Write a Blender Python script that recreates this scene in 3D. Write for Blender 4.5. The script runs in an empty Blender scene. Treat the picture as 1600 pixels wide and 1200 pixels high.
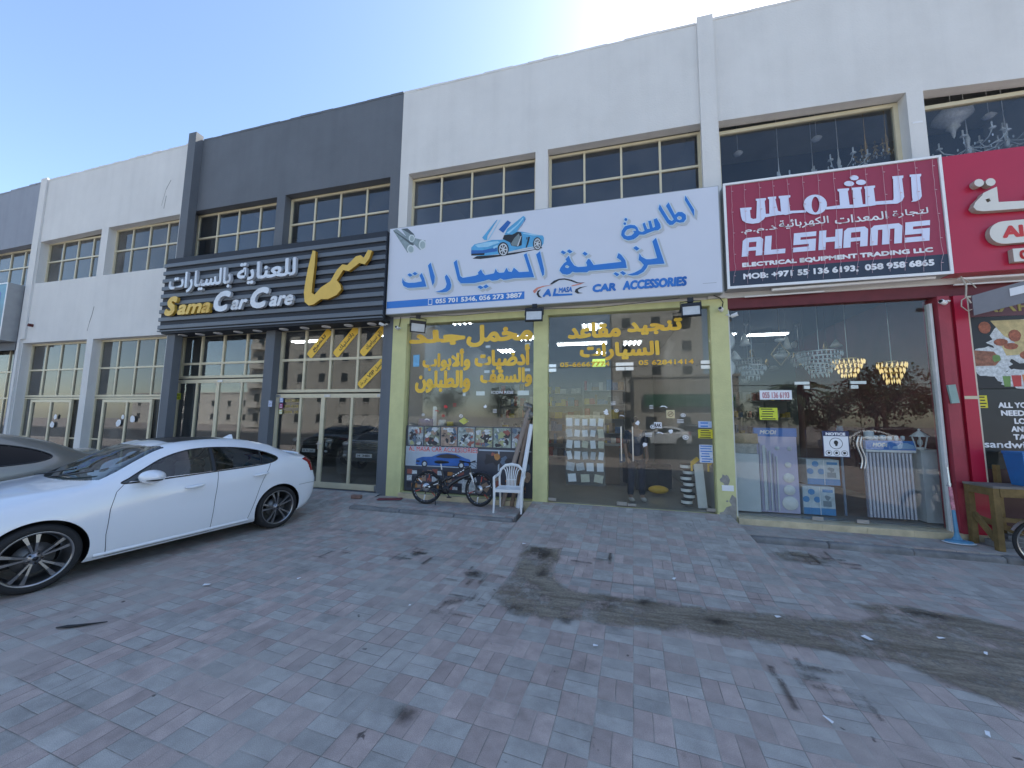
import bpy, bmesh, math, random, unicodedata
import numpy as np
from mathutils import Vector, Matrix
from mathutils.geometry import tessellate_polygon
random.seed(7)
scene = bpy.context.scene
COL = scene.collection
R = math.radians

# ------------------------------------------------------------------ camera
cam = bpy.data.cameras.new('camera')
cam.sensor_width = 36.0
cam.lens = 568.05 / 1600 * 36.0
cam.clip_start = 0.05
cam.clip_end = 2000
cam_ob = bpy.data.objects.new('camera', cam)
COL.objects.link(cam_ob)
c_r = Vector((0.96886398, 0.2472433, 0.01316553))
c_u = Vector((0.01153869, -0.09820461, 0.99509935))
c_f = Vector((-0.24732456, 0.96396401, 0.09799977))
cam_ob.matrix_world = Matrix(((c_r.x, c_u.x, -c_f.x, 0.0), (c_r.y, c_u.y, -c_f.y, -7.5),
                              (c_r.z, c_u.z, -c_f.z, 1.65), (0, 0, 0, 1)))
scene.camera = cam_ob

# ------------------------------------------------------------------ light
SUN_EL, SUN_AZ = 46.0, 30.0         # azimuth from +Y (behind the shops) towards +X
world = bpy.data.worlds.new('World')
scene.world = world
world.use_nodes = True
wn = world.node_tree
sky = wn.nodes.new('ShaderNodeTexSky')
sky.sky_type = 'NISHITA'
sky.sun_disc = False
sky.sun_elevation = R(SUN_EL)
sky.sun_rotation = R(SUN_AZ)
sky.altitude = 0
sky.air_density = 1.0
sky.dust_density = 0.7
sky.ozone_density = 1.6
wn.links.new(sky.outputs[0], wn.nodes['Background'].inputs[0])
wn.nodes['Background'].inputs[1].default_value = 0.15
sun = bpy.data.lights.new('sun', 'SUN')
sun.energy = 4.6
sun.angle = R(0.5)
sun.color = (1.0, 0.94, 0.84)
sun_ob = bpy.data.objects.new('sun', sun)
COL.objects.link(sun_ob)
sd = Vector((math.sin(R(SUN_AZ)) * math.cos(R(SUN_EL)), math.cos(R(SUN_AZ)) * math.cos(R(SUN_EL)), math.sin(R(SUN_EL))))
sun_ob.rotation_euler = sd.to_track_quat('Z', 'Y').to_euler()
sun_ob.location = (10, 20, 30)
scene.view_settings.view_transform = 'Standard'
scene.view_settings.look = 'None'
scene.view_settings.exposure = 1.18
scene.view_settings.gamma = 1
scene.cycles.use_denoising = True
scene.cycles.max_bounces = 8
scene.cycles.transparent_max_bounces = 24
scene.cycles.sample_clamp_indirect = 4.0

# ------------------------------------------------------------------ tags
def tag(o, label=None, cat=None, group=None, kind=None):
    if label: o['label'] = label
    if cat: o['category'] = cat
    if group: o['group'] = group
    if kind: o['kind'] = kind
    return o

def empty(name, loc=(0, 0, 0), rz=0.0, label=None, cat=None, group=None):
    o = bpy.data.objects.new(name, None)
    o.empty_display_size = 0.2
    COL.objects.link(o)
    o.location = loc
    o.rotation_euler = (0, 0, rz)
    return tag(o, label, cat, group)

def copy_tree(o, parent=None):
    c = o.copy()
    COL.objects.link(c)
    c.parent = parent
    for ch in list(o.children):
        copy_tree(ch, c)
    return c

# ------------------------------------------------------------------ materials
_mats = {}
def M(name, col, rough=0.6, metal=0.0, var=0.12, scale=6.0, bump=0.0, coat=0.0, streak=0.0, spec=0.5, emit=None, estr=0.0, bscale=None):
    """procedural principled material: colour broken up by two noises, optional bump and vertical dirt streaks"""
    if name in _mats: return _mats[name]
    m = bpy.data.materials.new(name)
    m.use_nodes = True
    nt = m.node_tree
    b = nt.nodes['Principled BSDF']
    tc = nt.nodes.new('ShaderNodeTexCoord')
    n1 = nt.nodes.new('ShaderNodeTexNoise')
    n1.inputs['Scale'].default_value = scale
    n1.inputs['Detail'].default_value = 6
    n1.inputs['Roughness'].default_value = 0.65
    nt.links.new(tc.outputs['Object'], n1.inputs['Vector'])
    cr = nt.nodes.new('ShaderNodeMapRange')
    cr.inputs[1].default_value = 0.3; cr.inputs[2].default_value = 0.7
    cr.inputs[3].default_value = 1 - var; cr.inputs[4].default_value = 1 + var * 0.6
    nt.links.new(n1.outputs[0], cr.inputs[0])
    fac = cr.outputs[0]
    if streak:
        mp = nt.nodes.new('ShaderNodeMapping')
        mp.inputs['Scale'].default_value = (2.2, 2.2, 0.12)
        nt.links.new(tc.outputs['Object'], mp.inputs[0])
        n2 = nt.nodes.new('ShaderNodeTexNoise')
        n2.inputs['Scale'].default_value = 1.6
        n2.inputs['Detail'].default_value = 5
        nt.links.new(mp.outputs[0], n2.inputs['Vector'])
        c2 = nt.nodes.new('ShaderNodeMapRange')
        c2.inputs[1].default_value = 0.45; c2.inputs[2].default_value = 0.75
        c2.inputs[3].default_value = 1.0; c2.inputs[4].default_value = 1 - streak
        nt.links.new(n2.outputs[0], c2.inputs[0])
        mu = nt.nodes.new('ShaderNodeMath'); mu.operation = 'MULTIPLY'
        nt.links.new(fac, mu.inputs[0]); nt.links.new(c2.outputs[0], mu.inputs[1])
        fac = mu.outputs[0]
    mx = nt.nodes.new('ShaderNodeVectorMath'); mx.operation = 'SCALE'
    mx.inputs[0].default_value = col[:3]
    nt.links.new(fac, mx.inputs['Scale'])
    nt.links.new(mx.outputs[0], b.inputs['Base Color'])
    b.inputs['Roughness'].default_value = rough
    b.inputs['Metallic'].default_value = metal
    b.inputs['Coat Weight'].default_value = coat
    b.inputs['Coat Roughness'].default_value = 0.03
    b.inputs['Specular IOR Level'].default_value = spec
    if emit:
        b.inputs['Emission Color'].default_value = (*emit, 1)
        b.inputs['Emission Strength'].default_value = estr
    if bump:
        n3 = nt.nodes.new('ShaderNodeTexNoise')
        n3.inputs['Scale'].default_value = bscale or scale * 6
        n3.inputs['Detail'].default_value = 4
        nt.links.new(tc.outputs['Object'], n3.inputs['Vector'])
        bp = nt.nodes.new('ShaderNodeBump')
        bp.inputs['Strength'].default_value = bump
        bp.inputs['Distance'].default_value = 0.01
        nt.links.new(n3.outputs[0], bp.inputs['Height'])
        nt.links.new(bp.outputs[0], b.inputs['Normal'])
    _mats[name] = m
    return m

def GL(name, tint, f0=0.05, rough=0.0, dirt=0.0, ripple=0.0):
    """thin window glass: tinted see-through mixed with a mirror by viewing angle, a little dust"""
    if name in _mats: return _mats[name]
    m = bpy.data.materials.new(name)
    m.use_nodes = True
    nt = m.node_tree
    nt.nodes.remove(nt.nodes['Principled BSDF'])
    out = nt.nodes['Material Output']
    tr = nt.nodes.new('ShaderNodeBsdfTransparent'); tr.inputs[0].default_value = (*tint, 1)
    gl = nt.nodes.new('ShaderNodeBsdfGlossy'); gl.inputs['Roughness'].default_value = rough
    lw = nt.nodes.new('ShaderNodeLayerWeight'); lw.inputs[0].default_value = 0.5
    p5 = nt.nodes.new('ShaderNodeMath'); p5.operation = 'POWER'; p5.inputs[1].default_value = 4.0
    nt.links.new(lw.outputs['Facing'], p5.inputs[0])
    ma = nt.nodes.new('ShaderNodeMath'); ma.operation = 'MULTIPLY_ADD'
    ma.inputs[1].default_value = 1 - f0; ma.inputs[2].default_value = f0
    nt.links.new(p5.outputs[0], ma.inputs[0])
    mix = nt.nodes.new('ShaderNodeMixShader')
    nt.links.new(ma.outputs[0], mix.inputs[0])
    nt.links.new(tr.outputs[0], mix.inputs[1]); nt.links.new(gl.outputs[0], mix.inputs[2])
    res = mix.outputs[0]
    tc = nt.nodes.new('ShaderNodeTexCoord')
    if ripple:
        nz = nt.nodes.new('ShaderNodeTexNoise'); nz.inputs['Scale'].default_value = 1.3
        nt.links.new(tc.outputs['Object'], nz.inputs['Vector'])
        bp = nt.nodes.new('ShaderNodeBump'); bp.inputs['Strength'].default_value = ripple; bp.inputs['Distance'].default_value = 0.02
        nt.links.new(nz.outputs[0], bp.inputs['Height']); nt.links.new(bp.outputs[0], gl.inputs['Normal'])
    if dirt:
        df = nt.nodes.new('ShaderNodeBsdfDiffuse'); df.inputs[0].default_value = (0.5, 0.48, 0.44, 1)
        nz = nt.nodes.new('ShaderNodeTexNoise'); nz.inputs['Scale'].default_value = 1.7; nz.inputs['Detail'].default_value = 8
        nt.links.new(tc.outputs['Object'], nz.inputs['Vector'])
        mr = nt.nodes.new('ShaderNodeMapRange'); mr.inputs[1].default_value = 0.35; mr.inputs[2].default_value = 0.8
        mr.inputs[3].default_value = dirt * 0.25; mr.inputs[4].default_value = dirt
        nt.links.new(nz.outputs[0], mr.inputs[0])
        m2 = nt.nodes.new('ShaderNodeMixShader')
        nt.links.new(mr.outputs[0], m2.inputs[0]); nt.links.new(res, m2.inputs[1]); nt.links.new(df.outputs[0], m2.inputs[2])
        res = m2.outputs[0]
    nt.links.new(res, out.inputs[0])
    _mats[name] = m
    return m

# ------------------------------------------------------------------ mesh builder
def _basis(d):
    d = d.normalized()
    a = Vector((0, 0, 1)) if abs(d.z) < 0.9 else Vector((1, 0, 0))
    u = d.cross(a).normalized()
    return u, d.cross(u).normalized()

class MB:
    def __init__(s): s.v, s.f, s.m, s.s = [], [], [], []
    def add(s, vs, fs, mi=0, smooth=False):
        o = len(s.v); s.v += [tuple(v) for v in vs]
        for f in fs: s.f.append(tuple(i + o for i in f)); s.m.append(mi); s.s.append(smooth)
        return s
    def box(s, x0, x1, y0, y1, z0, z1, mi=0):
        return s.add([(x0, y0, z0), (x1, y0, z0), (x1, y1, z0), (x0, y1, z0), (x0, y0, z1), (x1, y0, z1), (x1, y1, z1), (x0, y1, z1)],
                     [(3, 2, 1, 0), (4, 5, 6, 7), (0, 1, 5, 4), (1, 2, 6, 5), (2, 3, 7, 6), (3, 0, 4, 7)], mi)
    def obox(s, c, sx, sy, sz, rot=None, mi=0):
        """box of given size centred at c, turned by a rotation matrix"""
        c = Vector(c); rot = rot or Matrix.Identity(3)
        vs = [c + rot @ Vector((x * sx / 2, y * sy / 2, z * sz / 2)) for z in (-1, 1) for x, y in ((-1, -1), (1, -1), (1, 1), (-1, 1))]
        return s.add(vs, [(3, 2, 1, 0), (4, 5, 6, 7), (0, 1, 5, 4), (1, 2, 6, 5), (2, 3, 7, 6), (3, 0, 4, 7)], mi)
    def bar(s, p0, p1, w, h, mi=0, up=(0, 0, 1)):
        p0, p1 = Vector(p0), Vector(p1); d = (p1 - p0).normalized(); up = Vector(up)
        if abs(d.dot(up)) > 0.95: up = Vector((1, 0, 0))
        a = d.cross(up).normalized(); b = a.cross(d)
        vs = [p + a * (i * w / 2) + b * (j * h / 2) for p in (p0, p1) for i, j in ((-1, -1), (1, -1), (1, 1), (-1, 1))]
        return s.add(vs, [(3, 2, 1, 0), (4, 5, 6, 7), (0, 1, 5, 4), (1, 2, 6, 5), (2, 3, 7, 6), (3, 0, 4, 7)], mi)
    def cyl(s, p0, p1, r0, r1=None, n=16, mi=0, caps=True, smooth=True):
        r1 = r0 if r1 is None else r1
        p0, p1 = Vector(p0), Vector(p1); u, w = _basis(p1 - p0)
        vs = []
        for p, r in ((p0, r0), (p1, r1)):
            for i in range(n):
                t = 2 * math.pi * i / n; vs.append(p + u * (math.cos(t) * r) + w * (math.sin(t) * r))
        s.add(vs, [(i, (i + 1) % n, n + (i + 1) % n, n + i) for i in range(n)], mi, smooth)
        if caps: s.add(vs, [tuple(range(n))[::-1], tuple(range(n, 2 * n))], mi)
        return s
    def tube(s, pts, r, n=8, mi=0, closed=False, caps=True):
        pts = [Vector(p) for p in pts]; k = len(pts); rs = r if isinstance(r, (list, tuple)) else [r] * k
        vs = []; u = None
        for i, p in enumerate(pts):
            a = pts[(i - 1) % k] if (closed or i > 0) else p
            b = pts[(i + 1) % k] if (closed or i < k - 1) else p
            d = (b - a)
            d = d.normalized() if d.length > 1e-9 else Vector((0, 0, 1))
            if u is None: u, w = _basis(d)
            else:
                u = (u - d * u.dot(d)); u = u.normalized() if u.length > 1e-6 else _basis(d)[0]
                w = d.cross(u)
            for j in range(n):
                t = 2 * math.pi * j / n; vs.append(p + u * (math.cos(t) * rs[i]) + w * (math.sin(t) * rs[i]))
        fs = []
        for i in range(k if closed else k - 1):
            for j in range(n):
                a, b = i * n, ((i + 1) % k) * n
                fs.append((a + j, a + (j + 1) % n, b + (j + 1) % n, b + j))
        s.add(vs, fs, mi, True)
        if caps and not closed: s.add(vs, [tuple(range(n))[::-1], tuple(range((k - 1) * n, k * n))], mi)
        return s
    def lathe(s, prof, c=(0, 0, 0), axis=(0, 0, 1), n=24, mi=0, smooth=True):
        c = Vector(c); ax = Vector(axis).normalized(); u, w = _basis(ax); vs = []
        for r, z in prof:
            for j in range(n):
                t = 2 * math.pi * j / n; vs.append(c + ax * z + u * (math.cos(t) * r) + w * (math.sin(t) * r))
        fs = [(i * n + j, i * n + (j + 1) % n, (i + 1) * n + (j + 1) % n, (i + 1) * n + j) for i in range(len(prof) - 1) for j in range(n)]
        return s.add(vs, fs, mi, smooth)
    def ell(s, c, rx, ry, rz, mi=0, nu=14, nv=8, rot=None):
        c = Vector(c); rot = rot or Matrix.Identity(3); vs = []
        for i in range(nv + 1):
            p = math.pi * i / nv
            for j in range(nu):
                t = 2 * math.pi * j / nu
                vs.append(c + rot @ Vector((rx * math.sin(p) * math.cos(t), ry * math.sin(p) * math.sin(t), rz * math.cos(p))))
        return s.add(vs, [(i * nu + j, i * nu + (j + 1) % nu, (i + 1) * nu + (j + 1) % nu, (i + 1) * nu + j) for i in range(nv) for j in range(nu)], mi, True)
    def poly(s, rings, y, th=0.003, mi=0, mi_side=None, f=None):
        """polygon with holes given in facade (x, z), front at depth y, thickness th going back"""
        f = f or (lambda x, z, d: (x, y + d, z))
        tri = tessellate_polygon([[Vector((x, z, 0)) for x, z in r] for r in rings])
        flat = [p for r in rings for p in r]; n = len(flat)
        vs = [f(x, z, 0) for x, z in flat] + [f(x, z, th) for x, z in flat]
        s.add(vs, [tuple(t) for t in tri], mi)
        o = 0; fs = []
        for r in rings:
            k = len(r)
            fs += [(o + i, o + (i + 1) % k, n + o + (i + 1) % k, n + o + i) for i in range(k)]
            o += k
        return s.add(vs, fs, mi if mi_side is None else mi_side)
    def rect(s, x0, x1, z0, z1, y, th=0.003, mi=0):
        return s.box(x0, x1, y, y + th, z0, z1, mi)
    def build(s, name, mats, parent=None, bevel=0.0):
        me = bpy.data.meshes.new(name)
        me.from_pydata(s.v, [], s.f)
        for m in (mats if isinstance(mats, (list, tuple)) else [mats]): me.materials.append(m)
        me.polygons.foreach_set('material_index', s.m)
        me.polygons.foreach_set('use_smooth', s.s)
        me.update()
        o = bpy.data.objects.new(name, me)
        COL.objects.link(o)
        if parent: o.parent = parent
        if bevel:
            md = o.modifiers.new('bevel', 'BEVEL'); md.width = bevel; md.segments = 2; md.limit_method = 'ANGLE'
        return o

def circ(x, z, a, b=None, n=20):
    b = a if b is None else b
    return [(x + a * math.cos(i * 2 * math.pi / n), z + b * math.sin(i * 2 * math.pi / n)) for i in range(n)]
def rrect(x0, x1, z0, z1, r, n=5):
    p = []
    for cx, cz, a in ((x1 - r, z1 - r, 0), (x0 + r, z1 - r, 90), (x0 + r, z0 + r, 180), (x1 - r, z0 + r, 270)):
        for i in range(n + 1):
            t = R(a + 90 * i / n); p.append((cx + r * math.cos(t), cz + r * math.sin(t)))
    return p

# ------------------------------------------------------------------ lettering
_forms = {}
for _c in list(range(0xFE70, 0xFEFD)):
    _d = unicodedata.decomposition(chr(_c))
    if _d.startswith('<'):
        _k, _r = _d.split('> '); _forms[(_k[1:], _r)] = chr(_c)
def ar(text):
    """join Arabic letters (presentation forms) and put them in visual order"""
    out = []; cp = lambda c: '%04X' % ord(c)
    src = []; i = 0
    while i < len(text):
        if text[i] == '\u0644' and i + 1 < len(text) and ('isolated', '0644 ' + cp(text[i + 1])) in _forms:
            src.append(text[i:i + 2]); i += 2
        else:
            src.append(text[i]); i += 1
    key = lambda t: ' '.join(cp(c) for c in t)
    T = '\u0640'
    fwd = lambda t: t == T or ('initial', key(t)) in _forms
    bwd = lambda t: t == T or ('final', key(t)) in _forms
    for i, t in enumerate(src):
        j = i > 0 and fwd(src[i - 1]) and bwd(t)
        n = i < len(src) - 1 and fwd(t) and bwd(src[i + 1])
        k = key(t)
        fm = 'medial' if j and n else 'final' if j else 'initial' if n else 'isolated'
        out.append(_forms.get((fm, k), _forms.get(('isolated', k), t)))
    return ''.join(reversed(out))

_tc = {}
def text_geo(s, bold=0.0, shear=0.0, ext=0.0, res=3):
    k = (s, bold, shear, ext, res)
    if k in _tc: return _tc[k]
    cu = bpy.data.curves.new('lettering', 'FONT')
    cu.body = s; cu.size = 1.0; cu.offset = bold; cu.shear = shear; cu.extrude = ext; cu.resolution_u = res
    ob = bpy.data.objects.new('lettering', cu)
    COL.objects.link(ob)
    dg = bpy.context.evaluated_depsgraph_get(); dg.update()
    me = ob.evaluated_get(dg).to_mesh()
    vs = [tuple(v.co) for v in me.vertices]; fs = [tuple(p.vertices) for p in me.polygons]
    ob.evaluated_get(dg).to_mesh_clear()
    bpy.data.objects.remove(ob); bpy.data.curves.remove(cu)
    # every letter is an island of its own; remember which, so that joined letters never share one plane
    par = list(range(len(vs)))
    def root(i):
        while par[i] != i: par[i] = par[par[i]]; i = par[i]
        return i
    for f in fs:
        r0 = root(f[0])
        for q in f[1:]: par[root(q)] = r0
    ids = {}; isl = [ids.setdefault(root(i), len(ids)) for i in range(len(vs))]
    vs = [(v[0], v[1], v[2], isl[i]) for i, v in enumerate(vs)]
    _tc[k] = (vs, fs)
    return _tc[k]

def text(mb, s, x0, x1, z0, z1, y, mi=0, bold=0.0, shear=0.0, ext=0.0015, rot=0.0, f=None, res=3, mirror=False):
    """lettering stretched into the facade rectangle, front face at depth y (towards -Y); rot turns it in the plane.
    Heavier weights are made by laying slightly shifted copies of the letter shapes over each other"""
    vs, fs = text_geo(s, 0.0, shear, 1.0, res)
    if not vs: return
    xs = [v[0] for v in vs]; ys = [v[1] for v in vs]
    ax, bx, ay, by = min(xs), max(xs), min(ys), max(ys)
    wx, wz = x1 - x0, z1 - z0
    rad = bold * 0.5 * (wx / max(bx - ax, 1e-6) + wz / max(by - ay, 1e-6)); rad = min(rad, wz * 0.09)
    cx, cz = (x0 + x1) / 2, (z0 + z1) / 2; cr, sr = math.cos(rot), math.sin(rot)
    n = 0 if rad < 1e-5 else 8 if wz > 0.2 else 6 if wz > 0.09 else 4
    wx -= 2 * rad; wz -= 2 * rad
    for k in range(n + 1):
        ox, oz = (0, 0) if k == 0 else (rad * math.cos(2 * math.pi * k / n + .4), rad * math.sin(2 * math.pi * k / n + .4))
        out = []
        for v in vs:
            u = (v[0] - ax) / max(bx - ax, 1e-6); w = (v[1] - ay) / max(by - ay, 1e-6)
            if mirror: u = 1 - u
            x = (u - 0.5) * wx + ox; z = (w - 0.5) * wz + oz
            x, z = cx + x * cr - z * sr, cz + x * sr + z * cr
            d = 2 * ext * (1 - v[2]) / 2 - (v[3] % 6) * 0.00035 - k * 0.00004
            out.append(f(x, z, d) if f else (x, y + d, z))
        mb.add(out, fs, mi)
# ------------------------------------------------------------------ palette
white_wall = M('white_plaster', (0.66, 0.645, 0.62), 0.85, var=0.07, scale=0.8, bump=0.5, bscale=30, streak=0.05)
slate_wall = M('slate_plaster', (0.122, 0.134, 0.152), 0.75, var=0.10, scale=1.1, bump=0.3, bscale=30, streak=0.08)
bluegrey_wall = M('bluegrey_plaster', (0.27, 0.29, 0.335), 0.8, var=0.08, scale=1.2, bump=0.4, bscale=30, streak=0.1)
yellow_wall = M('pale_yellow_paint', (0.60, 0.58, 0.28), 0.7, var=0.10, scale=3, bump=0.4, bscale=35, streak=0.12)
red_wall = M('red_paint', (0.33, 0.035, 0.055), 0.5, var=0.18, scale=2.5, bump=0.25, bscale=30, streak=0.25)
red_smooth = M('red_panel', (0.42, 0.012, 0.045), 0.32, var=0.05, scale=2)
cream_alu = M('cream_aluminium', (0.60, 0.53, 0.37), 0.4, var=0.07, scale=5)
beam_tan = M('tan_beam', (0.36, 0.30, 0.16), 0.7, var=0.1, scale=3)
inner_grey = M('grey_room', (0.22, 0.22, 0.22), 0.9, var=0.1, scale=1)
inner_dark = M('dark_room', (0.13, 0.135, 0.145), 0.9, var=0.2, scale=1)
inner_pale = M('pale_room', (0.42, 0.41, 0.38), 0.9, var=0.1, scale=1)
tile_floor = M('tile_floor', (0.34, 0.32, 0.28), 0.25, var=0.1, scale=2)
marble = M('cream_marble_step', (0.55, 0.46, 0.30), 0.45, var=0.25, scale=5)
roof_mat = M('roof_screed', (0.4, 0.38, 0.34), 0.9, var=0.15, scale=1)
black = M('black_plastic', (0.012, 0.012, 0.014), 0.45, var=0.2, scale=8)
dark_metal = M('dark_metal', (0.03, 0.03, 0.034), 0.4, 0.6, var=0.2, scale=8)
steel = M('brushed_steel', (0.55, 0.55, 0.55), 0.28, 0.95, var=0.08, scale=12)
white_pl = M('white_plastic', (0.78, 0.78, 0.78), 0.4, var=0.06, scale=5)
white_paper = M('white_paper', (0.75, 0.76, 0.78), 0.7, var=0.06, scale=9)
lamp_on = M('lit_tube', (0.9, 0.9, 0.9), 0.5, var=0.02, emit=(0.9, 0.95, 1.0), estr=6.0)
lamp_warm = M('lit_bulb', (0.9, 0.85, 0.7), 0.5, var=0.02, emit=(1.0, 0.85, 0.55), estr=2.0)
blue_ink = M('blue_vinyl', (0.018, 0.17, 0.55), 0.4, var=0.04, scale=3)
navy_ink = M('navy_vinyl', (0.02, 0.03, 0.10), 0.45, var=0.05, scale=3)
yellow_ink = M('yellow_vinyl', (0.85, 0.52, 0.05), 0.45, var=0.06, scale=4)
lime_ink = M('lime_vinyl', (0.62, 0.68, 0.04), 0.45, var=0.08, scale=6)
red_ink = M('red_vinyl', (0.55, 0.03, 0.03), 0.45, var=0.06, scale=4)
black_ink = M('black_vinyl', (0.012, 0.012, 0.016), 0.4, var=0.1, scale=4)
white_ink = M('white_vinyl', (0.80, 0.80, 0.82), 0.45, var=0.03, scale=4)
clear_glass = GL('shop_glass', (0.93, 0.95, 0.94), 0.042, dirt=0.035, ripple=0.01)
door_glass = GL('door_glass', (0.93, 0.95, 0.95), 0.06, dirt=0.02, ripple=0.012)
dark_glass = GL('upper_glass', (0.60, 0.65, 0.72), 0.075, dirt=0.08, ripple=0.012)
show_glass = GL('showroom_glass', (0.84, 0.88, 0.92), 0.04, dirt=0.02, ripple=0.012)
dusty_glass = GL('dusty_glass', (0.45, 0.46, 0.47), 0.05, dirt=0.22, ripple=0.012)
# ------------------------------------------------------------------ ground
GZ = -0.30
class NX:
    """tiny helper to write shader maths"""
    def __init__(s, nt): s.nt = nt
    def m(s, op, *a):
        n = s.nt.nodes.new('ShaderNodeMath'); n.operation = op
        for i, x in enumerate(a):
            if isinstance(x, (int, float)): n.inputs[i].default_value = x
            else: s.nt.links.new(x, n.inputs[i])
        return n.outputs[0]
    def ramp(s, x, a, b, c=0.0, d=1.0, smooth=True):
        n = s.nt.nodes.new('ShaderNodeMapRange')
        if smooth: n.interpolation_type = 'SMOOTHSTEP'
        s.nt.links.new(x, n.inputs[0])
        for i, v in enumerate((a, b, c, d)): n.inputs[i + 1].default_value = v
        return n.outputs[0]
    def noise(s, vec, scale, detail=4, rough=0.6):
        n = s.nt.nodes.new('ShaderNodeTexNoise'); n.inputs['Scale'].default_value = scale
        n.inputs['Detail'].default_value = detail; n.inputs['Roughness'].default_value = rough
        s.nt.links.new(vec, n.inputs['Vector']); return n.outputs[0]
    def mix(s, f, a, b, mode='MIX'):
        n = s.nt.nodes.new('ShaderNodeMix'); n.data_type = 'RGBA'; n.blend_type = mode
        for i, x in ((0, f), (6, a), (7, b)):
            if isinstance(x, (int, float)): n.inputs[i].default_value = x
            elif isinstance(x, tuple): n.inputs[i].default_value = (*x, 1)
            else: s.nt.links.new(x, n.inputs[i])
        return n.outputs[2]

def paver_material():
    m = bpy.data.materials.new('basket_weave_pavers'); m.use_nodes = True
    nt = m.node_tree; X = NX(nt); b = nt.nodes['Principled BSDF']
    geo = nt.nodes.new('ShaderNodeNewGeometry'); sp = nt.nodes.new('ShaderNodeSeparateXYZ')
    nt.links.new(geo.outputs['Position'], sp.inputs[0])
    pos = geo.outputs['Position']; x, y = sp.outputs[0], sp.outputs[1]
    c, s_ = math.cos(R(4)), math.sin(R(4)); B = 0.245
    # the rows wander a little, as hand-laid bricks do
    wob = X.m('MULTIPLY', X.m('SUBTRACT', X.noise(pos, 0.9, 2), 0.5), 0.05)
    u = X.m('DIVIDE', X.m('ADD', X.m('ADD', X.m('MULTIPLY', x, c), X.m('MULTIPLY', y, -s_)), wob), B)
    v = X.m('DIVIDE', X.m('ADD', X.m('ADD', X.m('MULTIPLY', x, s_), X.m('MULTIPLY', y, c)), wob), B)
    fu, fv = X.m('FRACT', u), X.m('FRACT', v); cu, cv = X.m('FLOOR', u), X.m('FLOOR', v)
    par = X.m('FLOORED_MODULO', X.m('ADD', cu, cv), 2.0)
    ipar = X.m('SUBTRACT', 1.0, par)
    fu2, fv2 = X.m('FRACT', X.m('MULTIPLY', fu, 2.0)), X.m('FRACT', X.m('MULTIPLY', fv, 2.0))
    def edge(f, span): return X.m('MULTIPLY', X.m('MINIMUM', f, X.m('SUBTRACT', 1.0, f)), span)
    dr = X.m('MINIMUM', edge(fu2, B / 2), edge(fv, B)); dg = X.m('MINIMUM', edge(fu, B), edge(fv2, B / 2))
    d = X.m('ADD', X.m('MULTIPLY', dr, ipar), X.m('MULTIPLY', dg, par))
    nz = X.noise(pos, 60, 3)
    d = X.m('ADD', d, X.m('MULTIPLY', X.m('SUBTRACT', nz, 0.5), 0.004))
    brick = X.ramp(d, 0.0007, 0.0040)
    hid = X.m('ADD', X.m('MULTIPLY', X.m('FLOOR', X.m('MULTIPLY', fu, 2.0)), ipar), X.m('MULTIPLY', X.m('FLOOR', X.m('MULTIPLY', fv, 2.0)), par))
    cb = nt.nodes.new('ShaderNodeCombineXYZ'); nt.links.new(cu, cb.inputs[0]); nt.links.new(cv, cb.inputs[1]); nt.links.new(hid, cb.inputs[2])
    wn_ = nt.nodes.new('ShaderNodeTexWhiteNoise'); nt.links.new(cb.outputs[0], wn_.inputs['Vector'])
    rnd = wn_.outputs['Value']
    cb2 = nt.nodes.new('ShaderNodeCombineXYZ'); nt.links.new(cu, cb2.inputs[0]); nt.links.new(cv, cb2.inputs[1]); cb2.inputs[2].default_value = 7.3
    wb = nt.nodes.new('ShaderNodeTexWhiteNoise'); nt.links.new(cb2.outputs[0], wb.inputs['Vector'])
    swap = X.m('GREATER_THAN', wb.outputs['Value'], 0.93)          # a block of the wrong colour now and then
    isgrey = X.m('ABSOLUTE', X.m('SUBTRACT', par, swap))
    col = X.mix(isgrey, (0.405, 0.328, 0.295), (0.378, 0.358, 0.328))
    vv = X.m('ADD', 0.86, X.m('MULTIPLY', rnd, 0.28))
    col = X.mix(1.0, col, X.mix(0.0, (1, 1, 1), (1, 1, 1)), 'MULTIPLY')
    sc = nt.nodes.new('ShaderNodeVectorMath'); sc.operation = 'SCALE'
    nt.links.new(col, sc.inputs[0])
    grain = X.ramp(X.noise(pos, 230, 2), 0.3, 0.7, 0.70, 1.26, False)
    mott = X.ramp(X.noise(pos, 7, 5), 0.3, 0.72, 0.80, 1.14, False)
    nt.links.new(X.m('MULTIPLY', X.m('MULTIPLY', vv, grain), mott), sc.inputs['Scale'])
    col = sc.outputs[0]
    # worn, dusty areas where the two colours nearly merge
    dust = X.ramp(X.noise(pos, 0.55, 6, 0.65), 0.40, 0.72, 0.0, 0.55)
    col = X.mix(dust, col, (0.37, 0.338, 0.30))
    grime = X.ramp(X.noise(pos, 1.4, 7, 0.7), 0.52, 0.80, 0.0, 0.55)
    col = X.mix(grime, col, (0.075, 0.066, 0.058))
    spots = X.ramp(X.noise(pos, 9, 2), 0.73, 0.78, 0.0, 0.8)
    col = X.mix(spots, col, (0.05, 0.035, 0.032))
    joint = X.mix(X.ramp(X.noise(pos, 2.2, 3), 0.4, 0.6), (0.165, 0.148, 0.13), (0.36, 0.33, 0.295))
    col = X.mix(brick, joint, col)
    nt.links.new(col, b.inputs['Base Color'])
    rg = X.ramp(grime, 0.0, 0.5, 0.88, 0.70, False)
    nt.links.new(rg, b.inputs['Roughness'])
    b.inputs['Specular IOR Level'].default_value = 0.35
    h = X.m('ADD', X.m('MULTIPLY', X.ramp(d, 0.0, 0.012), 0.9), X.m('MULTIPLY', X.noise(pos, 90, 3), 0.25))
    h = X.m('ADD', h, X.m('MULTIPLY', rnd, 0.35))
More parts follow.
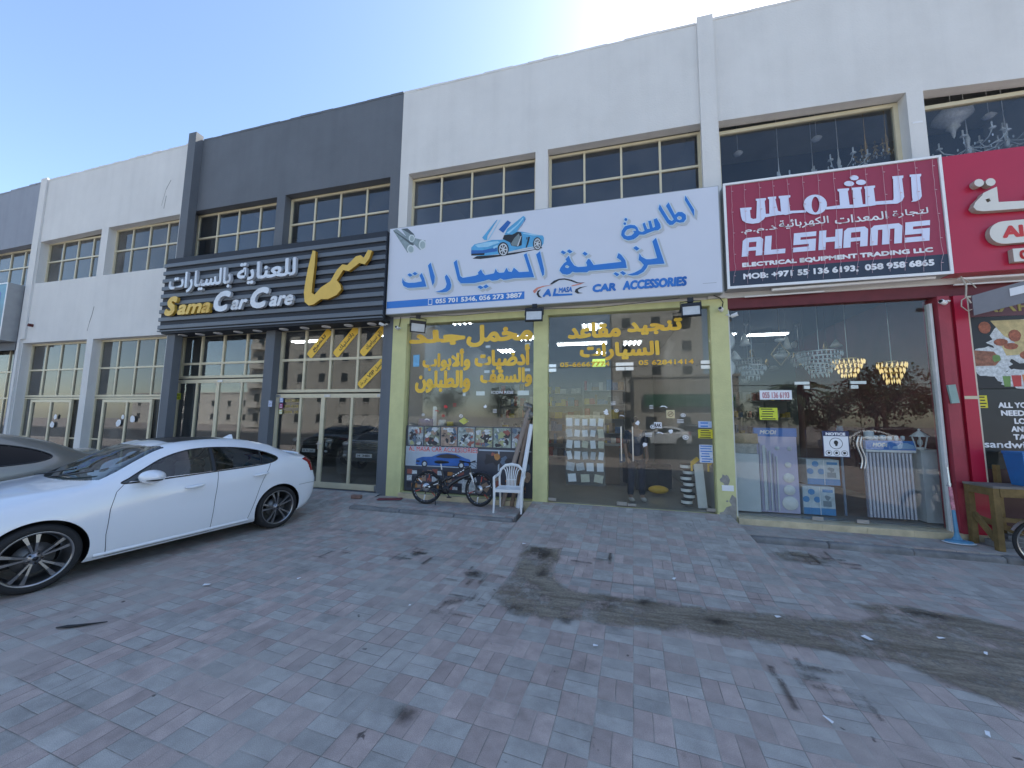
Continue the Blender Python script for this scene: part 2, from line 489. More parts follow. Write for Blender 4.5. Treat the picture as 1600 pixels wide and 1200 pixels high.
    bp = nt.nodes.new('ShaderNodeBump'); bp.inputs['Strength'].default_value = 0.5; bp.inputs['Distance'].default_value = 0.005
    nt.links.new(h, bp.inputs['Height']); nt.links.new(bp.outputs[0], b.inputs['Normal'])
    return m
pavers = paver_material()
kerb_mat = M('worn_concrete_kerb', (0.215, 0.21, 0.205), 0.9, var=0.45, scale=3, bump=0.5, bscale=40)

g = MB(); g.add([(-260, -300, GZ), (260, -300, GZ), (260, 120, GZ), (-260, 120, GZ)], [(0, 1, 2, 3)])
tag(g.build('ground', pavers), kind='structure')
# raised pavement strips in front of the shops, with a worn kerb, and the ramp up to the car accessory shop
def strip(x0, x1, y0, zt, nm):
    g = MB(); g.box(x0, x1, y0, 0.0, GZ - 0.05, zt); tag(g.build(nm, pavers), kind='structure')
    k = MB(); n = int((x1 - x0) / 1.0); random.seed(3)
    for i in range(n):
        a = x0 + (x1 - x0) * i / n; b_ = x0 + (x1 - x0) * (i + 1) / n - 0.003
        j = random.uniform(-0.012, 0.012); t = zt + random.uniform(-0.012, 0.006)
        k.box(a, b_, y0 - 0.13 + j, y0 - 0.003, GZ - 0.05, t)
    tag(k.build('kerb', kerb_mat, bevel=0.035), kind='structure')
strip(-5.0, -1.62, -0.92, -0.105, 'pavement')
def apron(x0, x1, y0, y1, z1):
    g = MB(); n = 8
    vs = [(x, y0 + (y1 - y0) * i / n, GZ + .003 + (z1 - GZ) * (i / n) ** 1.5) for i in range(n + 1) for x in (x0, x1)]
    g.add(vs, [(2 * i, 2 * i + 1, 2 * i + 3, 2 * i + 2) for i in range(n)]); tag(g.build('apron', pavers), kind='structure')
apron(-5.1, -1.42, -1.9, -1.03, -0.165); apron(-30.0, -5.0, -1.9, 0.0, -0.07); apron(2.20, 24.0, -1.9, -0.77, -0.225)
def ground_z(x, y):
    if xr0 - .1 < x < xr1 and y > yr: t = min(1, max(0, y / yr)); return (GZ + 0.004) * t ** 1.1
    if x < -5.05 and y > -1.9: return GZ + .003 + (-.07 - GZ) * min(1, (y + 1.9) / 1.9) ** 1.5
    if x <= xr0 and y > -1.9: return GZ + .003 + (-.165 - GZ) * min(1, (y + 1.9) / .87) ** 1.5
    if x >= xr1 and y > -1.9: return GZ + .003 + (-.225 - GZ) * min(1, (y + 1.9) / 1.13) ** 1.5
    return GZ
KG = 1.0428
def on_road(p): return [(x * KG, (y + 7.5) * KG - 7.5) for x, y in p]
strip(2.22, 24.0, -0.66, -0.135, 'pavement')
g = MB()
xr0, xr1, yr = -1.45, 2.16, -2.7
N = 12; vs = []
for i in range(N + 1):
    t = i / N; y = -t * -yr * 1.0
    z = 0.0 + (GZ + 0.004 - 0.0) * (t ** 1.1)
    vs += [(xr0 - 0.12 * t, y, z), (xr1, y, z), (xr0 - 0.17 - 0.25 * t, y, GZ - 0.02), (xr1 + 0.03, y, GZ - 0.02)]
fs = []
for i in range(N):
    a, b_ = 4 * i, 4 * (i + 1)
    fs += [(a, b_, b_ + 1, a + 1), (a + 2, b_ + 2, b_, a), (a + 1, b_ + 1, b_ + 3, a + 3)]
g.add(vs, fs); tag(g.build('ramp', pavers), kind='structure')

def patch(name, polys, z, mat, step=0.03, zf=None):
    """thin spread of dirt: a fine sheet whose alpha fades with distance from its outline"""
    V, F, A = [], [], []
    for poly in polys:
        P = np.array(poly); x0, y0 = P.min(0) - 0.2; x1, y1 = P.max(0) + 0.2
        nx, ny = int((x1 - x0) / step) + 2, int((y1 - y0) / step) + 2
        gx, gy = np.meshgrid(np.linspace(x0, x1, nx), np.linspace(y0, y1, ny), indexing='ij')
        ins = np.zeros(gx.shape, bool); dist = np.full(gx.shape, 1e9)
        for i in range(len(P)):
            a, b_ = P[i], P[(i + 1) % len(P)]
            cond = ((a[1] > gy) != (b_[1] > gy)) & (gx < (b_[0] - a[0]) * (gy - a[1]) / (b_[1] - a[1] + 1e-12) + a[0])
            ins ^= cond
            e = b_ - a; t = np.clip(((gx - a[0]) * e[0] + (gy - a[1]) * e[1]) / (e @ e + 1e-12), 0, 1)
            dist = np.minimum(dist, np.hypot(gx - a[0] - t * e[0], gy - a[1] - t * e[1]))
        sd_ = np.where(ins, dist, -dist); o = len(V)
        for i in range(nx):
            for j in range(ny):
                V.append((gx[i, j], gy[i, j], ground_z(gx[i, j], gy[i, j]) + z - GZ)); A.append(sd_[i, j])
        for i in range(nx - 1):
            for j in range(ny - 1):
                if max(sd_[i, j], sd_[i + 1, j], sd_[i, j + 1], sd_[i + 1, j + 1]) > -0.12:
                    F.append((o + i * ny + j, o + (i + 1) * ny + j, o + (i + 1) * ny + j + 1, o + i * ny + j + 1))
    me = bpy.data.meshes.new(name); me.from_pydata(V, [], F); me.materials.append(mat)
    at = me.attributes.new('edge', 'FLOAT', 'POINT'); at.data.foreach_set('value', A)
    o = bpy.data.objects.new(name, me); COL.objects.link(o); return o

def spread_material(name, c1, c2, amount=0.9, soft=0.10, nscale=5.0, warp=0.22, rough=0.95):
    m = bpy.data.materials.new(name); m.use_nodes = True; nt = m.node_tree; X = NX(nt); b = nt.nodes['Principled BSDF']
    geo = nt.nodes.new('ShaderNodeNewGeometry'); pos = geo.outputs['Position']
    at = nt.nodes.new('ShaderNodeAttribute'); at.attribute_name = 'edge'
    e = X.m('ADD', at.outputs['Fac'], X.m('MULTIPLY', X.m('SUBTRACT', X.noise(pos, nscale, 6, 0.7), 0.5), warp))
    a = X.m('MULTIPLY', X.ramp(e, -0.02, soft), X.ramp(X.noise(pos, 2.6, 7, 0.75), 0.34, 0.56, amount * 0.12, amount))
    nt.links.new(a, b.inputs['Alpha'])
    mp = nt.nodes.new('ShaderNodeMapping'); mp.inputs['Rotation'].default_value = (0, 0, R(-25)); mp.inputs['Scale'].default_value = (1.0, 7.0, 1.0)
    nt.links.new(pos, mp.inputs[0])
    col = X.mix(X.ramp(X.noise(mp.outputs[0], 2.0, 5, 0.7), 0.35, 0.68), c1, c2)
    col = X.mix(X.ramp(X.noise(pos, 45, 3), 0.35, 0.7, 0.0, 0.35), col, (0.03, 0.026, 0.02))
    nt.links.new(col, b.inputs['Base Color']); b.inputs['Roughness'].default_value = rough
    b.inputs['Specular IOR Level'].default_value = 0.2
    bp = nt.nodes.new('ShaderNodeBump'); bp.inputs['Strength'].default_value = 0.4; bp.inputs['Distance'].default_value = 0.004
    nt.links.new(X.noise(pos, 80, 3), bp.inputs['Height']); nt.links.new(bp.outputs[0], b.inputs['Normal'])
    return m
sand_m = spread_material('trodden_sand', (0.19, 0.16, 0.12), (0.37, 0.32, 0.25), 0.82)
oil_m = spread_material('oil_stain', (0.05, 0.04, 0.035), (0.12, 0.10, 0.085), 0.72, 0.11, 16, 0.16, 0.75)
SAND = [(-0.39, -3.2), (0.71, -3.25), (1.25, -3.19), (2.3, -3.10), (2.55, -2.95), (2.45, -2.70), (2.9, -2.62), (3.33, -2.66), (3.9, -3.0), (4.6, -3.9), (4.4, -4.8), (3.2, -4.6), (2.71, -4.25), (2.4, -3.99), (2.21, -3.80), (1.46, -3.76), (0.71, -3.8), (-0.3, -3.88), (-0.88, -3.95), (-1.25, -3.6), (-1.12, -3.0), (-1.18, -2.2), (-0.6, -2.2), (-0.62, -2.9)]
tag(patch('sand_spread', [on_road(SAND)], GZ + 0.006, sand_m), kind='stuff', label='brown trodden sand spread in a band across the pavers')
tag(patch('sand_spread', [[(2.32, -1.05), (2.75, -.98), (3.2, -1.2), (2.85, -1.42), (2.4, -1.4)]], GZ + 0.006, sand_m), kind='stuff', label='small patch of damp sand on the pavers beside the ramp')
random.seed(11)
def blob(cx, cy, r, n=11, k=0.45, sx=1.0):
    return [(cx + sx * r * random.uniform(1 - k, 1 + k) * math.cos(i * 2 * math.pi / n), cy + r * random.uniform(1 - k, 1 + k) * math.sin(i * 2 * math.pi / n)) for i in range(n)]
def bar2(x, y, L, w, a):
    c, s_ = math.cos(a), math.sin(a); return [(x + i * L * c - j * w * s_, y + i * L * s_ + j * w * c) for i, j in ((-.5, -.5), (.5, -.5), (.5, .5), (-.5, .5))]
ST = [blob(-0.9, -2.42, 0.20, 11, .25, 1.1), blob(-0.74, -2.91, .12), blob(-0.38, -3.87, .085, 11, .15), blob(-0.89, -3.8, .09, 11, .15), blob(0.39, -3.27, .12), blob(0.0, -3.45, .12), blob(1.0, -3.5, .09, 11, .3, 1.5), blob(3.05, -2.80, .10, 11, .3, 2.4), blob(3.9, -3.9, .13, 11, .4, 2.2),
      blob(-1.26, -5.24, .10, 13, .25), blob(-1.52, -3.84, .12), blob(-1.28, -3.72, .06), blob(-1.53, -3.14, .13), blob(-2.53, -2.71, .11), blob(1.44, -4.16, .13), blob(-4.3, -4.9, .05), blob(-2.0, -4.9, .045), blob(-2.6, -4.35, .04), blob(0.4, -5.1, .03), blob(-3.6, -5.2, .05)]
tag(patch('oil_stains', [on_road(q) for q in ST], GZ + 0.011, oil_m, 0.015), kind='structure')
# oil that ran along the joints: narrow crossing strokes following the bond
JT = []; a0 = -R(4)
for cx, cy, n in ((-1.48, -3.84, 7), (-1.53, -3.14, 8), (-2.53, -2.71, 9), (1.44, -4.16, 11), (2.85, -1.45, 10), (-3.6, -3.0, 5), (-0.2, -2.3, 4)):
    for i in range(n):
        h = i % 2; qx, qy = cx + random.choice((-.24, -.12, 0, .12, .24)), cy + random.choice((-.235, -.118, 0, .118))
        JT.append(bar2(qx, qy, random.uniform(.10, .30), random.uniform(.012, .034), a0 + (R(90) if h else 0)))
joint_m = spread_material('joint_oil', (0.075, 0.055, 0.05), (0.13, 0.10, 0.09), 0.72, 0.014, 22, 0.03, 0.65)
tag(patch('joint_stains', [on_road(q) for q in JT], GZ + 0.016, joint_m, 0.008), kind='structure')
# ------------------------------------------------------------------ the row of shops
def wall(parent, name, mat, x0, x1, z0, zl, zr, holes, y=0.0, th=0.2):
    """front wall with window openings cut through it; top may fall a little from one end to the other"""
    m = MB(); m.poly([[(x0, z0), (x1, z0), (x1, zr), (x0, zl)]] + [list(h) for h in holes], y, th)
    return m.build(name, mat, parent)
def hole(x0, x1, z0, z1, z2=None):
    return [(x0, z0), (x1, z0), (x1, z1 if z2 is None else z2), (x0, z1)]

def window(parent, x0, x1, z0, z1, cols, rows, glass, y=0.2, w=0.055, d=0.07, name='window', outer=True, frame_mat=None, gy=0.035):
    """aluminium frame with its bars (window) and the glazing behind it (pane)"""
    m = MB(); fm = frame_mat or cream_alu
    if outer:
        m.box(x0, x0 + w, y, y + d, z0, z1); m.box(x1 - w, x1, y, y + d, z0, z1)
        m.box(x0 + w, x1 - w, y, y + d, z0, z0 + w); m.box(x0 + w, x1 - w, y, y + d, z1 - w, z1)
        a, b_ = z0 + w, z1 - w; c, e = x0 + w, x1 - w
    else: a, b_, c, e = z0, z1, x0, x1
    for r_ in rows: m.box(c, e, y + 0.004, y + d - 0.004, r_ - w * 0.42, r_ + w * 0.42)
    zs = [a] + [q for r_ in sorted(rows) for q in (r_ - w * 0.42, r_ + w * 0.42)] + [b_]
    for cx in cols:
        for k in range(0, len(zs), 2): m.box(cx - w * 0.4, cx + w * 0.4, y + 0.008, y + d - 0.008, zs[k], zs[k + 1])
    o = m.build(name, fm, parent)
    g = MB(); g.box(c - 0.01, e + 0.01, y + gy, y + gy + 0.006, a - 0.01, b_ + 0.01); g.build('pane', glass, o)
    return o

def shell(parent, x0, x1, mat, roof=9.0, depth=14.0):
    m = MB()
    m.box(x0, x1, depth - 0.2, depth, GZ, roof + 0.8); m.box(x0, x0 + 0.12, 0.2, depth - 0.2, GZ, roof + 0.6); m.box(x1 - 0.12, x1, 0.2, depth - 0.2, GZ, roof + 0.6)
    m.build('outer_wall', mat, parent)
    m = MB(); m.box(x0 + 0.12, x1 - 0.12, 0.2, depth - 0.2, roof - 0.25, roof); m.build('roof', roof_mat, parent)
    m = MB(); m.box(x0 + 0.12, x1 - 0.12, 0.2, depth - 0.2, 4.35, 5.6); m.build('upper_floor', inner_grey, parent)
    m = MB(); m.box(x0 + 0.12, x1 - 0.12, 0.203, depth - 0.2, -0.3, -0.02); m.build('floor', tile_floor, parent)

def upper(parent, x0, x1, z1, glass, zb=6.0):
    q = (x1 - x0) / 4
    return window(parent, x0, x1, zb, z1, [x0 + q * i for i in (1, 2, 3)], [zb + (z1 - zb) * 0.545], glass)

# --- far left: blue-grey unit
b0 = empty('shop_building', (0, 0, 0), 0, 'blue-grey two-storey shop unit at the far left, mostly out of frame', 'building', 'row of two-storey shop units')
wall(b0, 'front_wall', bluegrey_wall, -27, -18.9, -0.3, 9.35, 9.70, [hole(-22.2, -19.05, 6.0, 7.38, 7.46), hole(-25.5, -22.5, 6.0, 7.3, 7.38), hole(-22.2, -19.1, -0.05, 3.9), hole(-25.5, -22.5, -0.05, 3.9)])
upper(b0, -22.2, -19.05, 7.42, dusty_glass); upper(b0, -25.5, -22.5, 7.34, dusty_glass)
for a, b_ in ((-22.2, -19.1), (-25.5, -22.5)):
    q = (b_ - a) / 4
    window(b0, a, b_, 0, 3.9, [a + q * i for i in (1, 2, 3)], [2.15, 3.05], dusty_glass, w=0.06)
shell(b0, -27, -18.9, bluegrey_wall, 8.6)
m = MB(); m.box(-26.8, -19.1, 1.6, 1.7, 0, 4.3); m.box(-26.8, -19.1, 1.2, 1.3, 5.65, 8.2); m.build('inner_wall', inner_grey, b0)

# --- left: white unit with shuttered grid windows
b1 = empty('shop_building', (0, 0, 0), 0, 'white two-storey shop unit with cream grid windows between blue-grey and slate units', 'building', 'row of two-storey shop units')
wall(b1, 'front_wall', white_wall, -18.9, -11.95, -0.3, 9.71, 9.85,
     [hole(-18.56, -15.56, 6.0, 7.47, 7.57), hole(-15.25, -12.2, 6.0, 7.58, 7.62), hole(-18.72, -15.6, -0.05, 3.97), hole(-15.32, -12.2, -0.05, 3.97)])
m = MB(); m.box(-18.92, -18.60, -0.05, -0.001, 4.1, 9.78); m.box(-18.90, -18.78, -0.06, -0.001, GZ, 4.1); m.build('pilaster', white_wall, b1)
upper(b1, -18.56, -15.56, 7.50, dusty_glass); upper(b1, -15.25, -12.2, 7.59, dusty_glass)
for a, b_, cs, dl, dr in ((-18.72, -15.6, (-17.95, -17.2, -16.43), -18.24, -16.24), (-15.32, -12.2, (-14.52, -13.72, -12.96), -14.83, -12.74)):
    window(b1, a, b_, 2.19, 3.97, cs, [3.08], dusty_glass, w=0.06)
    window(b1, a, b_, 0.0, 2.17, [], [0.9], dusty_glass, w=0.05)
    # double door set into the lower light
    o = window(b1, dl, dr, 0.03, 2.10, [(dl + dr) / 2], [], dusty_glass, y=0.14, w=0.085, d=0.055, name='double_door')
shell(b1, -18.9, -12.1, white_wall)
m = MB(); m.box(-18.7, -12.2, 1.3, 1.4, 0, 4.3); m.box(-18.7, -12.2, 1.0, 1.1, 5.65, 8.6); m.build('inner_wall', inner_grey, b1)

# --- slate unit: car care shop
b2 = empty('shop_building', (0, 0, 0), 0, 'dark slate painted car care shop with cream framed glass front', 'building', 'row of two-storey shop units')
wall(b2, 'front_wall', slate_wall, -11.95, -4.862, -0.3, 9.86, 9.89,
     [hole(-11.76, -8.63, 6.0, 7.63), hole(-8.35, -5.13, 6.0, 7.65), hole(-11.9, -8.62, -0.08, 4.0), hole(-8.33, -5.12, -0.08, 4.0)])
m = MB(); m.box(-11.86, -11.57, -0.2, -0.001, GZ, 9.98); m.build('pilaster', slate_wall, b2)
upper(b2, -11.76, -8.63, 7.62, dark_glass); upper(b2, -8.35, -5.13, 7.64, dark_glass)
wa = window(b2, -11.9, -8.62, 2.70, 3.98, (-11.13, -10.32, -9.5), [3.12], door_glass, w=0.07)
wb = window(b2, -8.33, -5.12, 2.28, 3.98, (-7.55, -6.75, -5.95), [3.13], door_glass, w=0.075)
def grid_door(parent, x0, x1, zt, cols, hx):
    m = MB(); w = 0.085; y, d = 0.17, 0.06
    m.box(x0, x0 + w, y, y + d, -0.06, zt); m.box(x1 - w, x1, y, y + d, -0.06, zt)
    m.box(x0 + w, x1 - w, y, y + d, zt - 0.1, zt); m.box(x0 + w, x1 - w, y, y + d, -0.06, 0.07)
    for i, c in enumerate(cols):
        ww = 0.11 if i == 1 else 0.062
        m.box(c - ww / 2, c + ww / 2, y + 0.004, y + d - 0.004, 0.07, zt - 0.1)
    o = m.build('glass_door', cream_alu, parent)
    g = MB(); g.box(x0 + w - .01, x1 - w + .01, y + 0.025, y + 0.031, 0.06, zt - 0.09); g.build('pane', door_glass, o)
    h = MB(); h.cyl((hx, y - 0.005, 1.0), (hx, y - 0.06, 1.0), 0.012); h.cyl((hx, y - 0.055, 1.0), (hx + 0.13, y - 0.055, 1.0), 0.011); h.box(hx - 0.018, hx + 0.018, y - 0.006, y, 0.86, 1.06)
    h.build('handle', steel, o)
    for q in [(cx - 0.07, cx + 0.07, y - 0.012, y - 0.001, -0.055, 0.07) for cx in (x0 + 0.07, x1 - 0.07)] + [(cx - 0.09, cx + 0.09, y - 0.012, y - 0.001, zt - 0.085, zt - 0.02) for cx in (x0 + 0.06, (x0 + x1) / 2, x1 - 0.08)]:
        c_ = MB(); c_.box(*q); c_.build('hinge_plate', M('galvanised', (0.42, 0.43, 0.45), 0.4, 0.8), o)
    return o
grid_door(b2, -11.9, -8.64, 2.66, (-11.13, -10.36, -9.52), -10.42)
grid_door(b2, -8.33, -5.14, 2.24, (-7.55, -6.87, -6.02), -6.92)
shell(b2, -12.1, -4.86, slate_wall)
m = MB(); m.box(-11.97, -4.99, 11.0, 11.1, 0, 4.3); m.box(-11.97, -11.9, 0.3, 11, 0, 4.3); m.box(-5.06, -4.99, 0.3, 11, 0, 4.3); m.box(-11.97, -4.99, 0.3, 11, 4.30, 4.34)
m.box(-11.97, -4.99, 5.0, 5.1, 5.65, 8.6); m.build('inner_wall', inner_dark, b2)

# --- white building: car accessory shop, lighting shop, snack shop
b3 = empty('shop_building', (0, 0, 0), 0, 'white two-storey building with yellow and red shop columns below', 'building', 'row of two-storey shop units')
wall(b3, 'front_wall', white_wall, -4.858, 8.9, 4.0, 9.88, 9.93,
     [hole(-4.62, -1.45, 6.0, 7.65), hole(-1.17, 1.97, 6.0, 7.66), hole(2.26, 5.28, 6.0, 7.64, 7.57), hole(5.52, 8.62, 6.0, 7.55, 7.38)])
m = MB(); m.box(1.93, 2.23, -0.05, -0.001, 4.0, 9.99); m.build('pilaster', white_wall, b3)
upper(b3, -4.62, -1.45, 7.63, dark_glass); upper(b3, -1.17, 1.97, 7.64, dark_glass)
window(b3, 2.26, 5.28, 6.0, 7.56, [], [], show_glass, w=0.07); window(b3, 5.52, 8.62, 6.0, 7.40, [], [], show_glass, w=0.07)
wall(b3, 'yellow_front', yellow_wall, -4.858, 2.27, -0.3, 3.998, 3.998, [hole(-4.49, -1.46, 0.0, 3.86), hole(-1.16, 1.965, -0.03, 3.88)])
# red shop front: square posts with a grooved face
m = MB(); m.box(2.272, 8.9, 0.02, 0.2, 3.80, 3.998); m.build('red_beam', M('maroon_beam', (.13, .018, .026), .6, var=.2), b3)
m = MB(); m.box(5.40, 5.56, -0.02, 0.28, -0.3, 3.798); m.box(5.56, 5.63, 0.05, 0.28, -0.3, 3.798); m.build('red_post', red_wall, b3)
m = MB(); m.box(5.63, 5.80, 0.0, 0.28, -0.3, 3.798); m.box(5.632, 5.802, -0.006, 0.0, 2.08, 2.13, 1); m.build('red_panel_post', [red_smooth, cream_alu], b3)
m = MB(); m.box(8.6, 8.9, 0, 0.2, -0.3, 3.798); m.build('red_post', red_wall, b3)
m = MB()
for a, b_, z0, z1, yy in ((-4.49, -1.46, -0.20, -0.002, -0.10), (2.275, 5.40, -0.25, -0.03, -0.07), (5.40, 8.9, -0.25, -0.04, -0.04)):
    n = max(1, int((b_ - a) / 0.62)); w_ = (b_ - a) / n
    m = MB()
    for i in range(n): m.box(a + w_ * i, a + w_ * (i + 1) - .0015, yy, 0.21, z0, z1)
    m.build('door_step', marble, b3, bevel=0.004)
# frameless glass fronts
def sheet(x0, x1, z0, z1, y, glass=None, nm='glass_pane'):
    m = MB(); m.box(x0, x1, y, y + 0.010, z0, z1); return m.build(nm, glass or clear_glass, b3)
gl_a = sheet(-4.49, -3.03, 0.0, 3.86, 0.12); gl_b = sheet(-3.024, -1.46, 0.0, 3.86, 0.12)
gl_c = sheet(-1.155, 1.96, 2.757, 3.88, 0.10)
def swing(x0, x1, hx, z0=0.015, z1=2.745, y=0.10):
    o = sheet(x0, x1, z0, z1, y, clear_glass, 'glass_door')
    return o
def patches(o, L, y):
    for x0, x1, z0, z1 in L:
        m = MB(); m.box(x0, x1, y - 0.014, y - 0.001, z0, z1); m.box(x0, x1, y + 0.011, y + 0.024, z0, z1); m.build('patch_fitting', steel, o)
d1 = swing(-1.155, 0.395, 0); d2 = swing(0.403, 1.96, 0)
patches(d1, [(-1.15, -0.99, 2.67, 2.74), (0.22, 0.392, 2.67, 2.74), (-1.15, -0.99, 0.018, 0.07), (0.2, 0.392, 0.018, 0.08)], 0.10)
patches(d2, [(0.406, 0.56, 2.67, 2.74), (1.79, 1.955, 2.67, 2.74), (0.406, 0.56, 0.018, 0.06), (1.80, 1.955, 0.018, 0.07)], 0.10)
patches(gl_c, [(0.22, 0.56, 2.765, 2.83), (1.79, 1.955, 2.765, 2.83), (-1.15, -0.99, 2.765, 2.83)], 0.10)
for o, hx in ((d1, 0.30), (d2, 0.515)):
    h = MB(); h.cyl((hx, 0.03, 0.88), (hx, 0.03, 1.55), 0.014)
    for z in (1.0, 1.43): h.cyl((hx, 0.03, z), (hx, 0.10, z), 0.009, n=8)
    h.build('handle', steel, o)
s1 = sheet(2.31, 5.33, 2.345, 3.80, 0.10); s2 = sheet(2.31, 3.44, -0.02, 2.335, 0.10); s4 = sheet(4.285, 5.33, -0.02, 2.335, 0.10)
s3 = sheet(3.448, 4.277, -0.015, 2.335, 0.10, nm='glass_door')
patches(s1, [(3.32, 3.55, 2.35, 2.40), (4.16, 4.39, 2.35, 2.40)], 0.10)
patches(s3, [(3.46, 3.55, 2.27, 2.33), (4.16, 4.27, 2.27, 2.33), (3.46, 3.62, -0.01, 0.05), (4.1, 4.27, -0.01, 0.05)], 0.10)
h = MB()
for hx in (4.185, 4.235):
    pts = [(hx + 0.028 * math.sin(i / 14 * 2 * math.pi), 0.035, 0.91 + 0.53 * i / 14) for i in range(15)]
    h.tube(pts, 0.013, 8)
    for i in (2, 12): h.cyl(pts[i], (pts[i][0], 0.10, pts[i][2]), 0.008, n=6)
h.build('handle', steel, s3)
for q in ((2.275, 2.31, 0.07, 0.15, -0.03, 3.80), (5.335, 5.375, 0.05, 0.15, -0.03, 3.70)): m = MB(); m.box(*q); m.build('glass_channel', M('white_channel', (0.66, 0.66, 0.64), 0.4, var=0.1), b3)
p5 = window(b3, 5.805, 8.6, 0.0, 3.79, [7.2], [], clear_glass, y=0.02, w=0.03, d=0.05, frame_mat=M('pale_trim', (0.6, 0.55, 0.45), 0.5))
shell(b3, -4.858, 8.9, white_wall)
m = MB()
m.box(-4.73, -4.60, 0.4, 9, 0, 4.34); m.box(-4.60, 1.99, 8.9, 9, 0, 4.34); m.box(1.99, 2.16, 0.3, 9, 0, 4.34); m.box(-4.60, 1.99, 0.3, 8.9, 4.30, 4.345)
m.build('inner_wall', M('shop_room', (0.30, 0.30, 0.29), 0.85, var=0.1, scale=1), b3)
m = MB(); m.box(2.16, 5.95, 6.0, 6.1, 0, 4.34); m.box(2.165, 5.94, 0.3, 6, 4.30, 4.345); m.build('inner_wall', M('lighting_room', (0.10, 0.115, 0.13), 0.8, var=0.15, scale=1), b3)
m = MB(); m.box(5.95, 6.03, 0.3, 6, 0, 4.34); m.build('inner_wall', M('red_room', (0.16, 0.03, 0.03), 0.7, var=0.3, scale=2), b3)
m = MB(); m.box(6.04, 8.8, 1.2, 1.3, 0, 4.34); m.build('inner_wall', inner_dark, b3)
m = MB(); m.box(-4.7, 2.1, 4.0, 4.1, 5.65, 8.7); m.box(2.1, 8.8, 3.0, 3.1, 5.65, 8.7); m.box(2.05, 2.15, 0.3, 4, 5.65, 8.7); m.build('inner_wall', M('upper_room', (0.075, 0.085, 0.11), 0.9, var=0.2, scale=1), b3)

# hairline cracks, a pipe stub and small marks on the plaster
crk = M('crack_line', (.16, .155, .15), .9); cr_ = MB(); random.seed(31)
def crack(pts, w, k):
    P = []
    for (x, z) in pts: P.append((x + random.uniform(-.02, .02), z + random.uniform(-.02, .02)))
    for i in range(len(P) - 1):
        a, q = Vector((*P[i], 0)), Vector((*P[i + 1], 0)); d = (q - a).normalized(); n = Vector((-d.y, d.x, 0)) * w * random.uniform(.4, 1)
        cr_.poly([[(a + n).to_tuple()[:2], (a - n).to_tuple()[:2], (q - n).to_tuple()[:2], (q + n).to_tuple()[:2]]], -.0025 - .0003 * (i % 4), .002)
crack([(-15.62, 4.25), (-15.58, 4.5), (-15.5, 4.75), (-15.45, 5.0)], .014, 0); crack([(-13.0, 8.0), (-12.9, 8.5), (-12.75, 8.8)], .008, 1); crack([(-12.9, 7.9), (-12.85, 8.3)], .008, 1)
cr_.build('wall_cracks', crk, b1)
m = MB(); m.cyl((-18.35, -.10, 4.55), (-18.35, 0, 4.55), .05); m.build('pipe_stub', M('rust', (.10, .02, .02), .8, var=.3), b1)
m = MB(); m.box(5.33, 5.47, -.006, -.001, 6.95, 6.985); m.build('wall_label', white_paper, b3)
# rough parapet capping: short lengths of slightly uneven mortar
def capping(parent, x0, x1, za, zb, mat, nm='parapet_cap'):
    m = MB(); n = int((x1 - x0) / .35)
    for i in range(n):
        a, q = x0 + (x1 - x0) * i / n, x0 + (x1 - x0) * (i + 1) / n; z = za + (zb - za) * (i + .5) / n
        m.box(a, q - .001, -.004 - random.uniform(0, .008), .205, z - .03, z + random.uniform(.008, .035))
    m.build(nm, mat, parent)
capping(b0, -27, -18.95, 9.35, 9.70, bluegrey_wall); capping(b1, -18.58, -11.9, 9.715, 9.85, white_wall); capping(b2, -11.55, -4.87, 9.865, 9.89, slate_wall); capping(b3, -4.85, 1.92, 9.885, 9.905, white_wall); capping(b3, 2.24, 8.9, 9.91, 9.93, white_wall)
# ---- outlines of the hand-drawn lettering and pictures on the signs, in metres along (x) and up (z) the facade
SAYARAT=[[[(-4.507,4.881),(-4.518,4.782),(-4.476,4.692),(-4.367,4.638),(-4.181,4.63),(-3.893,4.632),(-3.959,4.833),(-4.024,4.962),(-4.079,4.905),(-4.025,4.802),(-4.016,4.764),(-4.186,4.747),(-4.345,4.754),(-4.441,4.787),(-4.483,4.828)]],[[(-4.387,4.952),(-4.328,4.982),(-4.253,4.932),(-4.32,4.896)]],[[(-4.261,4.971),(-4.196,5.002),(-4.128,4.953),(-4.199,4.92)]],[[(-3.873,5.121),(-3.812,5.188),(-3.695,4.847),(-3.703,4.714),(-3.739,4.644),(-3.797,4.819)]],[[(-3.403,4.87),(-3.324,4.754),(-3.287,4.619),(-3.304,4.524),(-3.39,4.472),(-3.504,4.464),(-3.656,4.492),(-3.505,4.521),(-3.419,4.569),(-3.396,4.652),(-3.438,4.776),(-3.445,4.825)]],[[(-3.243,5.133),(-3.175,5.187),(-3.077,4.805),(-3.014,4.759),(-2.721,4.781),(-2.65,4.807),(-2.663,4.851),(-2.592,4.915),(-2.554,4.829),(-2.494,4.772),(-2.363,4.788),(-2.292,4.798),(-2.259,4.896),(-2.222,4.827),(-2.164,4.794),(-2.07,4.797),(-2.014,4.896),(-1.973,4.811),(-1.898,4.793),(-1.852,4.881),(-1.794,4.83),(-1.737,4.774),(-1.522,4.766),(-1.535,4.817),(-1.639,5.148),(-1.579,5.177),(-1.41,4.635),(-1.849,4.651),(-2.01,4.634),(-2.079,4.636),(-2.149,4.672),(-2.219,4.639),(-2.336,4.634),(-2.408,4.671),(-2.527,4.646),(-2.741,4.617),(-3.059,4.636),(-3.132,4.726),(-3.192,4.947)]],[[(-2.668,4.522),(-2.608,4.552),(-2.523,4.499),(-2.594,4.465)]],[[(-2.536,4.523),(-2.465,4.564),(-2.409,4.513),(-2.487,4.473)]],[[(-1.372,5.125),(-1.291,5.188),(-1.201,4.786),(-1.201,4.674),(-1.233,4.643),(-1.267,4.748)]]]
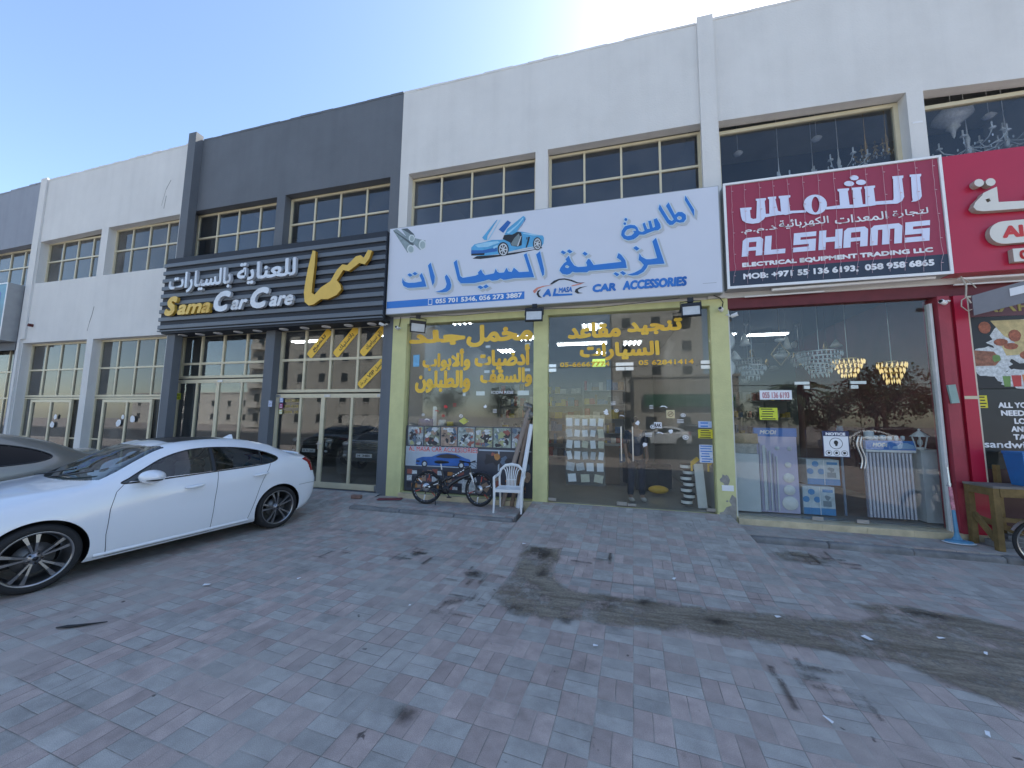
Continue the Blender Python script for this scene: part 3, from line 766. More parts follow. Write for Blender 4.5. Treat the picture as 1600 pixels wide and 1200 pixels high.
ZINA=[[[(-0.69,5.03),(-0.756,4.958),(-0.73,4.912),(-0.784,4.877),(-0.859,4.786),(-0.879,4.729),(-0.822,4.655),(-0.727,4.627),(-0.662,4.641),(-0.615,4.682),(-0.559,4.661),(-0.32,4.643),(-0.283,4.671),(0.447,4.664),(0.424,4.817),(0.347,4.939),(0.295,4.983),(0.261,4.891),(0.336,4.826),(0.348,4.796),(-0.191,4.782),(-0.263,4.905),(-0.299,4.924),(-0.34,4.844),(-0.319,4.794),(-0.328,4.765),(-0.503,4.768),(-0.578,4.809),(-0.642,4.904)],[(-0.764,4.817),(-0.727,4.837),(-0.674,4.793),(-0.708,4.762),(-0.756,4.781)]],[[(-0.856,5.123),(-0.812,5.155),(-0.741,5.101),(-0.793,5.067)]],[[(-0.727,5.133),(-0.68,5.163),(-0.611,5.107),(-0.667,5.073)]],[[(-0.409,5.047),(-0.369,5.081),(-0.303,5.026),(-0.358,4.992)]],[[(0.191,4.564),(0.232,4.592),(0.306,4.544),(0.261,4.507)]],[[(0.315,4.578),(0.367,4.605),(0.431,4.552),(0.383,4.516)]],[[(0.931,5.152),(1.0,5.217),(1.142,4.682),(0.842,4.686),(0.814,4.629),(0.754,4.551),(0.65,4.499),(0.548,4.495),(0.453,4.522),(0.592,4.553),(0.712,4.611),(0.764,4.69),(0.715,4.76),(0.67,4.803),(0.69,4.932),(0.726,4.862),(0.81,4.802),(0.886,4.794),(1.012,4.805)]],[[(0.575,5.058),(0.627,5.09),(0.692,5.031),(0.639,4.994)]]]
MASA=[[[(1.537,5.925),(1.552,6.007),(1.695,5.701),(1.691,5.565),(1.623,5.732)]],[[(1.085,5.893),(1.246,5.56),(1.293,5.522),(1.33,5.55),(1.197,5.844),(1.246,5.913),(1.352,5.642),(1.409,5.691),(1.483,5.682),(1.546,5.617),(1.549,5.532),(1.505,5.474),(1.43,5.472),(1.375,5.501),(1.309,5.446),(1.253,5.447),(1.207,5.501),(1.059,5.804)],[(1.387,5.584),(1.426,5.611),(1.471,5.584),(1.473,5.541),(1.432,5.525),(1.396,5.545)]],[[(0.362,5.434),(0.424,5.524),(0.522,5.545),(0.611,5.523),(0.659,5.474),(0.686,5.394),(0.745,5.366),(0.793,5.388),(0.758,5.536),(0.798,5.554),(0.843,5.419),(0.891,5.413),(0.866,5.577),(0.914,5.581),(0.948,5.427),(0.987,5.444),(0.963,5.597),(1.02,5.616),(1.084,5.485),(1.091,5.41),(1.043,5.368),(0.976,5.37),(0.899,5.347),(0.84,5.328),(0.782,5.308),(0.695,5.318),(0.656,5.28),(0.586,5.234),(0.487,5.224),(0.399,5.266),(0.351,5.348)],[(0.415,5.383),(0.462,5.454),(0.551,5.471),(0.619,5.446),(0.638,5.406),(0.58,5.408),(0.598,5.366),(0.548,5.318),(0.459,5.313),(0.42,5.344)]],[[(0.473,5.661),(0.469,5.645),(0.459,5.635),(0.444,5.633),(0.431,5.639),(0.421,5.652),(0.418,5.667),(0.421,5.683),(0.432,5.692),(0.446,5.695),(0.46,5.688),(0.47,5.676)]],[[(0.45,5.576),(0.447,5.562),(0.437,5.553),(0.424,5.551),(0.41,5.556),(0.402,5.567),(0.398,5.583),(0.402,5.596),(0.411,5.606),(0.425,5.608),(0.438,5.602),(0.447,5.59)]]]
SHAMS=[[[(5.034,5.862),(5.189,5.852),(5.185,5.814),(5.168,5.799),(5.167,5.458),(5.137,5.405),(5.083,5.379),(5.014,5.378),(5.042,5.403),(5.037,5.454),(5.048,5.818),(5.03,5.821)]],[[(4.797,5.871),(4.947,5.862),(4.943,5.821),(4.925,5.81),(4.93,5.481),(4.895,5.411),(4.831,5.375),(4.521,5.396),(4.522,5.456),(4.774,5.443),(4.786,5.479),(4.803,5.823),(4.794,5.831)]],[[(4.391,5.749),(4.542,5.745),(4.543,5.708),(4.521,5.698),(4.53,5.39),(4.448,5.382),(4.387,5.41),(4.398,5.7),(4.389,5.709)]],[[(4.208,5.753),(4.355,5.746),(4.353,5.715),(4.336,5.698),(4.347,5.451),(4.349,5.392),(4.266,5.384),(4.213,5.411),(4.223,5.704),(4.205,5.718)]],[[(4.002,5.761),(4.17,5.752),(4.168,5.719),(4.148,5.702),(4.159,5.442),(4.192,5.386),(4.1,5.391),(4.019,5.438),(4.023,5.71),(4.0,5.726)]],[[(3.813,5.455),(4.03,5.46),(4.523,5.414),(4.521,5.387),(4.266,5.38),(3.809,5.408)]],[[(3.258,5.459),(3.512,5.437),(3.51,5.394),(3.255,5.411)]],[[(3.103,5.763),(3.284,5.755),(3.286,5.717),(3.255,5.704),(3.267,5.446),(3.294,5.406),(3.194,5.388),(3.126,5.412),(3.121,5.711),(3.102,5.723)]],[[(2.93,5.768),(3.062,5.762),(3.061,5.724),(3.046,5.707),(3.079,5.471),(3.105,5.405),(3.004,5.397),(2.939,5.442),(2.949,5.723),(2.929,5.734)]],[[(2.735,5.762),(2.9,5.755),(2.897,5.719),(2.877,5.702),(2.883,5.412),(2.849,5.356),(2.807,5.324),(2.764,5.293),(2.661,5.289),(2.559,5.318),(2.498,5.377),(2.48,5.466),(2.471,5.618),(2.659,5.609),(2.657,5.567),(2.631,5.557),(2.636,5.409),(2.675,5.378),(2.727,5.383),(2.753,5.72),(2.734,5.728)]],[[(2.838,5.451),(2.977,5.446),(3.004,5.399),(2.882,5.386)]],[[(3.064,5.486),(3.148,5.451),(3.145,5.4),(3.084,5.4)]],[[(4.32,5.92),(4.31,5.898),(4.286,5.884),(4.253,5.883),(4.221,5.895),(4.199,5.916),(4.192,5.941),(4.202,5.963),(4.226,5.976),(4.259,5.977),(4.291,5.965),(4.313,5.944)]],[[(4.249,5.822),(4.237,5.799),(4.21,5.785),(4.172,5.785),(4.136,5.797),(4.11,5.819),(4.101,5.845),(4.113,5.868),(4.142,5.883),(4.179,5.883),(4.215,5.871),(4.24,5.849)]],[[(4.42,5.819),(4.409,5.796),(4.381,5.783),(4.344,5.782),(4.308,5.794),(4.282,5.816),(4.275,5.842),(4.286,5.865),(4.314,5.878),(4.35,5.88),(4.387,5.867),(4.412,5.845)]],[[(3.828,5.496),(3.819,5.449),(3.799,5.406),(3.77,5.372),(3.731,5.348),(3.688,5.336),(3.642,5.335),(3.597,5.348),(3.555,5.372),(3.52,5.406),(3.495,5.449),(3.479,5.497),(3.476,5.545),(3.485,5.594),(3.505,5.635),(3.535,5.671),(3.574,5.695),(3.618,5.707),(3.664,5.707),(3.709,5.694),(3.751,5.668),(3.785,5.633),(3.81,5.591),(3.825,5.544)],[(3.715,5.512),(3.709,5.467),(3.698,5.427),(3.684,5.397),(3.666,5.378),(3.649,5.372),(3.631,5.382),(3.617,5.405),(3.606,5.44),(3.599,5.482),(3.599,5.529),(3.605,5.574),(3.616,5.613),(3.63,5.644),(3.648,5.663),(3.665,5.667),(3.683,5.657),(3.698,5.634),(3.708,5.6),(3.715,5.557)]]]
GOLD=[[[(-6.909,5.724),(-6.823,5.699),(-6.822,5.341),(-6.846,4.938),(-6.857,4.657),(-6.773,4.591),(-6.601,4.758),(-6.336,4.895),(-6.174,5.159),(-6.026,5.284),(-5.889,5.251),(-5.66,5.446),(-5.53,5.459),(-5.446,5.384),(-5.341,5.569),(-5.232,5.539),(-5.298,5.35),(-5.406,5.224),(-5.56,5.27),(-5.836,5.096),(-5.994,5.142),(-6.156,4.899),(-6.05,4.793),(-6.015,4.672),(-6.131,4.543),(-6.372,4.455),(-6.578,4.469),(-6.777,4.353),(-6.915,4.334),(-7.04,4.43),(-7.084,4.675),(-7.06,4.956),(-6.998,5.357)]]]
CARPIC=[(2,[(-2.804,5.184),(-2.701,5.232),(-2.199,5.212),(-1.42,5.249),(-1.265,5.288),(-1.241,5.26),(-1.848,5.188),(-2.351,5.164),(-2.608,5.158)]),(0,[(-2.84,5.317),(-2.837,5.446),(-2.76,5.515),(-2.512,5.54),(-2.358,5.567),(-2.115,5.545),(-2.079,5.65),(-1.804,5.699),(-1.656,5.668),(-1.423,5.59),(-1.236,5.537),(-1.207,5.478),(-1.218,5.356),(-1.265,5.288),(-1.433,5.281),(-1.972,5.239),(-2.263,5.225),(-2.584,5.226),(-2.833,5.258)]),(4,[(-2.76,5.497),(-2.499,5.525),(-2.23,5.526),(-2.178,5.489),(-2.458,5.418),(-2.68,5.43)]),(1,[(-2.836,5.381),(-2.573,5.354),(-2.329,5.378),(-2.24,5.369),(-2.238,5.292),(-2.507,5.282),(-2.834,5.303)]),(2,[(-2.834,5.303),(-2.52,5.283),(-2.532,5.24),(-2.833,5.258)]),(4,[(-2.33,5.404),(-2.228,5.437),(-2.228,5.392),(-2.316,5.358)]),(2,[(-2.116,5.558),(-2.086,5.644),(-1.942,5.646),(-1.78,5.684),(-1.705,5.662),(-1.68,5.558),(-1.69,5.371),(-1.775,5.349),(-1.913,5.383),(-1.951,5.464)]),(5,[(-1.926,5.435),(-1.852,5.553),(-1.755,5.643),(-1.728,5.564),(-1.789,5.37),(-1.9,5.382)]),(3,[(-1.794,5.358),(-1.716,5.575),(-1.692,5.585),(-1.763,5.36)]),(0,[(-2.055,5.691),(-2.018,5.776),(-1.66,6.03),(-1.609,5.978),(-1.67,5.873),(-1.829,5.664),(-1.903,5.635),(-2.08,5.663)]),(1,[(-1.78,5.709),(-1.658,5.871),(-1.616,5.98),(-1.609,5.941),(-1.682,5.823),(-1.804,5.692)]),(4,[(-2.03,5.688),(-1.794,5.85),(-1.671,5.987),(-1.659,5.96),(-1.781,5.823),(-1.979,5.663)]),(1,[(-2.209,5.787),(-2.009,5.973),(-1.933,5.913),(-2.031,5.79),(-2.105,5.697)]),(0,[(-2.586,5.645),(-2.264,6.013),(-2.238,6.016),(-2.464,5.676),(-2.474,5.574),(-2.54,5.588)]),(4,[(-2.462,5.573),(-2.187,6.003),(-2.168,6.007),(-2.386,5.654),(-2.435,5.563)]),(2,[(-1.603,5.3),(-1.544,5.543),(-1.508,5.539),(-1.543,5.392),(-1.585,5.291)]),(2,[(-1.587,5.535),(-1.563,5.539),(-1.569,5.482),(-1.586,5.485)]),(4,[(-1.668,5.645),(-1.423,5.59),(-1.266,5.541),(-1.423,5.553),(-1.656,5.624)]),(3,[(-1.986,5.252),(-1.615,5.301),(-1.433,5.312),(-1.433,5.293),(-1.615,5.27),(-1.972,5.226)]),(2,[(-1.973,5.314),(-1.978,5.275),(-1.99,5.237),(-2.009,5.207),(-2.034,5.184),(-2.065,5.172),(-2.097,5.17),(-2.13,5.179),(-2.16,5.198),(-2.187,5.225),(-2.208,5.26),(-2.221,5.3),(-2.226,5.342),(-2.223,5.382),(-2.211,5.42),(-2.191,5.451),(-2.165,5.472),(-2.135,5.485),(-2.102,5.487),(-2.069,5.478),(-2.038,5.458),(-2.012,5.431),(-1.992,5.396),(-1.979,5.356)]),(3,[(-1.999,5.308),(-2.002,5.272),(-2.011,5.24),(-2.026,5.214),(-2.046,5.194),(-2.069,5.183),(-2.094,5.181),(-2.12,5.189),(-2.144,5.204),(-2.165,5.228),(-2.181,5.258),(-2.191,5.292),(-2.196,5.328),(-2.192,5.364),(-2.184,5.396),(-2.168,5.422),(-2.148,5.442),(-2.124,5.453),(-2.099,5.455),(-2.074,5.447),(-2.049,5.431),(-2.028,5.406),(-2.013,5.377),(-2.003,5.343)]),(2,[(-2.022,5.31),(-2.024,5.277),(-2.035,5.248),(-2.052,5.226),(-2.071,5.213),(-2.096,5.21),(-2.119,5.217),(-2.14,5.235),(-2.157,5.261),(-2.168,5.292),(-2.173,5.326),(-2.169,5.359),(-2.159,5.388),(-2.143,5.41),(-2.122,5.423),(-2.099,5.425),(-2.075,5.418),(-2.054,5.4),(-2.037,5.375),(-2.025,5.343)]),(2,[(-1.256,5.354),(-1.258,5.317),(-1.268,5.284),(-1.283,5.257),(-1.301,5.236),(-1.324,5.225),(-1.349,5.223),(-1.373,5.229),(-1.395,5.247),(-1.415,5.271),(-1.43,5.302),(-1.44,5.338),(-1.443,5.376),(-1.44,5.412),(-1.431,5.445),(-1.417,5.474),(-1.397,5.493),(-1.374,5.506),(-1.35,5.508),(-1.326,5.5),(-1.304,5.482),(-1.284,5.458),(-1.268,5.426),(-1.26,5.391)]),(3,[(-1.273,5.354),(-1.275,5.323),(-1.282,5.294),(-1.294,5.27),(-1.309,5.252),(-1.327,5.243),(-1.346,5.24),(-1.365,5.247),(-1.384,5.261),(-1.399,5.282),(-1.411,5.309),(-1.419,5.338),(-1.421,5.37),(-1.419,5.401),(-1.412,5.43),(-1.4,5.454),(-1.385,5.471),(-1.367,5.481),(-1.348,5.484),(-1.328,5.477),(-1.31,5.463),(-1.295,5.442),(-1.283,5.415),(-1.275,5.386)]),(2,[(-1.289,5.356),(-1.291,5.326),(-1.3,5.3),(-1.312,5.28),(-1.329,5.268),(-1.346,5.266),(-1.364,5.272),(-1.38,5.288),(-1.394,5.311),(-1.401,5.338),(-1.405,5.368),(-1.402,5.398),(-1.394,5.424),(-1.382,5.444),(-1.365,5.456),(-1.348,5.458),(-1.33,5.452),(-1.313,5.436),(-1.3,5.413),(-1.293,5.386)]),(3,[(-2.097,5.302),(-2.097,5.333),(-2.006,5.321),(-2.006,5.295)]),(3,[(-2.105,5.309),(-2.089,5.326),(-2.032,5.218),(-2.046,5.203)]),(3,[(-2.108,5.322),(-2.087,5.313),(-2.106,5.19),(-2.124,5.198)]),(3,[(-2.102,5.332),(-2.092,5.303),(-2.174,5.258),(-2.182,5.282)]),(3,[(-2.092,5.331),(-2.101,5.304),(-2.184,5.371),(-2.176,5.394)]),(3,[(-2.087,5.32),(-2.108,5.315),(-2.129,5.444),(-2.11,5.448)]),(3,[(-2.088,5.308),(-2.105,5.328),(-2.049,5.422),(-2.035,5.403)]),(3,[(-1.346,5.348),(-1.346,5.376),(-1.277,5.366),(-1.277,5.343)]),(3,[(-1.353,5.354),(-1.34,5.37),(-1.298,5.275),(-1.308,5.261)]),(3,[(-1.355,5.366),(-1.339,5.358),(-1.355,5.249),(-1.368,5.256)]),(3,[(-1.351,5.375),(-1.343,5.349),(-1.406,5.309),(-1.412,5.33)]),(3,[(-1.343,5.374),(-1.351,5.35),(-1.414,5.409),(-1.407,5.428)]),(3,[(-1.339,5.364),(-1.355,5.36),(-1.37,5.474),(-1.356,5.477)]),(3,[(-1.34,5.353),(-1.353,5.371),(-1.309,5.454),(-1.298,5.438)])]
PIPES=[(0,[(-4.826,6.085),(-4.728,6.113),(-4.234,5.701),(-4.418,5.488)]),(1,[(-4.833,6.081),(-4.723,6.019),(-4.247,5.677),(-4.315,5.658)]),(0,[(-4.613,6.098),(-4.459,6.093),(-4.243,5.884),(-4.262,5.731),(-4.375,5.77)]),(1,[(-4.599,6.097),(-4.445,6.091),(-4.257,5.917),(-4.326,5.915)]),(0,[(-4.268,5.834),(-3.963,5.735),(-4.09,5.518),(-4.289,5.708)]),(2,[(-4.245,5.56),(-4.25,5.521),(-4.269,5.49),(-4.298,5.47),(-4.334,5.467),(-4.37,5.478),(-4.402,5.504),(-4.424,5.54),(-4.433,5.58),(-4.428,5.62),(-4.409,5.652),(-4.379,5.671),(-4.343,5.675),(-4.307,5.663),(-4.276,5.636),(-4.254,5.601)]),(3,[(-4.264,5.557),(-4.268,5.528),(-4.281,5.504),(-4.303,5.49),(-4.33,5.487),(-4.356,5.496),(-4.379,5.514),(-4.396,5.542),(-4.402,5.573),(-4.398,5.601),(-4.385,5.625),(-4.363,5.64),(-4.336,5.643),(-4.31,5.634),(-4.287,5.614),(-4.27,5.588)]),(2,[(-4.245,5.819),(-4.249,5.784),(-4.265,5.755),(-4.289,5.738),(-4.319,5.734),(-4.348,5.744),(-4.375,5.768),(-4.392,5.8),(-4.4,5.838),(-4.396,5.873),(-4.38,5.902),(-4.356,5.919),(-4.326,5.922),(-4.297,5.911),(-4.27,5.888),(-4.253,5.855)]),(3,[(-4.261,5.816),(-4.265,5.789),(-4.276,5.768),(-4.292,5.755),(-4.313,5.752),(-4.335,5.76),(-4.354,5.777),(-4.367,5.801),(-4.373,5.829),(-4.369,5.855),(-4.358,5.877),(-4.341,5.891),(-4.32,5.893),(-4.299,5.885),(-4.28,5.867),(-4.267,5.843)]),(2,[(-3.948,5.631),(-3.953,5.586),(-3.972,5.551),(-4.001,5.528),(-4.036,5.522),(-4.072,5.535),(-4.103,5.564),(-4.125,5.604),(-4.134,5.652),(-4.128,5.696),(-4.11,5.732),(-4.081,5.755),(-4.046,5.76),(-4.01,5.746),(-3.979,5.718),(-3.957,5.677)]),(3,[(-3.968,5.628),(-3.971,5.594),(-3.984,5.566),(-4.006,5.55),(-4.032,5.545),(-4.058,5.555),(-4.081,5.577),(-4.096,5.608),(-4.103,5.643),(-4.1,5.677),(-4.085,5.705),(-4.064,5.722),(-4.039,5.726),(-4.013,5.716),(-3.99,5.694),(-3.973,5.663)])]
LOGO=[(0,[(-1.085,4.455),(-0.996,4.529),(-0.883,4.561),(-0.772,4.56),(-0.64,4.521),(-0.51,4.453),(-0.446,4.441),(-0.36,4.441),(-0.446,4.425),(-0.532,4.436),(-0.662,4.496),(-0.783,4.533),(-0.883,4.531),(-0.972,4.485),(-1.04,4.452)]),(1,[(-1.438,4.344),(-1.357,4.408),(-1.221,4.436),(-1.018,4.437),(-1.198,4.418),(-1.323,4.381),(-1.39,4.293),(-1.414,4.296)]),(1,[(-0.641,4.396),(-0.488,4.422),(-0.381,4.435),(-0.468,4.402),(-0.619,4.378)]),(0,[(-1.266,4.365),(-1.339,4.336),(-1.361,4.268),(-1.322,4.202),(-1.242,4.178),(-1.299,4.24),(-1.316,4.299)]),(0,[(-0.317,4.358),(-0.468,4.347),(-0.554,4.31),(-0.572,4.254),(-0.512,4.215),(-0.404,4.219),(-0.49,4.24),(-0.51,4.294),(-0.425,4.333)]),(2,[(-1.005,4.242),(-0.619,4.228),(-0.619,4.19),(-1.029,4.196)])]
TAA=[[[(6.068,5.435),(6.065,5.178),(6.518,5.147),(6.537,5.275),(6.503,5.311),(6.578,5.31),(6.625,5.261),(6.643,5.133),(6.81,5.125),(6.8,5.017),(5.988,5.046),(5.863,5.052),(5.786,5.078),(5.751,5.136),(5.782,5.214),(5.87,5.31),(5.893,5.354),(5.988,5.4)],[(5.908,5.244),(5.958,5.258),(5.974,5.209),(5.93,5.189)]],[[(5.917,5.524),(5.913,5.504),(5.903,5.488),(5.888,5.476),(5.871,5.469),(5.852,5.469),(5.834,5.475),(5.818,5.487),(5.806,5.503),(5.799,5.522),(5.798,5.543),(5.803,5.563),(5.812,5.579),(5.827,5.591),(5.844,5.598),(5.863,5.598),(5.882,5.591),(5.897,5.58),(5.909,5.564),(5.916,5.544)]],[[(6.059,5.514),(6.054,5.496),(6.044,5.479),(6.03,5.467),(6.013,5.46),(5.994,5.459),(5.976,5.466),(5.96,5.477),(5.949,5.493),(5.941,5.513),(5.94,5.533),(5.946,5.553),(5.955,5.569),(5.97,5.581),(5.987,5.588),(6.006,5.588),(6.024,5.583),(6.039,5.57),(6.051,5.554),(6.058,5.535)]],[[(6.543,4.855),(6.538,4.838),(6.53,4.824),(6.516,4.811),(6.501,4.806),(6.484,4.805),(6.468,4.81),(6.455,4.82),(6.444,4.834),(6.437,4.851),(6.437,4.87),(6.442,4.887),(6.45,4.902),(6.464,4.913),(6.479,4.919),(6.496,4.92),(6.512,4.915),(6.525,4.905),(6.536,4.891),(6.542,4.873)]]]
# ------------------------------------------------------------------ shop signs
alu_edge = M('sign_edge_aluminium', (0.34, 0.345, 0.35), 0.45, 0.3, var=0.1, scale=3)
flex_white = M('white_flex_face', (0.60, 0.625, 0.70), 0.42, var=0.025, scale=1.2)
shadow_grey = M('printed_grey', (0.46, 0.48, 0.50), 0.5, var=0.03)
halo_cyan = M('printed_pale_cyan', (0.52, 0.68, 0.80), 0.5, var=0.03)

def shapes(mb, L, y, mi=0, th=0.002, dx=0.0, dz=0.0, grow=0.0):
    for k, rings in enumerate(L):
        rr = []
        for q, r_ in enumerate(rings):
            if grow:
                # push the outline outwards along its corner normals (holes inwards)
                a = sum(r_[i][0] * r_[(i + 1) % len(r_)][1] - r_[(i + 1) % len(r_)][0] * r_[i][1] for i in range(len(r_)))
                sg = (1 if a > 0 else -1) * (1 if q == 0 else -1); n = len(r_); o = []
                for i in range(n):
                    p, c, x = Vector(r_[i - 1]), Vector(r_[i]), Vector(r_[(i + 1) % n])
                    e1, e2 = (c - p), (x - c)
                    if e1.length < 1e-6 or e2.length < 1e-6: o.append(tuple(c)); continue
                    e1.normalize(); e2.normalize(); n1 = Vector((e1.y, -e1.x)); n2 = Vector((e2.y, -e2.x)); nn = n1 + n2
                    nn = nn.normalized() if nn.length > .2 else n1
                    o.append(tuple(c + nn * grow * sg * min(1.6, 1 / max(nn.dot(n1), .5))))
                r_ = o
            rr.append([(x + dx, z + dz) for x, z in r_])
        mb.poly(rr, y - k * 0.00025, th, mi)

# car accessory shop: white light box
s = empty('shop_sign', (0, 0, 0), 0, 'long white light-box sign with blue Arabic lettering and a blue sports car', 'sign')
m = MB(); m.box(-4.92, 2.14, -0.232, -0.01, 4.04, 6.14, 1); m.rect(-4.905, 2.125, 4.055, 6.125, -0.236, 0.003, 0); m.build('light_box', [flex_white, alu_edge], s, bevel=0.004)
words = SAYARAT + ZINA + MASA
m = MB(); shapes(m, words, -0.2385, 0, 0.002, 0.045, -0.04, 0.022); m.build('lettering_shadow', shadow_grey, s)
m = MB(); shapes(m, words, -0.2455, 0, 0.002, 0, 0, 0.018); m.build('lettering_halo', halo_cyan, s)
m = MB(); shapes(m, words, -0.2525, 0, 0.002); m.build('lettering', blue_ink, s)
m = MB(); m.rect(-4.90, -1.62, 4.185, 4.35, -0.239, 0.002, 0)
text(m, '055 701 5346, 056 273 3887', -3.66, -1.67, 4.205, 4.325, -0.243, 1, bold=0.035)
for a, b_, c, e in ((-3.84, -3.74, 4.20, 4.215), (-3.84, -3.74, 4.325, 4.335), (-3.84, -3.828, 4.215, 4.325), (-3.752, -3.74, 4.215, 4.325)): m.rect(a, b_, c, e, -0.243, 0.002, 1)
m.build('phone_strip', [blue_ink, white_ink], s)
m = MB(); text(m, 'CAR', -0.22, 0.24, 4.215, 4.385, -0.244, 0, bold=0.06, shear=0.12); text(m, 'ACCESSORIES', 0.36, 1.53, 4.215, 4.405, -0.244, 0, bold=0.06, shear=0.12)
m.build('lettering', blue_ink, s)
m = MB()
for k, (c, p) in enumerate(LOGO): m.poly([p], -0.240 - k * .0003, 0.002, c)
text(m, 'A', -1.235, -1.05, 4.195, 4.36, -0.245, 2, bold=0.06, shear=0.2); text(m, 'L', -1.02, -0.90, 4.205, 4.36, -0.245, 2, bold=0.06, shear=0.2); text(m, 'MASA', -0.90, -0.625, 4.26, 4.37, -0.245, 2, bold=0.03, shear=0.2)
m.build('emblem', [black_ink, M('printed_coral', (0.62, 0.22, 0.16), 0.5), blue_ink], s)
pic = [M('printed_car_blue', (0.09, 0.36, 0.62), 0.45, var=0.2, scale=5), M('printed_deep_blue', (0.02, 0.12, 0.40), 0.45), black_ink, M('printed_silver', (0.55, 0.58, 0.60), 0.45), M('printed_sky', (0.33, 0.60, 0.78), 0.45), M('printed_seat_grey', (0.18, 0.23, 0.24), 0.5)]
m = MB()
for k, (c, p) in enumerate(CARPIC): m.poly([p], -0.239 - k * 0.00022, 0.0015, c)
m.build('car_picture', pic, s)
m = MB()
for k, (c, p) in enumerate(PIPES): m.poly([p], -0.239 - k * 0.00025, 0.0015, c)
m.build('film_roll_picture', [M('printed_film_grey', (0.25, 0.31, 0.32), 0.4, var=0.3, scale=9), M('printed_dark_grey', (0.07, 0.09, 0.10), 0.4), M('printed_pale', (0.6, 0.65, 0.65), 0.4), M('printed_mid', (0.33, 0.40, 0.40), 0.4)], s)
m = MB(); m.rect(1.80, 2.03, 4.235, 4.239, -0.238, .001, 0); m.build('printer_mark', M('printed_dark_grey', (0.07, 0.09, 0.10)), s)

# car care shop: slatted slate sign with raised letters
slat = M('slate_slat', (0.115, 0.135, 0.16), 0.5, var=0.08, scale=2); groove = M('slate_groove', (0.018, 0.024, 0.036), 0.7, var=0.1)
gold = M('gold_letter', (0.66, 0.42, 0.08), 0.35, 0.25, var=0.08, scale=4); silver = M('silver_letter', (0.62, 0.64, 0.67), 0.35, 0.25, var=0.06, scale=4); sil_side = M('letter_return', (0.30, 0.31, 0.32), 0.4, 0.4, var=0.1)
gold_side = M('gold_return', (0.42, 0.23, 0.03), 0.4, 0.3)
s = empty('shop_sign', (0, 0, 0), 0, 'dark slatted sign with raised silver and gold letters', 'sign')
m = MB(); m.box(-12.02, -4.945, -0.30, -0.205, 3.95, 6.06); m.box(-11.95, -4.945, -0.30, 0.17, 3.90, 3.948); m.build('panel', groove, s)
for i in range(9):
    z = 4.075 + i * 0.2215
    m = MB(); m.box(-12.05, -4.94, -0.345, -0.302, z - 0.055, z + 0.055); m.build('slat', slat, s, bevel=0.012)
m = MB(); m.box(-12.05, -4.94, -0.345, -0.302, 3.952, 3.985); m.build('edge_trim', slat, s)
yl = -0.42
m = MB(); text(m, ar('للعناية'), -9.25, -7.39, 5.03, 5.62, yl, 0, bold=0.025, ext=0.035); text(m, ar('بالسيارات'), -11.66, -9.45, 4.97, 5.56, yl, 0, bold=0.025, ext=0.035)
m.build('arabic_letters', silver, s)
m = MB(); text(m, 'S', -11.72, -11.27, 4.355, 4.90, yl, 0, bold=0.05, shear=0.25, ext=0.035); text(m, 'ama', -11.24, -10.07, 4.36, 4.645, yl, 0, bold=0.032, shear=0.25, ext=0.035)
m.build('gold_letters', gold, s)
m = MB(); text(m, 'C', -9.96, -9.40, 4.36, 4.92, yl, 0, bold=0.05, shear=0.25, ext=0.035); text(m, 'ar', -9.37, -8.83, 4.38, 4.65, yl, 0, bold=0.032, shear=0.25, ext=0.035)
text(m, 'C', -8.74, -8.16, 4.37, 4.92, yl, 0, bold=0.05, shear=0.25, ext=0.035); text(m, 'are', -8.13, -7.40, 4.39, 4.66, yl, 0, bold=0.032, shear=0.25, ext=0.035)
m.build('silver_letters', silver, s)
m = MB(); m.poly(GOLD[0], -0.43, 0.075, 0, 1); m.build('gold_emblem', [gold, gold_side], s)
for x in (-11.5, -10.85, -10.2, -9.5, -8.85, -8.0, -7.35, -6.7, -6.05, -5.4):
    o = empty('downlight', (x, -0.06, 3.90), 0, 'round recessed downlight under the dark slatted sign', 'lamp', 'downlights under the slatted sign')
    m = MB(); m.lathe([(0.105, 0.0), (0.105, -0.018), (0.085, -0.022), (0.08, -0.004), (0.0, -0.004)], n=20); m.build('trim_ring', white_pl, o)
    m = MB(); m.lathe([(0.078, -0.006), (0.0, -0.008)], n=16); m.build('diffuser', M('frosted_lens', (0.5, 0.5, 0.48), 0.3), o)

# lighting shop: red and black banner in a white frame
banner_red = M('banner_red', (0.30, 0.028, 0.065), 0.5, var=0.05, scale=1.5); banner_navy = M('banner_navy', (0.022, 0.034, 0.062), 0.5, var=0.06); lilac = M('banner_lilac_white', (0.66, 0.70, 0.86), 0.5, var=0.03)
s = empty('shop_sign', (0, 0, 0), 0, 'red and navy banner sign with white lettering and hanging light strings', 'sign')
m = MB(); m.box(2.215, 5.465, -0.245, -0.01, 4.10, 6.13, 1); m.rect(2.25, 5.43, 4.14, 6.095, -0.249, .003, 0); m.build('panel', [banner_red, alu_edge], s)
m = MB(); m.rect(2.25, 5.43, 4.14, 4.43, -0.253, .003); m.build('navy_band', banner_navy, s)
m = MB()
for a, b_, c, e in ((2.205, 5.475, 4.09, 4.135), (2.205, 5.475, 6.10, 6.14), (2.205, 2.245, 4.135, 6.10), (5.435, 5.475, 4.135, 6.10)): m.box(a, b_, -0.268, -0.246, c, e)
m.build('white_frame', white_pl, s)
m = MB(); shapes(m, SHAMS, -0.262, 0, .002); m.build('arabic_letters', lilac, s)
m = MB(); yy = -0.2575
text(m, ar('ذ.م.م.'), 2.47, 3.04, 5.10, 5.22, yy, 0, bold=0.015)
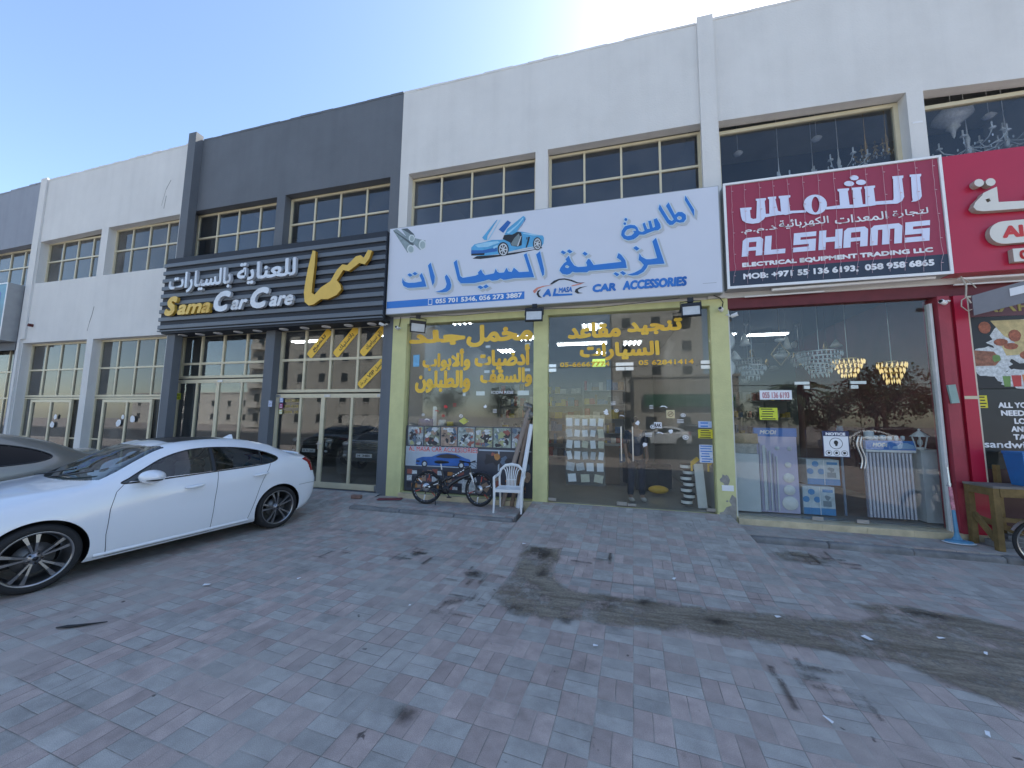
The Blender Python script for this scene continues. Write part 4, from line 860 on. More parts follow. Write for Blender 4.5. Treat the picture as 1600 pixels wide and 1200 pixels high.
text(m, ar('الكهربائية'), 3.08, 3.84, 5.12, 5.30, yy, 0, bold=0.015); text(m, ar('المعدات'), 3.93, 4.68, 5.12, 5.27, yy, 0, bold=0.015); text(m, ar('لتجارة'), 4.75, 5.235, 5.12, 5.26, yy, 0, bold=0.015)
text(m, 'ELECTRICAL EQUIPMENT TRADING LLC', 2.46, 5.245, 4.468, 4.565, yy, 0, bold=0.055)
text(m, 'MOB: +971 55 136 6193,  058 958 6865', 2.47, 5.245, 4.235, 4.36, yy, 0, bold=0.045)
m.build('lettering', white_ink, s)
# wide rounded block capitals built stroke by stroke
m = MB(); z0, z1 = 4.68, 5.03; H_ = z1 - z0; w = 0.105; t_ = 0.085; sl = 0.10
def blk(parts):
    for k, p in enumerate(parts): m.poly([[(x + (z - z0) * sl, z) for x, z in p]], yy - 0.0005 - 0.0003 * k, .002)
def bx(x0, x1, a, b_): return [(x0, z0 + a), (x1, z0 + a), (x1, z0 + b_), (x0, z0 + b_)]
def ch(x0, x1, a, b_, c=0.05): return [(x0, z0 + a), (x1, z0 + a), (x1, z0 + b_ - c), (x1 - c, z0 + b_), (x0 + c, z0 + b_), (x0, z0 + b_ - c)]
def A_(x, W): blk([ch(x, x + W, H_ - t_, H_), bx(x, x + w, 0, H_ - t_ + .001), bx(x + W - w, x + W, 0, H_ - t_ + .001), bx(x + w - .001, x + W - w + .001, .10, .10 + t_ * .8)])
def L_(x, W): blk([bx(x, x + w, 0, H_), bx(x + w - .001, x + W, 0, t_)])
def S_(x, W): blk([bx(x, x + W, 0, t_), bx(x, x + W, H_ - t_, H_), bx(x, x + W, H_ / 2 - t_ / 2, H_ / 2 + t_ / 2), bx(x, x + w, H_ / 2, H_ - t_ + .001), bx(x + W - w, x + W, t_ - .001, H_ / 2)])
def H1(x, W): blk([bx(x, x + w, 0, H_), bx(x + W - w, x + W, 0, H_), bx(x + w - .001, x + W - w + .001, H_ / 2 - t_ / 2, H_ / 2 + t_ / 2)])
def M_(x, W): blk([ch(x, x + W, H_ - t_, H_), bx(x, x + w, 0, H_ - t_ + .001), bx(x + W / 2 - w / 2, x + W / 2 + w / 2, 0, H_ - t_ + .001), bx(x + W - w, x + W, 0, H_ - t_ + .001)])
A_(2.46, .33); L_(2.82, .33); S_(3.27, .34); H1(3.655, .345); A_(4.02, .345); M_(4.40, .44); S_(4.88, .33)
m.build('lettering', lilac, s)
# strings of tiny lights hanging down the banner
random.seed(5)
for i in range(14):
    x = 2.33 + i * 0.232 + random.uniform(-.02, .02)
    o = MB(); pts = []; zb = 4.16 + random.uniform(-.02, .05)
    for k in range(15):
        z = 6.10 - (6.10 - zb) * k / 14; pts.append((x + random.uniform(-.006, .006) + (0.03 * math.sin((k - 10) * 1.3) if k > 11 else 0), -0.275, z))
    o.tube(pts, 0.0022, 5)
    for k in range(1, 14, 3): o.cyl(pts[k], (pts[k][0] + 0.028, -0.275, pts[k][2] - 0.006), 0.005, n=5)
    tag(o.build('light_string', M('string_wire', (0.62, 0.42, 0.45), 0.5)), 'thin string of tiny unlit lights hanging down the red banner', 'string light', 'light strings on the red banner')
m = MB(); m.cyl((2.95, -0.16, 4.055), (5.30, -0.16, 4.085), 0.028); m.cyl((2.55, -0.05, 3.99), (3.8, -0.05, 4.0), 0.018, n=8)
tag(m.build('tube_lamp', white_pl), 'white fluorescent tube fixed under the red banner', 'lamp')

# snack shop: glossy red panel with raised white letters
s = empty('shop_sign', (0, 0, 0), 0, 'plain red panel sign with raised cream letters at the right edge', 'sign')
m = MB(); m.box(5.482, 8.9, -0.25, -0.01, 4.10, 6.11); m.build('panel', red_smooth, s)
cream_let = M('cream_letter', (0.66, 0.63, 0.57), 0.4, var=0.05); cream_side = M('cream_return', (0.42, 0.38, 0.32), 0.5)
m = MB()
for q in TAA: m.poly(q, -0.34, 0.085, 0, 1)
m.build('arabic_letters', [cream_let, cream_side], s)
m = MB(); m.poly([rrect(5.92, 7.9, 4.49, 4.86, 0.18)], -0.33, 0.075, 0, 1); text(m, 'Al C', 6.07, 6.60, 4.58, 4.78, -0.333, 2, bold=0.05); m.build('name_plate', [cream_let, cream_side, red_ink], s)
m = MB(); m.poly([[(6.17, 4.19), (7.6, 4.19), (7.6, 4.40), (6.17, 4.40)]], -0.33, 0.075, 0, 1); text(m, '07', 6.24, 6.42, 4.22, 4.37, -0.333, 2, bold=0.05); m.build('number_plate', [cream_let, cream_side, red_ink], s)
m = MB(); m.cyl((5.62, -0.13, 4.04), (7.4, -0.13, 4.04), 0.02); m.cyl((5.62, -0.05, 3.97), (7.4, -0.05, 3.97), 0.014)
tag(m.build('tube_lamp', white_pl), 'white fluorescent tube fixed under the plain red sign', 'lamp')

# far left: blue light box
s = empty('shop_sign', (0, 0, 0), 0, 'blue and green light-box sign cut off by the left edge', 'sign')
teal = M('printed_teal', (0.10, 0.26, 0.36), 0.45, var=0.45, scale=1.1)
m = MB(); m.box(-25, -19.05, -0.36, -0.01, 4.02, 5.95, 1); m.rect(-24.97, -19.09, 4.06, 5.91, -0.364, .003, 0); m.build('light_box', [teal, alu_edge], s)
m = MB(); text(m, ar('السيارات'), -22.5, -19.35, 4.9, 5.65, -0.368, 0, bold=0.05); text(m, ar('زينة'), -21.4, -19.3, 4.55, 4.85, -0.368, 0, bold=0.03); text(m, '050 7', -20.6, -19.35, 4.2, 4.42, -0.368, 0, bold=0.03)
m.build('lettering', M('printed_violet', (0.14, 0.12, 0.50), 0.45), s)
m = MB()
for a, b_, c, e in ((-25, -19.05, 4.02, 4.06), (-25, -19.05, 5.91, 5.95), (-19.09, -19.05, 4.06, 5.91)): m.box(a, b_, -0.374, -0.362, c, e)
m.build('white_frame', white_pl, s)
m = MB(); m.box(-25, -19.0, -0.05, -0.002, 3.74, 4.0); tag(m.build('shutter_box', slate_wall), 'dark roller shutter box under the blue sign', 'shutter box')
# ------------------------------------------------------------------ cars (lofted bodies; x runs rearward from the front axle, z up from the ground)
def pchip(pts):
    x = np.array([p[0] for p in pts], float); y = np.array([p[1] for p in pts], float)
    h = np.diff(x); d = np.diff(y) / h; m = np.zeros(len(x)); m[0], m[-1] = d[0], d[-1]
    for i in range(1, len(x) - 1):
        if d[i - 1] * d[i] > 0:
            w1, w2 = 2 * h[i] + h[i - 1], h[i] + 2 * h[i - 1]
            m[i] = (w1 + w2) / (w1 / d[i - 1] + w2 / d[i])
    def f(q):
        q = np.clip(np.asarray(q, float), x[0], x[-1]); i = np.clip(np.searchsorted(x, q) - 1, 0, len(x) - 2)
        t = (q - x[i]) / h[i]; t2, t3 = t * t, t * t * t
        return (2 * t3 - 3 * t2 + 1) * y[i] + (t3 - 2 * t2 + t) * h[i] * m[i] + (-2 * t3 + 3 * t2) * y[i + 1] + (t3 - t2) * h[i] * m[i + 1]
    return f

def inside(px, pz, poly):
    P = np.array(poly); r = np.zeros(px.shape, bool)
    for i in range(len(P)):
        a, b_ = P[i], P[(i + 1) % len(P)]
        r ^= ((a[1] > pz) != (b_[1] > pz)) & (px < (b_[0] - a[0]) * (pz - a[1]) / (b_[1] - a[1] + 1e-12) + a[0])
    return r

def smooth_poly(P, n=6):
    """closed Catmull-Rom through the points"""
    out = []; k = len(P)
    for i in range(k):
        p0, p1, p2, p3 = [np.array(P[(i + j) % k], float) for j in (-1, 0, 1, 2)]
        for t in np.linspace(0, 1, n, endpoint=False):
            out.append(tuple(0.5 * (2 * p1 + (p2 - p0) * t + (2 * p0 - 5 * p1 + 4 * p2 - p3) * t * t + (3 * p1 - p0 - 3 * p2 + p3) * t ** 3)))
    return out

class Body:
    def __init__(s, spec, nx, nv):
        s.sp = spec; F = {k: pchip(v) for k, v in spec['curves'].items()}; s.F = F
        s.xs = np.linspace(spec['x0'], spec['x1'], nx)
        # denser stations at both ends
        s.nx, s.nv = nx, nv
        s.X, s.Y, s.Z, s.V = s.section(s.xs, np.linspace(0, 6, nv))
    def sqz(s, x):
        k = s.sp.get('tail', 1.0); x = np.asarray(x, float); return np.where(x > 2.73, 2.73 + (x - 2.73) * k, x)
    def unsqz(s, x):
        k = s.sp.get('tail', 1.0); return np.where(x > 2.73, 2.73 + (x - 2.73) / k, x)
    def lift(s, z):
        q = np.clip((np.asarray(z, float) - .24) / .72, 0, 1); return z + s.sp.get('lift', 0) * q * q * (3 - 2 * q)
    def drop(s, z):
        w = np.array(z, float)
        for _ in range(12): w = z - (s.lift(w) - w)
        return w
    def section(s, xs, vs):
        F = s.F; n = len(xs)
        K = np.zeros((n, 7, 2))
        wm = F['w'](xs); zc = F['zc'](xs)
        K[:, 0] = np.stack([wm * .93, F['zr'](xs)], 1)
        K[:, 1] = np.stack([wm * s.sp.get('rock', .975), F['zr'](xs) + .10], 1)
        K[:, 2] = np.stack([wm, F['zm'](xs)], 1)
        K[:, 3] = np.stack([wm * F['kb'](xs), F['zb'](xs)], 1)
        K[:, 4] = np.stack([F['wt'](xs), F['zt'](xs)], 1)
        K[:, 5] = np.stack([F['wt'](xs) * .55, zc - (zc - F['zt'](xs)) * .28], 1)
        K[:, 6] = np.stack([np.zeros(n), zc], 1)
        i = np.clip(np.floor(vs).astype(int), 0, 5); t = (vs - i)[None, :, None]
        g_ = lambda j: K[:, np.clip(j, 0, 6)]
        p0, p1, p2, p3 = g_(i - 1).copy(), g_(i), g_(i + 1), g_(i + 2).copy()
        e = i == 5; p3[:, e] = K[:, [5]] * np.array([-1, 1])
        e = i == 0; p0[:, e] = 2 * K[:, [0]] - K[:, [1]]
        P = 0.5 * (2 * p1 + (p2 - p0) * t + (2 * p0 - 5 * p1 + 4 * p2 - p3) * t ** 2 + (3 * p1 - p0 - 3 * p2 + p3) * t ** 3)
        Y, Z = np.maximum(P[:, :, 0], 0), P[:, :, 1]
        X = np.repeat(xs[:, None], len(vs), 1)
        sm = lambda q: np.clip(q, 0, 1) ** 2 * (3 - 2 * np.clip(q, 0, 1))
        ro, fo = pchip(s.sp['rear']), pchip(s.sp['front'])
        br = sm((X - s.sp['xr']) / (s.sp['x1'] - s.sp['xr'])); bf = sm((s.sp['xf'] - X) / (s.sp['xf'] - s.sp['x0']))
        X = X + br * ro(Z) + bf * fo(Z)
        return s.sqz(X), Y, s.lift(Z), np.repeat(vs[None, :], len(xs), 0)
    def side(s, x, z, out=0.0, vmax=4.0):
        """point of the flank at side-view position (x, z)"""
        if not hasattr(s, '_lut'):
            vs = np.linspace(0, 4.6, 200); s._lx = np.linspace(s.sp['x0'], s.sp['x1'], 300)
            s._lut = s.section(s._lx, vs)
        LX, LY, LZ, LV = s._lut; z = float(s.lift(z)); x = float(s.sqz(x))
        i = int(np.argmin(np.abs(LX[:, 60] - x))); j = int(np.argmin(np.abs(LZ[i] - z)))
        # refine station at this height
        i = int(np.argmin(np.abs(LX[:, j] - x))); zz = LZ[i]; k = int(np.argmin(np.abs(zz - z)))
        a, b_ = max(k - 1, 0), min(k + 1, len(zz) - 1)
        dz, dy = zz[b_] - zz[a], LY[i, b_] - LY[i, a]
        y = LY[i, k] + (dy / dz * (z - zz[k]) if abs(dz) > 1e-5 else 0)
        n = Vector((0, dz, -dy)); n = n.normalized() if n.length > 1e-9 else Vector((0, 1, 0))
        return Vector((x, y, z)) + n * out

def grid_parts(body, classify, wheels, wr, parent, names, mats):
    """cut the lofted body into parts by region; near boundaries the mesh is fine enough to read as clean edges"""
    X, Y, Z, V = body.X.copy(), body.Y.copy(), body.Z.copy(), body.V
    # pull grid points onto the wheel-arch circles so that the arches are clean
    for wx in wheels:
        dx, dz = X - wx, Z - body.sp['wz']; rr = np.hypot(dx, dz); c = (np.abs(rr - wr) < 0.014) & (V < 3.2)
        X[c] = wx + dx[c] / rr[c] * wr; Z[c] = body.sp['wz'] + dz[c] / rr[c] * wr
    nx, nv = X.shape
    cx = (X[:-1, :-1] + X[1:, :-1] + X[1:, 1:] + X[:-1, 1:]) / 4; cz = (Z[:-1, :-1] + Z[1:, :-1] + Z[1:, 1:] + Z[:-1, 1:]) / 4
    cy = (Y[:-1, :-1] + Y[1:, :-1] + Y[1:, 1:] + Y[:-1, 1:]) / 4; cv = (V[:-1, :-1] + V[1:, 1:]) / 2
    lab = classify(body.unsqz(cx), cy, body.drop(cz), cv)
    for wx in wheels:
        lab[(np.hypot(cx - wx, cz - body.sp['wz']) < wr) & (cv < 3.2)] = -1
    verts = np.concatenate([np.stack([X, Y, Z], 2).reshape(-1, 3), np.stack([X, -Y, Z], 2).reshape(-1, 3)])
    ii, jj = np.meshgrid(np.arange(nx - 1), np.arange(nv - 1), indexing='ij')
    a = ii * nv + jj; q = np.stack([a, a + nv, a + nv + 1, a + 1], 2); N = nx * nv
    out = {}
    for k, (nm, both) in enumerate(names):
        for sgn in ((0,) if both == 'one' else (0, 1)):
            pass
        sel = lab == k
        if not sel.any(): continue
        L = q[sel]; Rr = L[:, ::-1] + N
        sets = [np.concatenate([L, Rr])] if both == 'one' else [L, Rr]
        for S_ in sets:
            u, inv = np.unique(S_.reshape(-1), return_inverse=True)
            me = bpy.data.meshes.new(nm); me.from_pydata(verts[u].tolist(), [], inv.reshape(-1, 4).tolist())
            me.materials.append(mats[k]); me.polygons.foreach_set('use_smooth', [True] * len(me.polygons)); me.update()
            o = bpy.data.objects.new(nm, me); COL.objects.link(o); o.parent = parent
            out.setdefault(nm, []).append(o)
    return out

def strip_on(body, pts, w, out, mb, mi=0, sgn=1, closed=False):
    """narrow raised line following the flank through side-view points"""
    P = []
    n = len(pts)
    for i in range(n if closed else n - 1):
        a, b_ = pts[i], pts[(i + 1) % n]; k = max(1, int(math.hypot(b_[0] - a[0], b_[1] - a[1]) / 0.03))
        for j in range(k): P.append((a[0] + (b_[0] - a[0]) * j / k, a[1] + (b_[1] - a[1]) * j / k))
    if not closed: P.append(pts[-1])
    Q = [body.side(x, z, out) for x, z in P]
    Q = [Vector((p.x, p.y * sgn, p.z)) for p in Q]
    mb.tube(Q, w / 2, 5, mi, closed)

def wheel(parent, x, y, r, side, tyre_w=0.225, rim_r=0.235, style=0):
    """tyre with its alloy rim, brake disc and bolts; side = +1/-1 is the outer direction along local y"""
    t = MB(); w = tyre_w / 2; rr = rim_r
    prof = [(rr * .93, -w * .9), (rr + .012, -w), (r - .03, -w * 1.03), (r - .008, -w * .86), (r, -w * .6), (r, w * .6), (r - .008, w * .86), (r - .03, w * 1.03), (rr + .012, w), (rr, w * .93)]
    t.lathe(prof, (x, y, r), (0, side, 0), 48)
    o = t.build('wheel', M('tyre_rubber', (0.016, 0.016, 0.017), 0.82, var=0.25, scale=20), parent)
    m = MB(); c = Vector((x, y, r)); ax = Vector((0, side, 0))
    m.lathe([(rr + .004, w * .98), (rr - .006, w * 1.0), (rr - .018, w * .86), (rr - .022, -w * .7), (rr - .04, -w * .8)], c, ax, 48)
    u, v = Vector((1, 0, 0)), Vector((0, 0, 1)); f0 = w * .80
    m.lathe([(0.0, f0 + .004), (.028, f0 + .004), (.034, f0 - .004), (.070, f0 - .012), (.078, f0 - .04)], c, ax, 24)
    for k in range(5):
        for sgn in (-1, 1):
            a0 = 2 * math.pi * k / 5 + R(100) + sgn * R(7); a1 = 2 * math.pi * k / 5 + R(100) + sgn * R(11)
            p0 = u * math.cos(a0) * .055 + v * math.sin(a0) * .055; p1 = u * math.cos(a1) * (rr - .012) + v * math.sin(a1) * (rr - .012)
            d = (p1 - p0).normalized(); n_ = ax.cross(d); vs = []
            for p, wd, f in ((p0, .012, f0 - .008), (p0 * .45 + p1 * .55, .015, f0 + .002), (p1, .026, f0 - .006)):
                for i, h in ((-1, -.030), (1, -.030), (.75, 0), (-.75, 0)): vs.append(c + p + n_ * (i * wd) + ax * (f + h))
            fs = [(i + j, i + (j + 1) % 4, i + 4 + (j + 1) % 4, i + 4 + j) for i in (0, 4) for j in range(4)]
            m.add(vs, fs + [(3, 2, 1, 0)], 0)
    m.build('rim', M('grey_alloy', (0.30, 0.30, 0.31), 0.28, 0.9, var=0.12, scale=9), o)
    d = MB(); d.lathe([(0.0, w * .35), (.165, w * .35), (.165, w * .22), (.1, w * .2)], c, ax, 32); d.build('brake_disc', M('brake_steel', (0.16, 0.155, 0.15), 0.45, 0.8, var=0.2), o)
    b = MB()
    for k in range(5):
        a = 2 * math.pi * k / 5 + R(136); p = c + (u * math.cos(a) + v * math.sin(a)) * .055
        b.cyl(p + ax * (f0 - .02), p + ax * (f0 - .001), .0095, n=8)
    b.lathe([(0, f0 + .008), (.022, f0 + .006), (.026, f0)], c, ax, 16)
    b.build('wheel_bolts', dark_metal, o)
    return o

auto_glass = GL('tinted_car_glass', (0.30, 0.35, 0.33), 0.06)
privacy_glass = GL('dark_car_glass', (0.03, 0.03, 0.035), 0.022)
shield_glass = GL('windscreen_glass', (0.62, 0.70, 0.68), 0.075)
car_trim = M('car_black_trim', (0.012, 0.012, 0.013), 0.4, var=0.15)
chrome = M('car_chrome', (0.75, 0.75, 0.75), 0.12, 1.0, var=0.03)
lens_red = M('tail_lens', (0.28, 0.015, 0.012), 0.12, coat=0.8, var=0.1)
lens_clear = M('head_lens', (0.42, 0.44, 0.46), 0.12, 0.3, coat=0.8, var=0.2, scale=20)
seat_m = M('car_seat_leather', (0.16, 0.15, 0.14), 0.6, var=0.15)

def sedan(name, label, group, paint, glass, loc, rz, nx, nv, sc=1.0, detail=True):
    root = empty(name, loc, rz, label, 'car', group); root.scale = (sc, sc, sc)
    spec = dict(x0=-0.84, x1=3.70, xr=2.95, xf=-0.2, wz=0.364, lift=0.155, tail=0.78, curves=dict(
        w=[(-.84, .50), (-.80, .62), (-.70, .73), (-.5, .82), (-.2, .875), (0.1, .893), (.6, .885), (1.6, .893), (2.4, .898), (2.75, .900), (3.1, .885), (3.4, .862), (3.58, .83), (3.66, .79), (3.70, .73)],
        zr=[(-.84, .24), (-.6, .19), (.4, .19), (2.2, .20), (3.0, .20), (3.4, .25), (3.7, .36)],
        zm=[(-.84, .50), (-.4, .55), (0, .60), (.6, .60), (1.5, .60), (2.4, .66), (2.8, .70), (3.3, .70), (3.7, .70)],
        kb=[(-.84, .95), (0, .93), (.6, .945), (1.5, .95), (2.5, .945), (3.0, .92), (3.4, .90), (3.7, .90)],
        zb=[(-.84, .60), (-.6, .68), (-.2, .775), (.2, .84), (.6, .885), (1.2, .915), (1.8, .945), (2.4, .98), (2.9, 1.01), (3.3, 1.005), (3.6, .975), (3.7, .95)],
        wt=[(-.84, .30), (-.7, .48), (-.4, .60), (0, .66), (.30, .70), (.5, .705), (.8, .66), (1.12, .60), (1.5, .578), (2.1, .56), (2.5, .55), (2.9, .575), (3.2, .615), (3.5, .60), (3.64, .52), (3.70, .42)],
        zt=[(-.84, .635), (-.7, .705), (-.4, .80), (0, .885), (.25, .92), (.42, .95), (.62, 1.04), (.88, 1.19), (1.12, 1.305), (1.4, 1.365), (1.8, 1.388), (2.1, 1.378), (2.4, 1.345), (2.7, 1.28), (3.0, 1.18), (3.2, 1.105), (3.35, 1.075), (3.6, 1.06), (3.7, 1.02)],
        zc=[(-.84, .65), (-.7, .735), (-.4, .84), (0, .925), (.22, .958), (.38, .98), (.60, 1.085), (.85, 1.235), (1.08, 1.362), (1.3, 1.418), (1.6, 1.445), (1.95, 1.448), (2.2, 1.432), (2.45, 1.395), (2.7, 1.325), (3.0, 1.215), (3.2, 1.135), (3.35, 1.11), (3.5, 1.112), (3.62, 1.122), (3.70, 1.09)]),
        rear=[(.2, -.06), (.35, .0), (.5, .05), (.66, .06), (.74, .03), (.9, -.01), (1.02, -.03), (1.09, .0)], front=[(.2, .06), (.35, 0), (.55, -.03), (.7, .03), (.9, .0)])
    B = Body(spec, nx, nv)
    DLO = smooth_poly([(.66, .925), (1.0, .925), (1.5, .945), (2.0, .965), (2.38, .985), (2.60, 1.015), (2.71, 1.07), (2.63, 1.14), (2.46, 1.21), (2.22, 1.268), (1.95, 1.30), (1.65, 1.31), (1.38, 1.285), (1.12, 1.205), (.90, 1.085), (.74, .985)])
    TAIL = [(3.34, 1.01), (3.48, .94), (3.54, .80), (3.86, .78), (3.86, 1.04), (3.60, 1.055)]
    HEAD = [(-.95, .56), (-.70, .58), (-.48, .66), (-.42, .72), (-.55, .715), (-.75, .68), (-.95, .65)]
    DOOR1 = [(.56, .20), (.535, .45), (.55, .68), (.60, .84), (.69, .925), (1.74, .955), (1.70, .60), (1.68, .22)]
    DOOR2 = [(1.68, .22), (1.70, .60), (1.74, .955), (2.54, .995), (2.50, .90), (2.42, .78), (2.36, .66), (2.30, .50), (2.20, .24)]
    FUEL = [(2.95, .87), (3.12, .88), (3.12, .74), (2.95, .73)]
    names = [('body', 'one'), ('windscreen', 'one'), ('rear_window', 'one'), ('sunroof', 'one'), ('side_window', 'two'), ('tail_light', 'two'), ('headlight', 'two'), ('front_door', 'two'), ('rear_door', 'two'), ('grille', 'one'), ('bonnet', 'one')]
    def classify(x, y, z, v):
        L = np.zeros(x.shape, int)
        L[inside(x, z, DOOR1) & (v > .3) & (v < 3.2)] = 7; L[inside(x, z, DOOR2) & (v > .3) & (v < 3.2)] = 8
        L[(x > -.62) & (x < .26 + .10 * (y / .7) ** 2) & (v > 4.05)] = 10
        L[(x > .30 + .20 * (y / .7) ** 2) & (x < 1.08 + .10 * (y / .6) ** 2) & (v > 4.10)] = 1
        L[(x > 2.42 - .0 * y) & (x < 3.14 - .05 * (y / .6) ** 2) & (v > 4.22)] = 2
        L[(x > 1.32) & (x < 2.05) & (v > 4.42)] = 3
        L[inside(x, z, DLO) & (v > 2.9) & (v < 4.02)] = 4
        L[inside(x, z, TAIL) & (v > 1.8) & (v < 4.0)] = 5; L[inside(x, z, HEAD) & (v > 1.8) & (v < 3.9)] = 6
        L[(x < -.70) & (z > .32) & (z < .60) & (y < .36)] = 9
        return L
    P = grid_parts(B, classify, (0.0, 2.73), 0.408, root, names, [paint, shield_glass, glass, car_trim, glass, lens_red, lens_clear, paint, paint, car_trim, paint])
    # end caps
    m = MB()
    for i in (0, -1):
        ring = [(B.X[i, j], B.Y[i, j], B.Z[i, j]) for j in range(0, B.nv, 4)] ; ring2 = [(x, -y, z) for x, y, z in ring][::-1]
        m.add(ring + ring2, [tuple(range(len(ring) * 2))])
    m.build('bumper', paint, root)
    # wheel housings, floor and sills
    m = MB()
    for wx in (0.0, 2.73):
        for sgn in (1, -1):
            n = 28; vs = []
            for i in range(n + 1):
                t = math.pi * (-0.12 + 1.24 * i / n); x, z = wx + .406 * math.cos(t), .364 + .406 * math.sin(t)
                yo = B.side(x, max(z, .2), 0).y - .012
                vs += [(x, sgn * yo, z), (x, sgn * .52, z)]
            m.add(vs, [(2 * i, 2 * i + 2, 2 * i + 3, 2 * i + 1) for i in range(n)], 0, True)
            m.add([(wx + .406 * math.cos(math.pi * (-.12 + 1.24 * i / n)), sgn * .52, .364 + .406 * math.sin(math.pi * (-.12 + 1.24 * i / n))) for i in range(n + 1)], [tuple(range(n + 1))])
    m.box(-.6, -.38, -.6, .6, .19, .3); m.box(.38, 2.35, -.78, .78, .19, .24); m.box(3.1, 3.3, -.6, .6, .24, .32)
    m.build('underbody', car_trim, root)
    for wx in (0.0, 2.73):
        for sgn in (1, -1): wheel(root, wx, sgn * .765, .364, sgn, .225, .282)
    if not detail:
        m = MB()
        for sgn in (1, -1):
            strip_on(B, [(1.70, .95), (1.70, 1.30)], .07, .004, m, 0, sgn); strip_on(B, DLO, .018, .003, m, 0, sgn, True)
        m.build('window_trim', car_trim, root); return root
    for k, dn in enumerate(('front_door', 'rear_door')):
        for q, o in enumerate(P[dn]):
            sgn = 1 if q == 0 else -1
            m = MB(); ds = DOOR1 if k == 0 else DOOR2[::-1]
            line = [(.69, .93), (.60, .84), (.55, .68), (.535, .45), (.56, .215), (1.68, .225), (1.70, .60), (1.74, .955)] if k == 0 else [(1.70, .228), (2.20, .245), (2.30, .50), (2.36, .66), (2.42, .78), (2.50, .90), (2.55, .99)]
            strip_on(B, line, .0065, .0012, m, 0, sgn); m.build('door_gap', M('panel_gap', (.10, .10, .105), .6), o)
            hx, hz = (1.42, .80) if k == 0 else (2.36, .845)
            p = B.side(hx, hz, .042); hz = float(B.lift(hz)); m = MB()
            pts = [(hx - .12 + .24 * i / 8, (p.y + .006 - .030 * abs(i / 4 - 1) ** 3) * sgn, hz - .008 + .016 * i / 8) for i in range(9)]
            m.tube(pts, [.010, .019, .022, .023, .023, .023, .022, .019, .011], 8); m.build('door_handle', paint, o)
    for sgn in (1, -1):
        m = MB(); strip_on(B, DLO, .016, .002, m, 0, sgn, True); strip_on(B, [(.72, .93), (1.5, .952), (2.38, .99)], .012, .009, m, 1, sgn)
        strip_on(B, [(1.70, .955), (1.71, 1.1), (1.72, 1.295)], .075, -.012, m, 0, sgn); strip_on(B, [(2.38, .99), (2.43, 1.1), (2.44, 1.20)], .03, .0, m, 0, sgn)
        m.build('window_trim', [car_trim, chrome], root)
        # door mirror
        p = B.side(.86, .945, .0); m = MB(); o_l = float(B.lift(.97)) - .97
        m.ell((.90, sgn * (p.y + .115), .99 + o_l), .135, .14, .088, 0, 18, 12); m.bar((.86, sgn * p.y, .935 + o_l), (.88, sgn * (p.y + .07), .955 + o_l), .08, .035, 0)
        m.ell((.895, sgn * (p.y + .155), .955 + o_l), .10, .112, .020, 1, 14, 8)
        o = m.build('door_mirror', [paint, car_trim], root)
        m = MB(); strip_on(B, FUEL, .006, .001, m, 0, sgn, True) if sgn == 1 else None
        if sgn == 1: m.build('fuel_flap', M('white_gap', (0.35, 0.36, 0.38), 0.5), root)
        m = MB(); strip_on(B, [(.45, .245), (1.2, .25), (2.22, .262)], .05, -.004, m, 0, sgn); m.build('side_skirt', paint, root)
        m = MB(); strip_on(B, [(3.20, .62), (3.45, .625), (3.66, .62)], .006, .001, m, 0, sgn); m.build('bumper_gap', car_trim, root)
    # boot lip, aerial fin, wipers
    m = MB(); m.tube([(3.32 - .08 * (abs(i) / 6) ** 2, i * .105, 1.275 - .012 * (abs(i) / 6) ** 2) for i in range(-6, 7)], .019, 8); m.build('boot_spoiler', paint, root)
    m = MB(); m.add([(2.28, 0, 1.572), (2.44, .035, 1.54), (2.44, -.035, 1.54), (2.435, 0, 1.63), (2.40, .01, 1.63)], [(0, 1, 4), (0, 4, 3, 2), (1, 2, 3, 4)]); m.build('aerial', paint, root)
    m = MB()
    for a, b_ in ((.15, -.45), (.55, .0)): m.tube([(.33, a, 1.125), (.40, (a + b_) / 2, 1.165), (.52, b_, 1.225)], .011, 6)
    m.box(.27, .36, -.58, .58, 1.04, 1.08); m.build('wiper', car_trim, root)
    # cabin
    m = MB()
    for y in (.37, -.37):
        for x in (1.35, 2.25):
            m.ell((x, y, .58), .27, .25, .11, 0); m.ell((x + .30, y, .88), .10, .24, .34, 0, rot=Matrix.Rotation(R(14), 3, 'Y')); m.ell((x + .40, y, 1.20), .05, .13, .085, 0)
    m.ell((.80, 0, .86), .30, .70, .13, 1); m.box(.5, 3.0, -.74, .74, .30, .42, 1); m.box(2.62, 2.70, -.68, .68, .42, 1.0, 0)
    m.tube([(1.02 + .05 * math.sin(t), .38 + .17 * math.cos(t), .93 + .17 * math.sin(t)) for t in [i * 2 * math.pi / 16 for i in range(16)]], .015, 6, 1, True)
    m.build('cabin', [seat_m, car_trim], root)
    return root

white_paint = M('pearl_white_paint', (0.74, 0.76, 0.79), 0.30, var=0.01, scale=1, coat=0.9)
d = Vector((-5.67 + 6.11, -2.12 + 4.75, 0)); ang = math.atan2(d.y, d.x)
lat = Vector((-math.sin(ang), math.cos(ang), 0))
fr = Vector((-6.11, -4.75, GZ)) + lat * (.84 * .985 * 1.18)
sedan('parked_car', 'white sedan with grey alloy wheels parked nose-out beside the car care shop', 'cars parked outside', white_paint, auto_glass, fr, ang, 340, 170, 0.985).scale = (.985, .985 * 1.18, .99)
beige_paint = M('beige_metallic_paint', (0.21, 0.195, 0.16), 0.32, 0.35, var=0.04, scale=2, coat=0.8)
sedan('parked_car', 'beige sedan with black tinted windows parked behind the white sedan', 'cars parked outside', beige_paint, privacy_glass, Vector((-9.75, -6.2, GZ)), ang + R(3), 180, 110, 1.0, False).scale = (1.0, 1.12, 1.04)

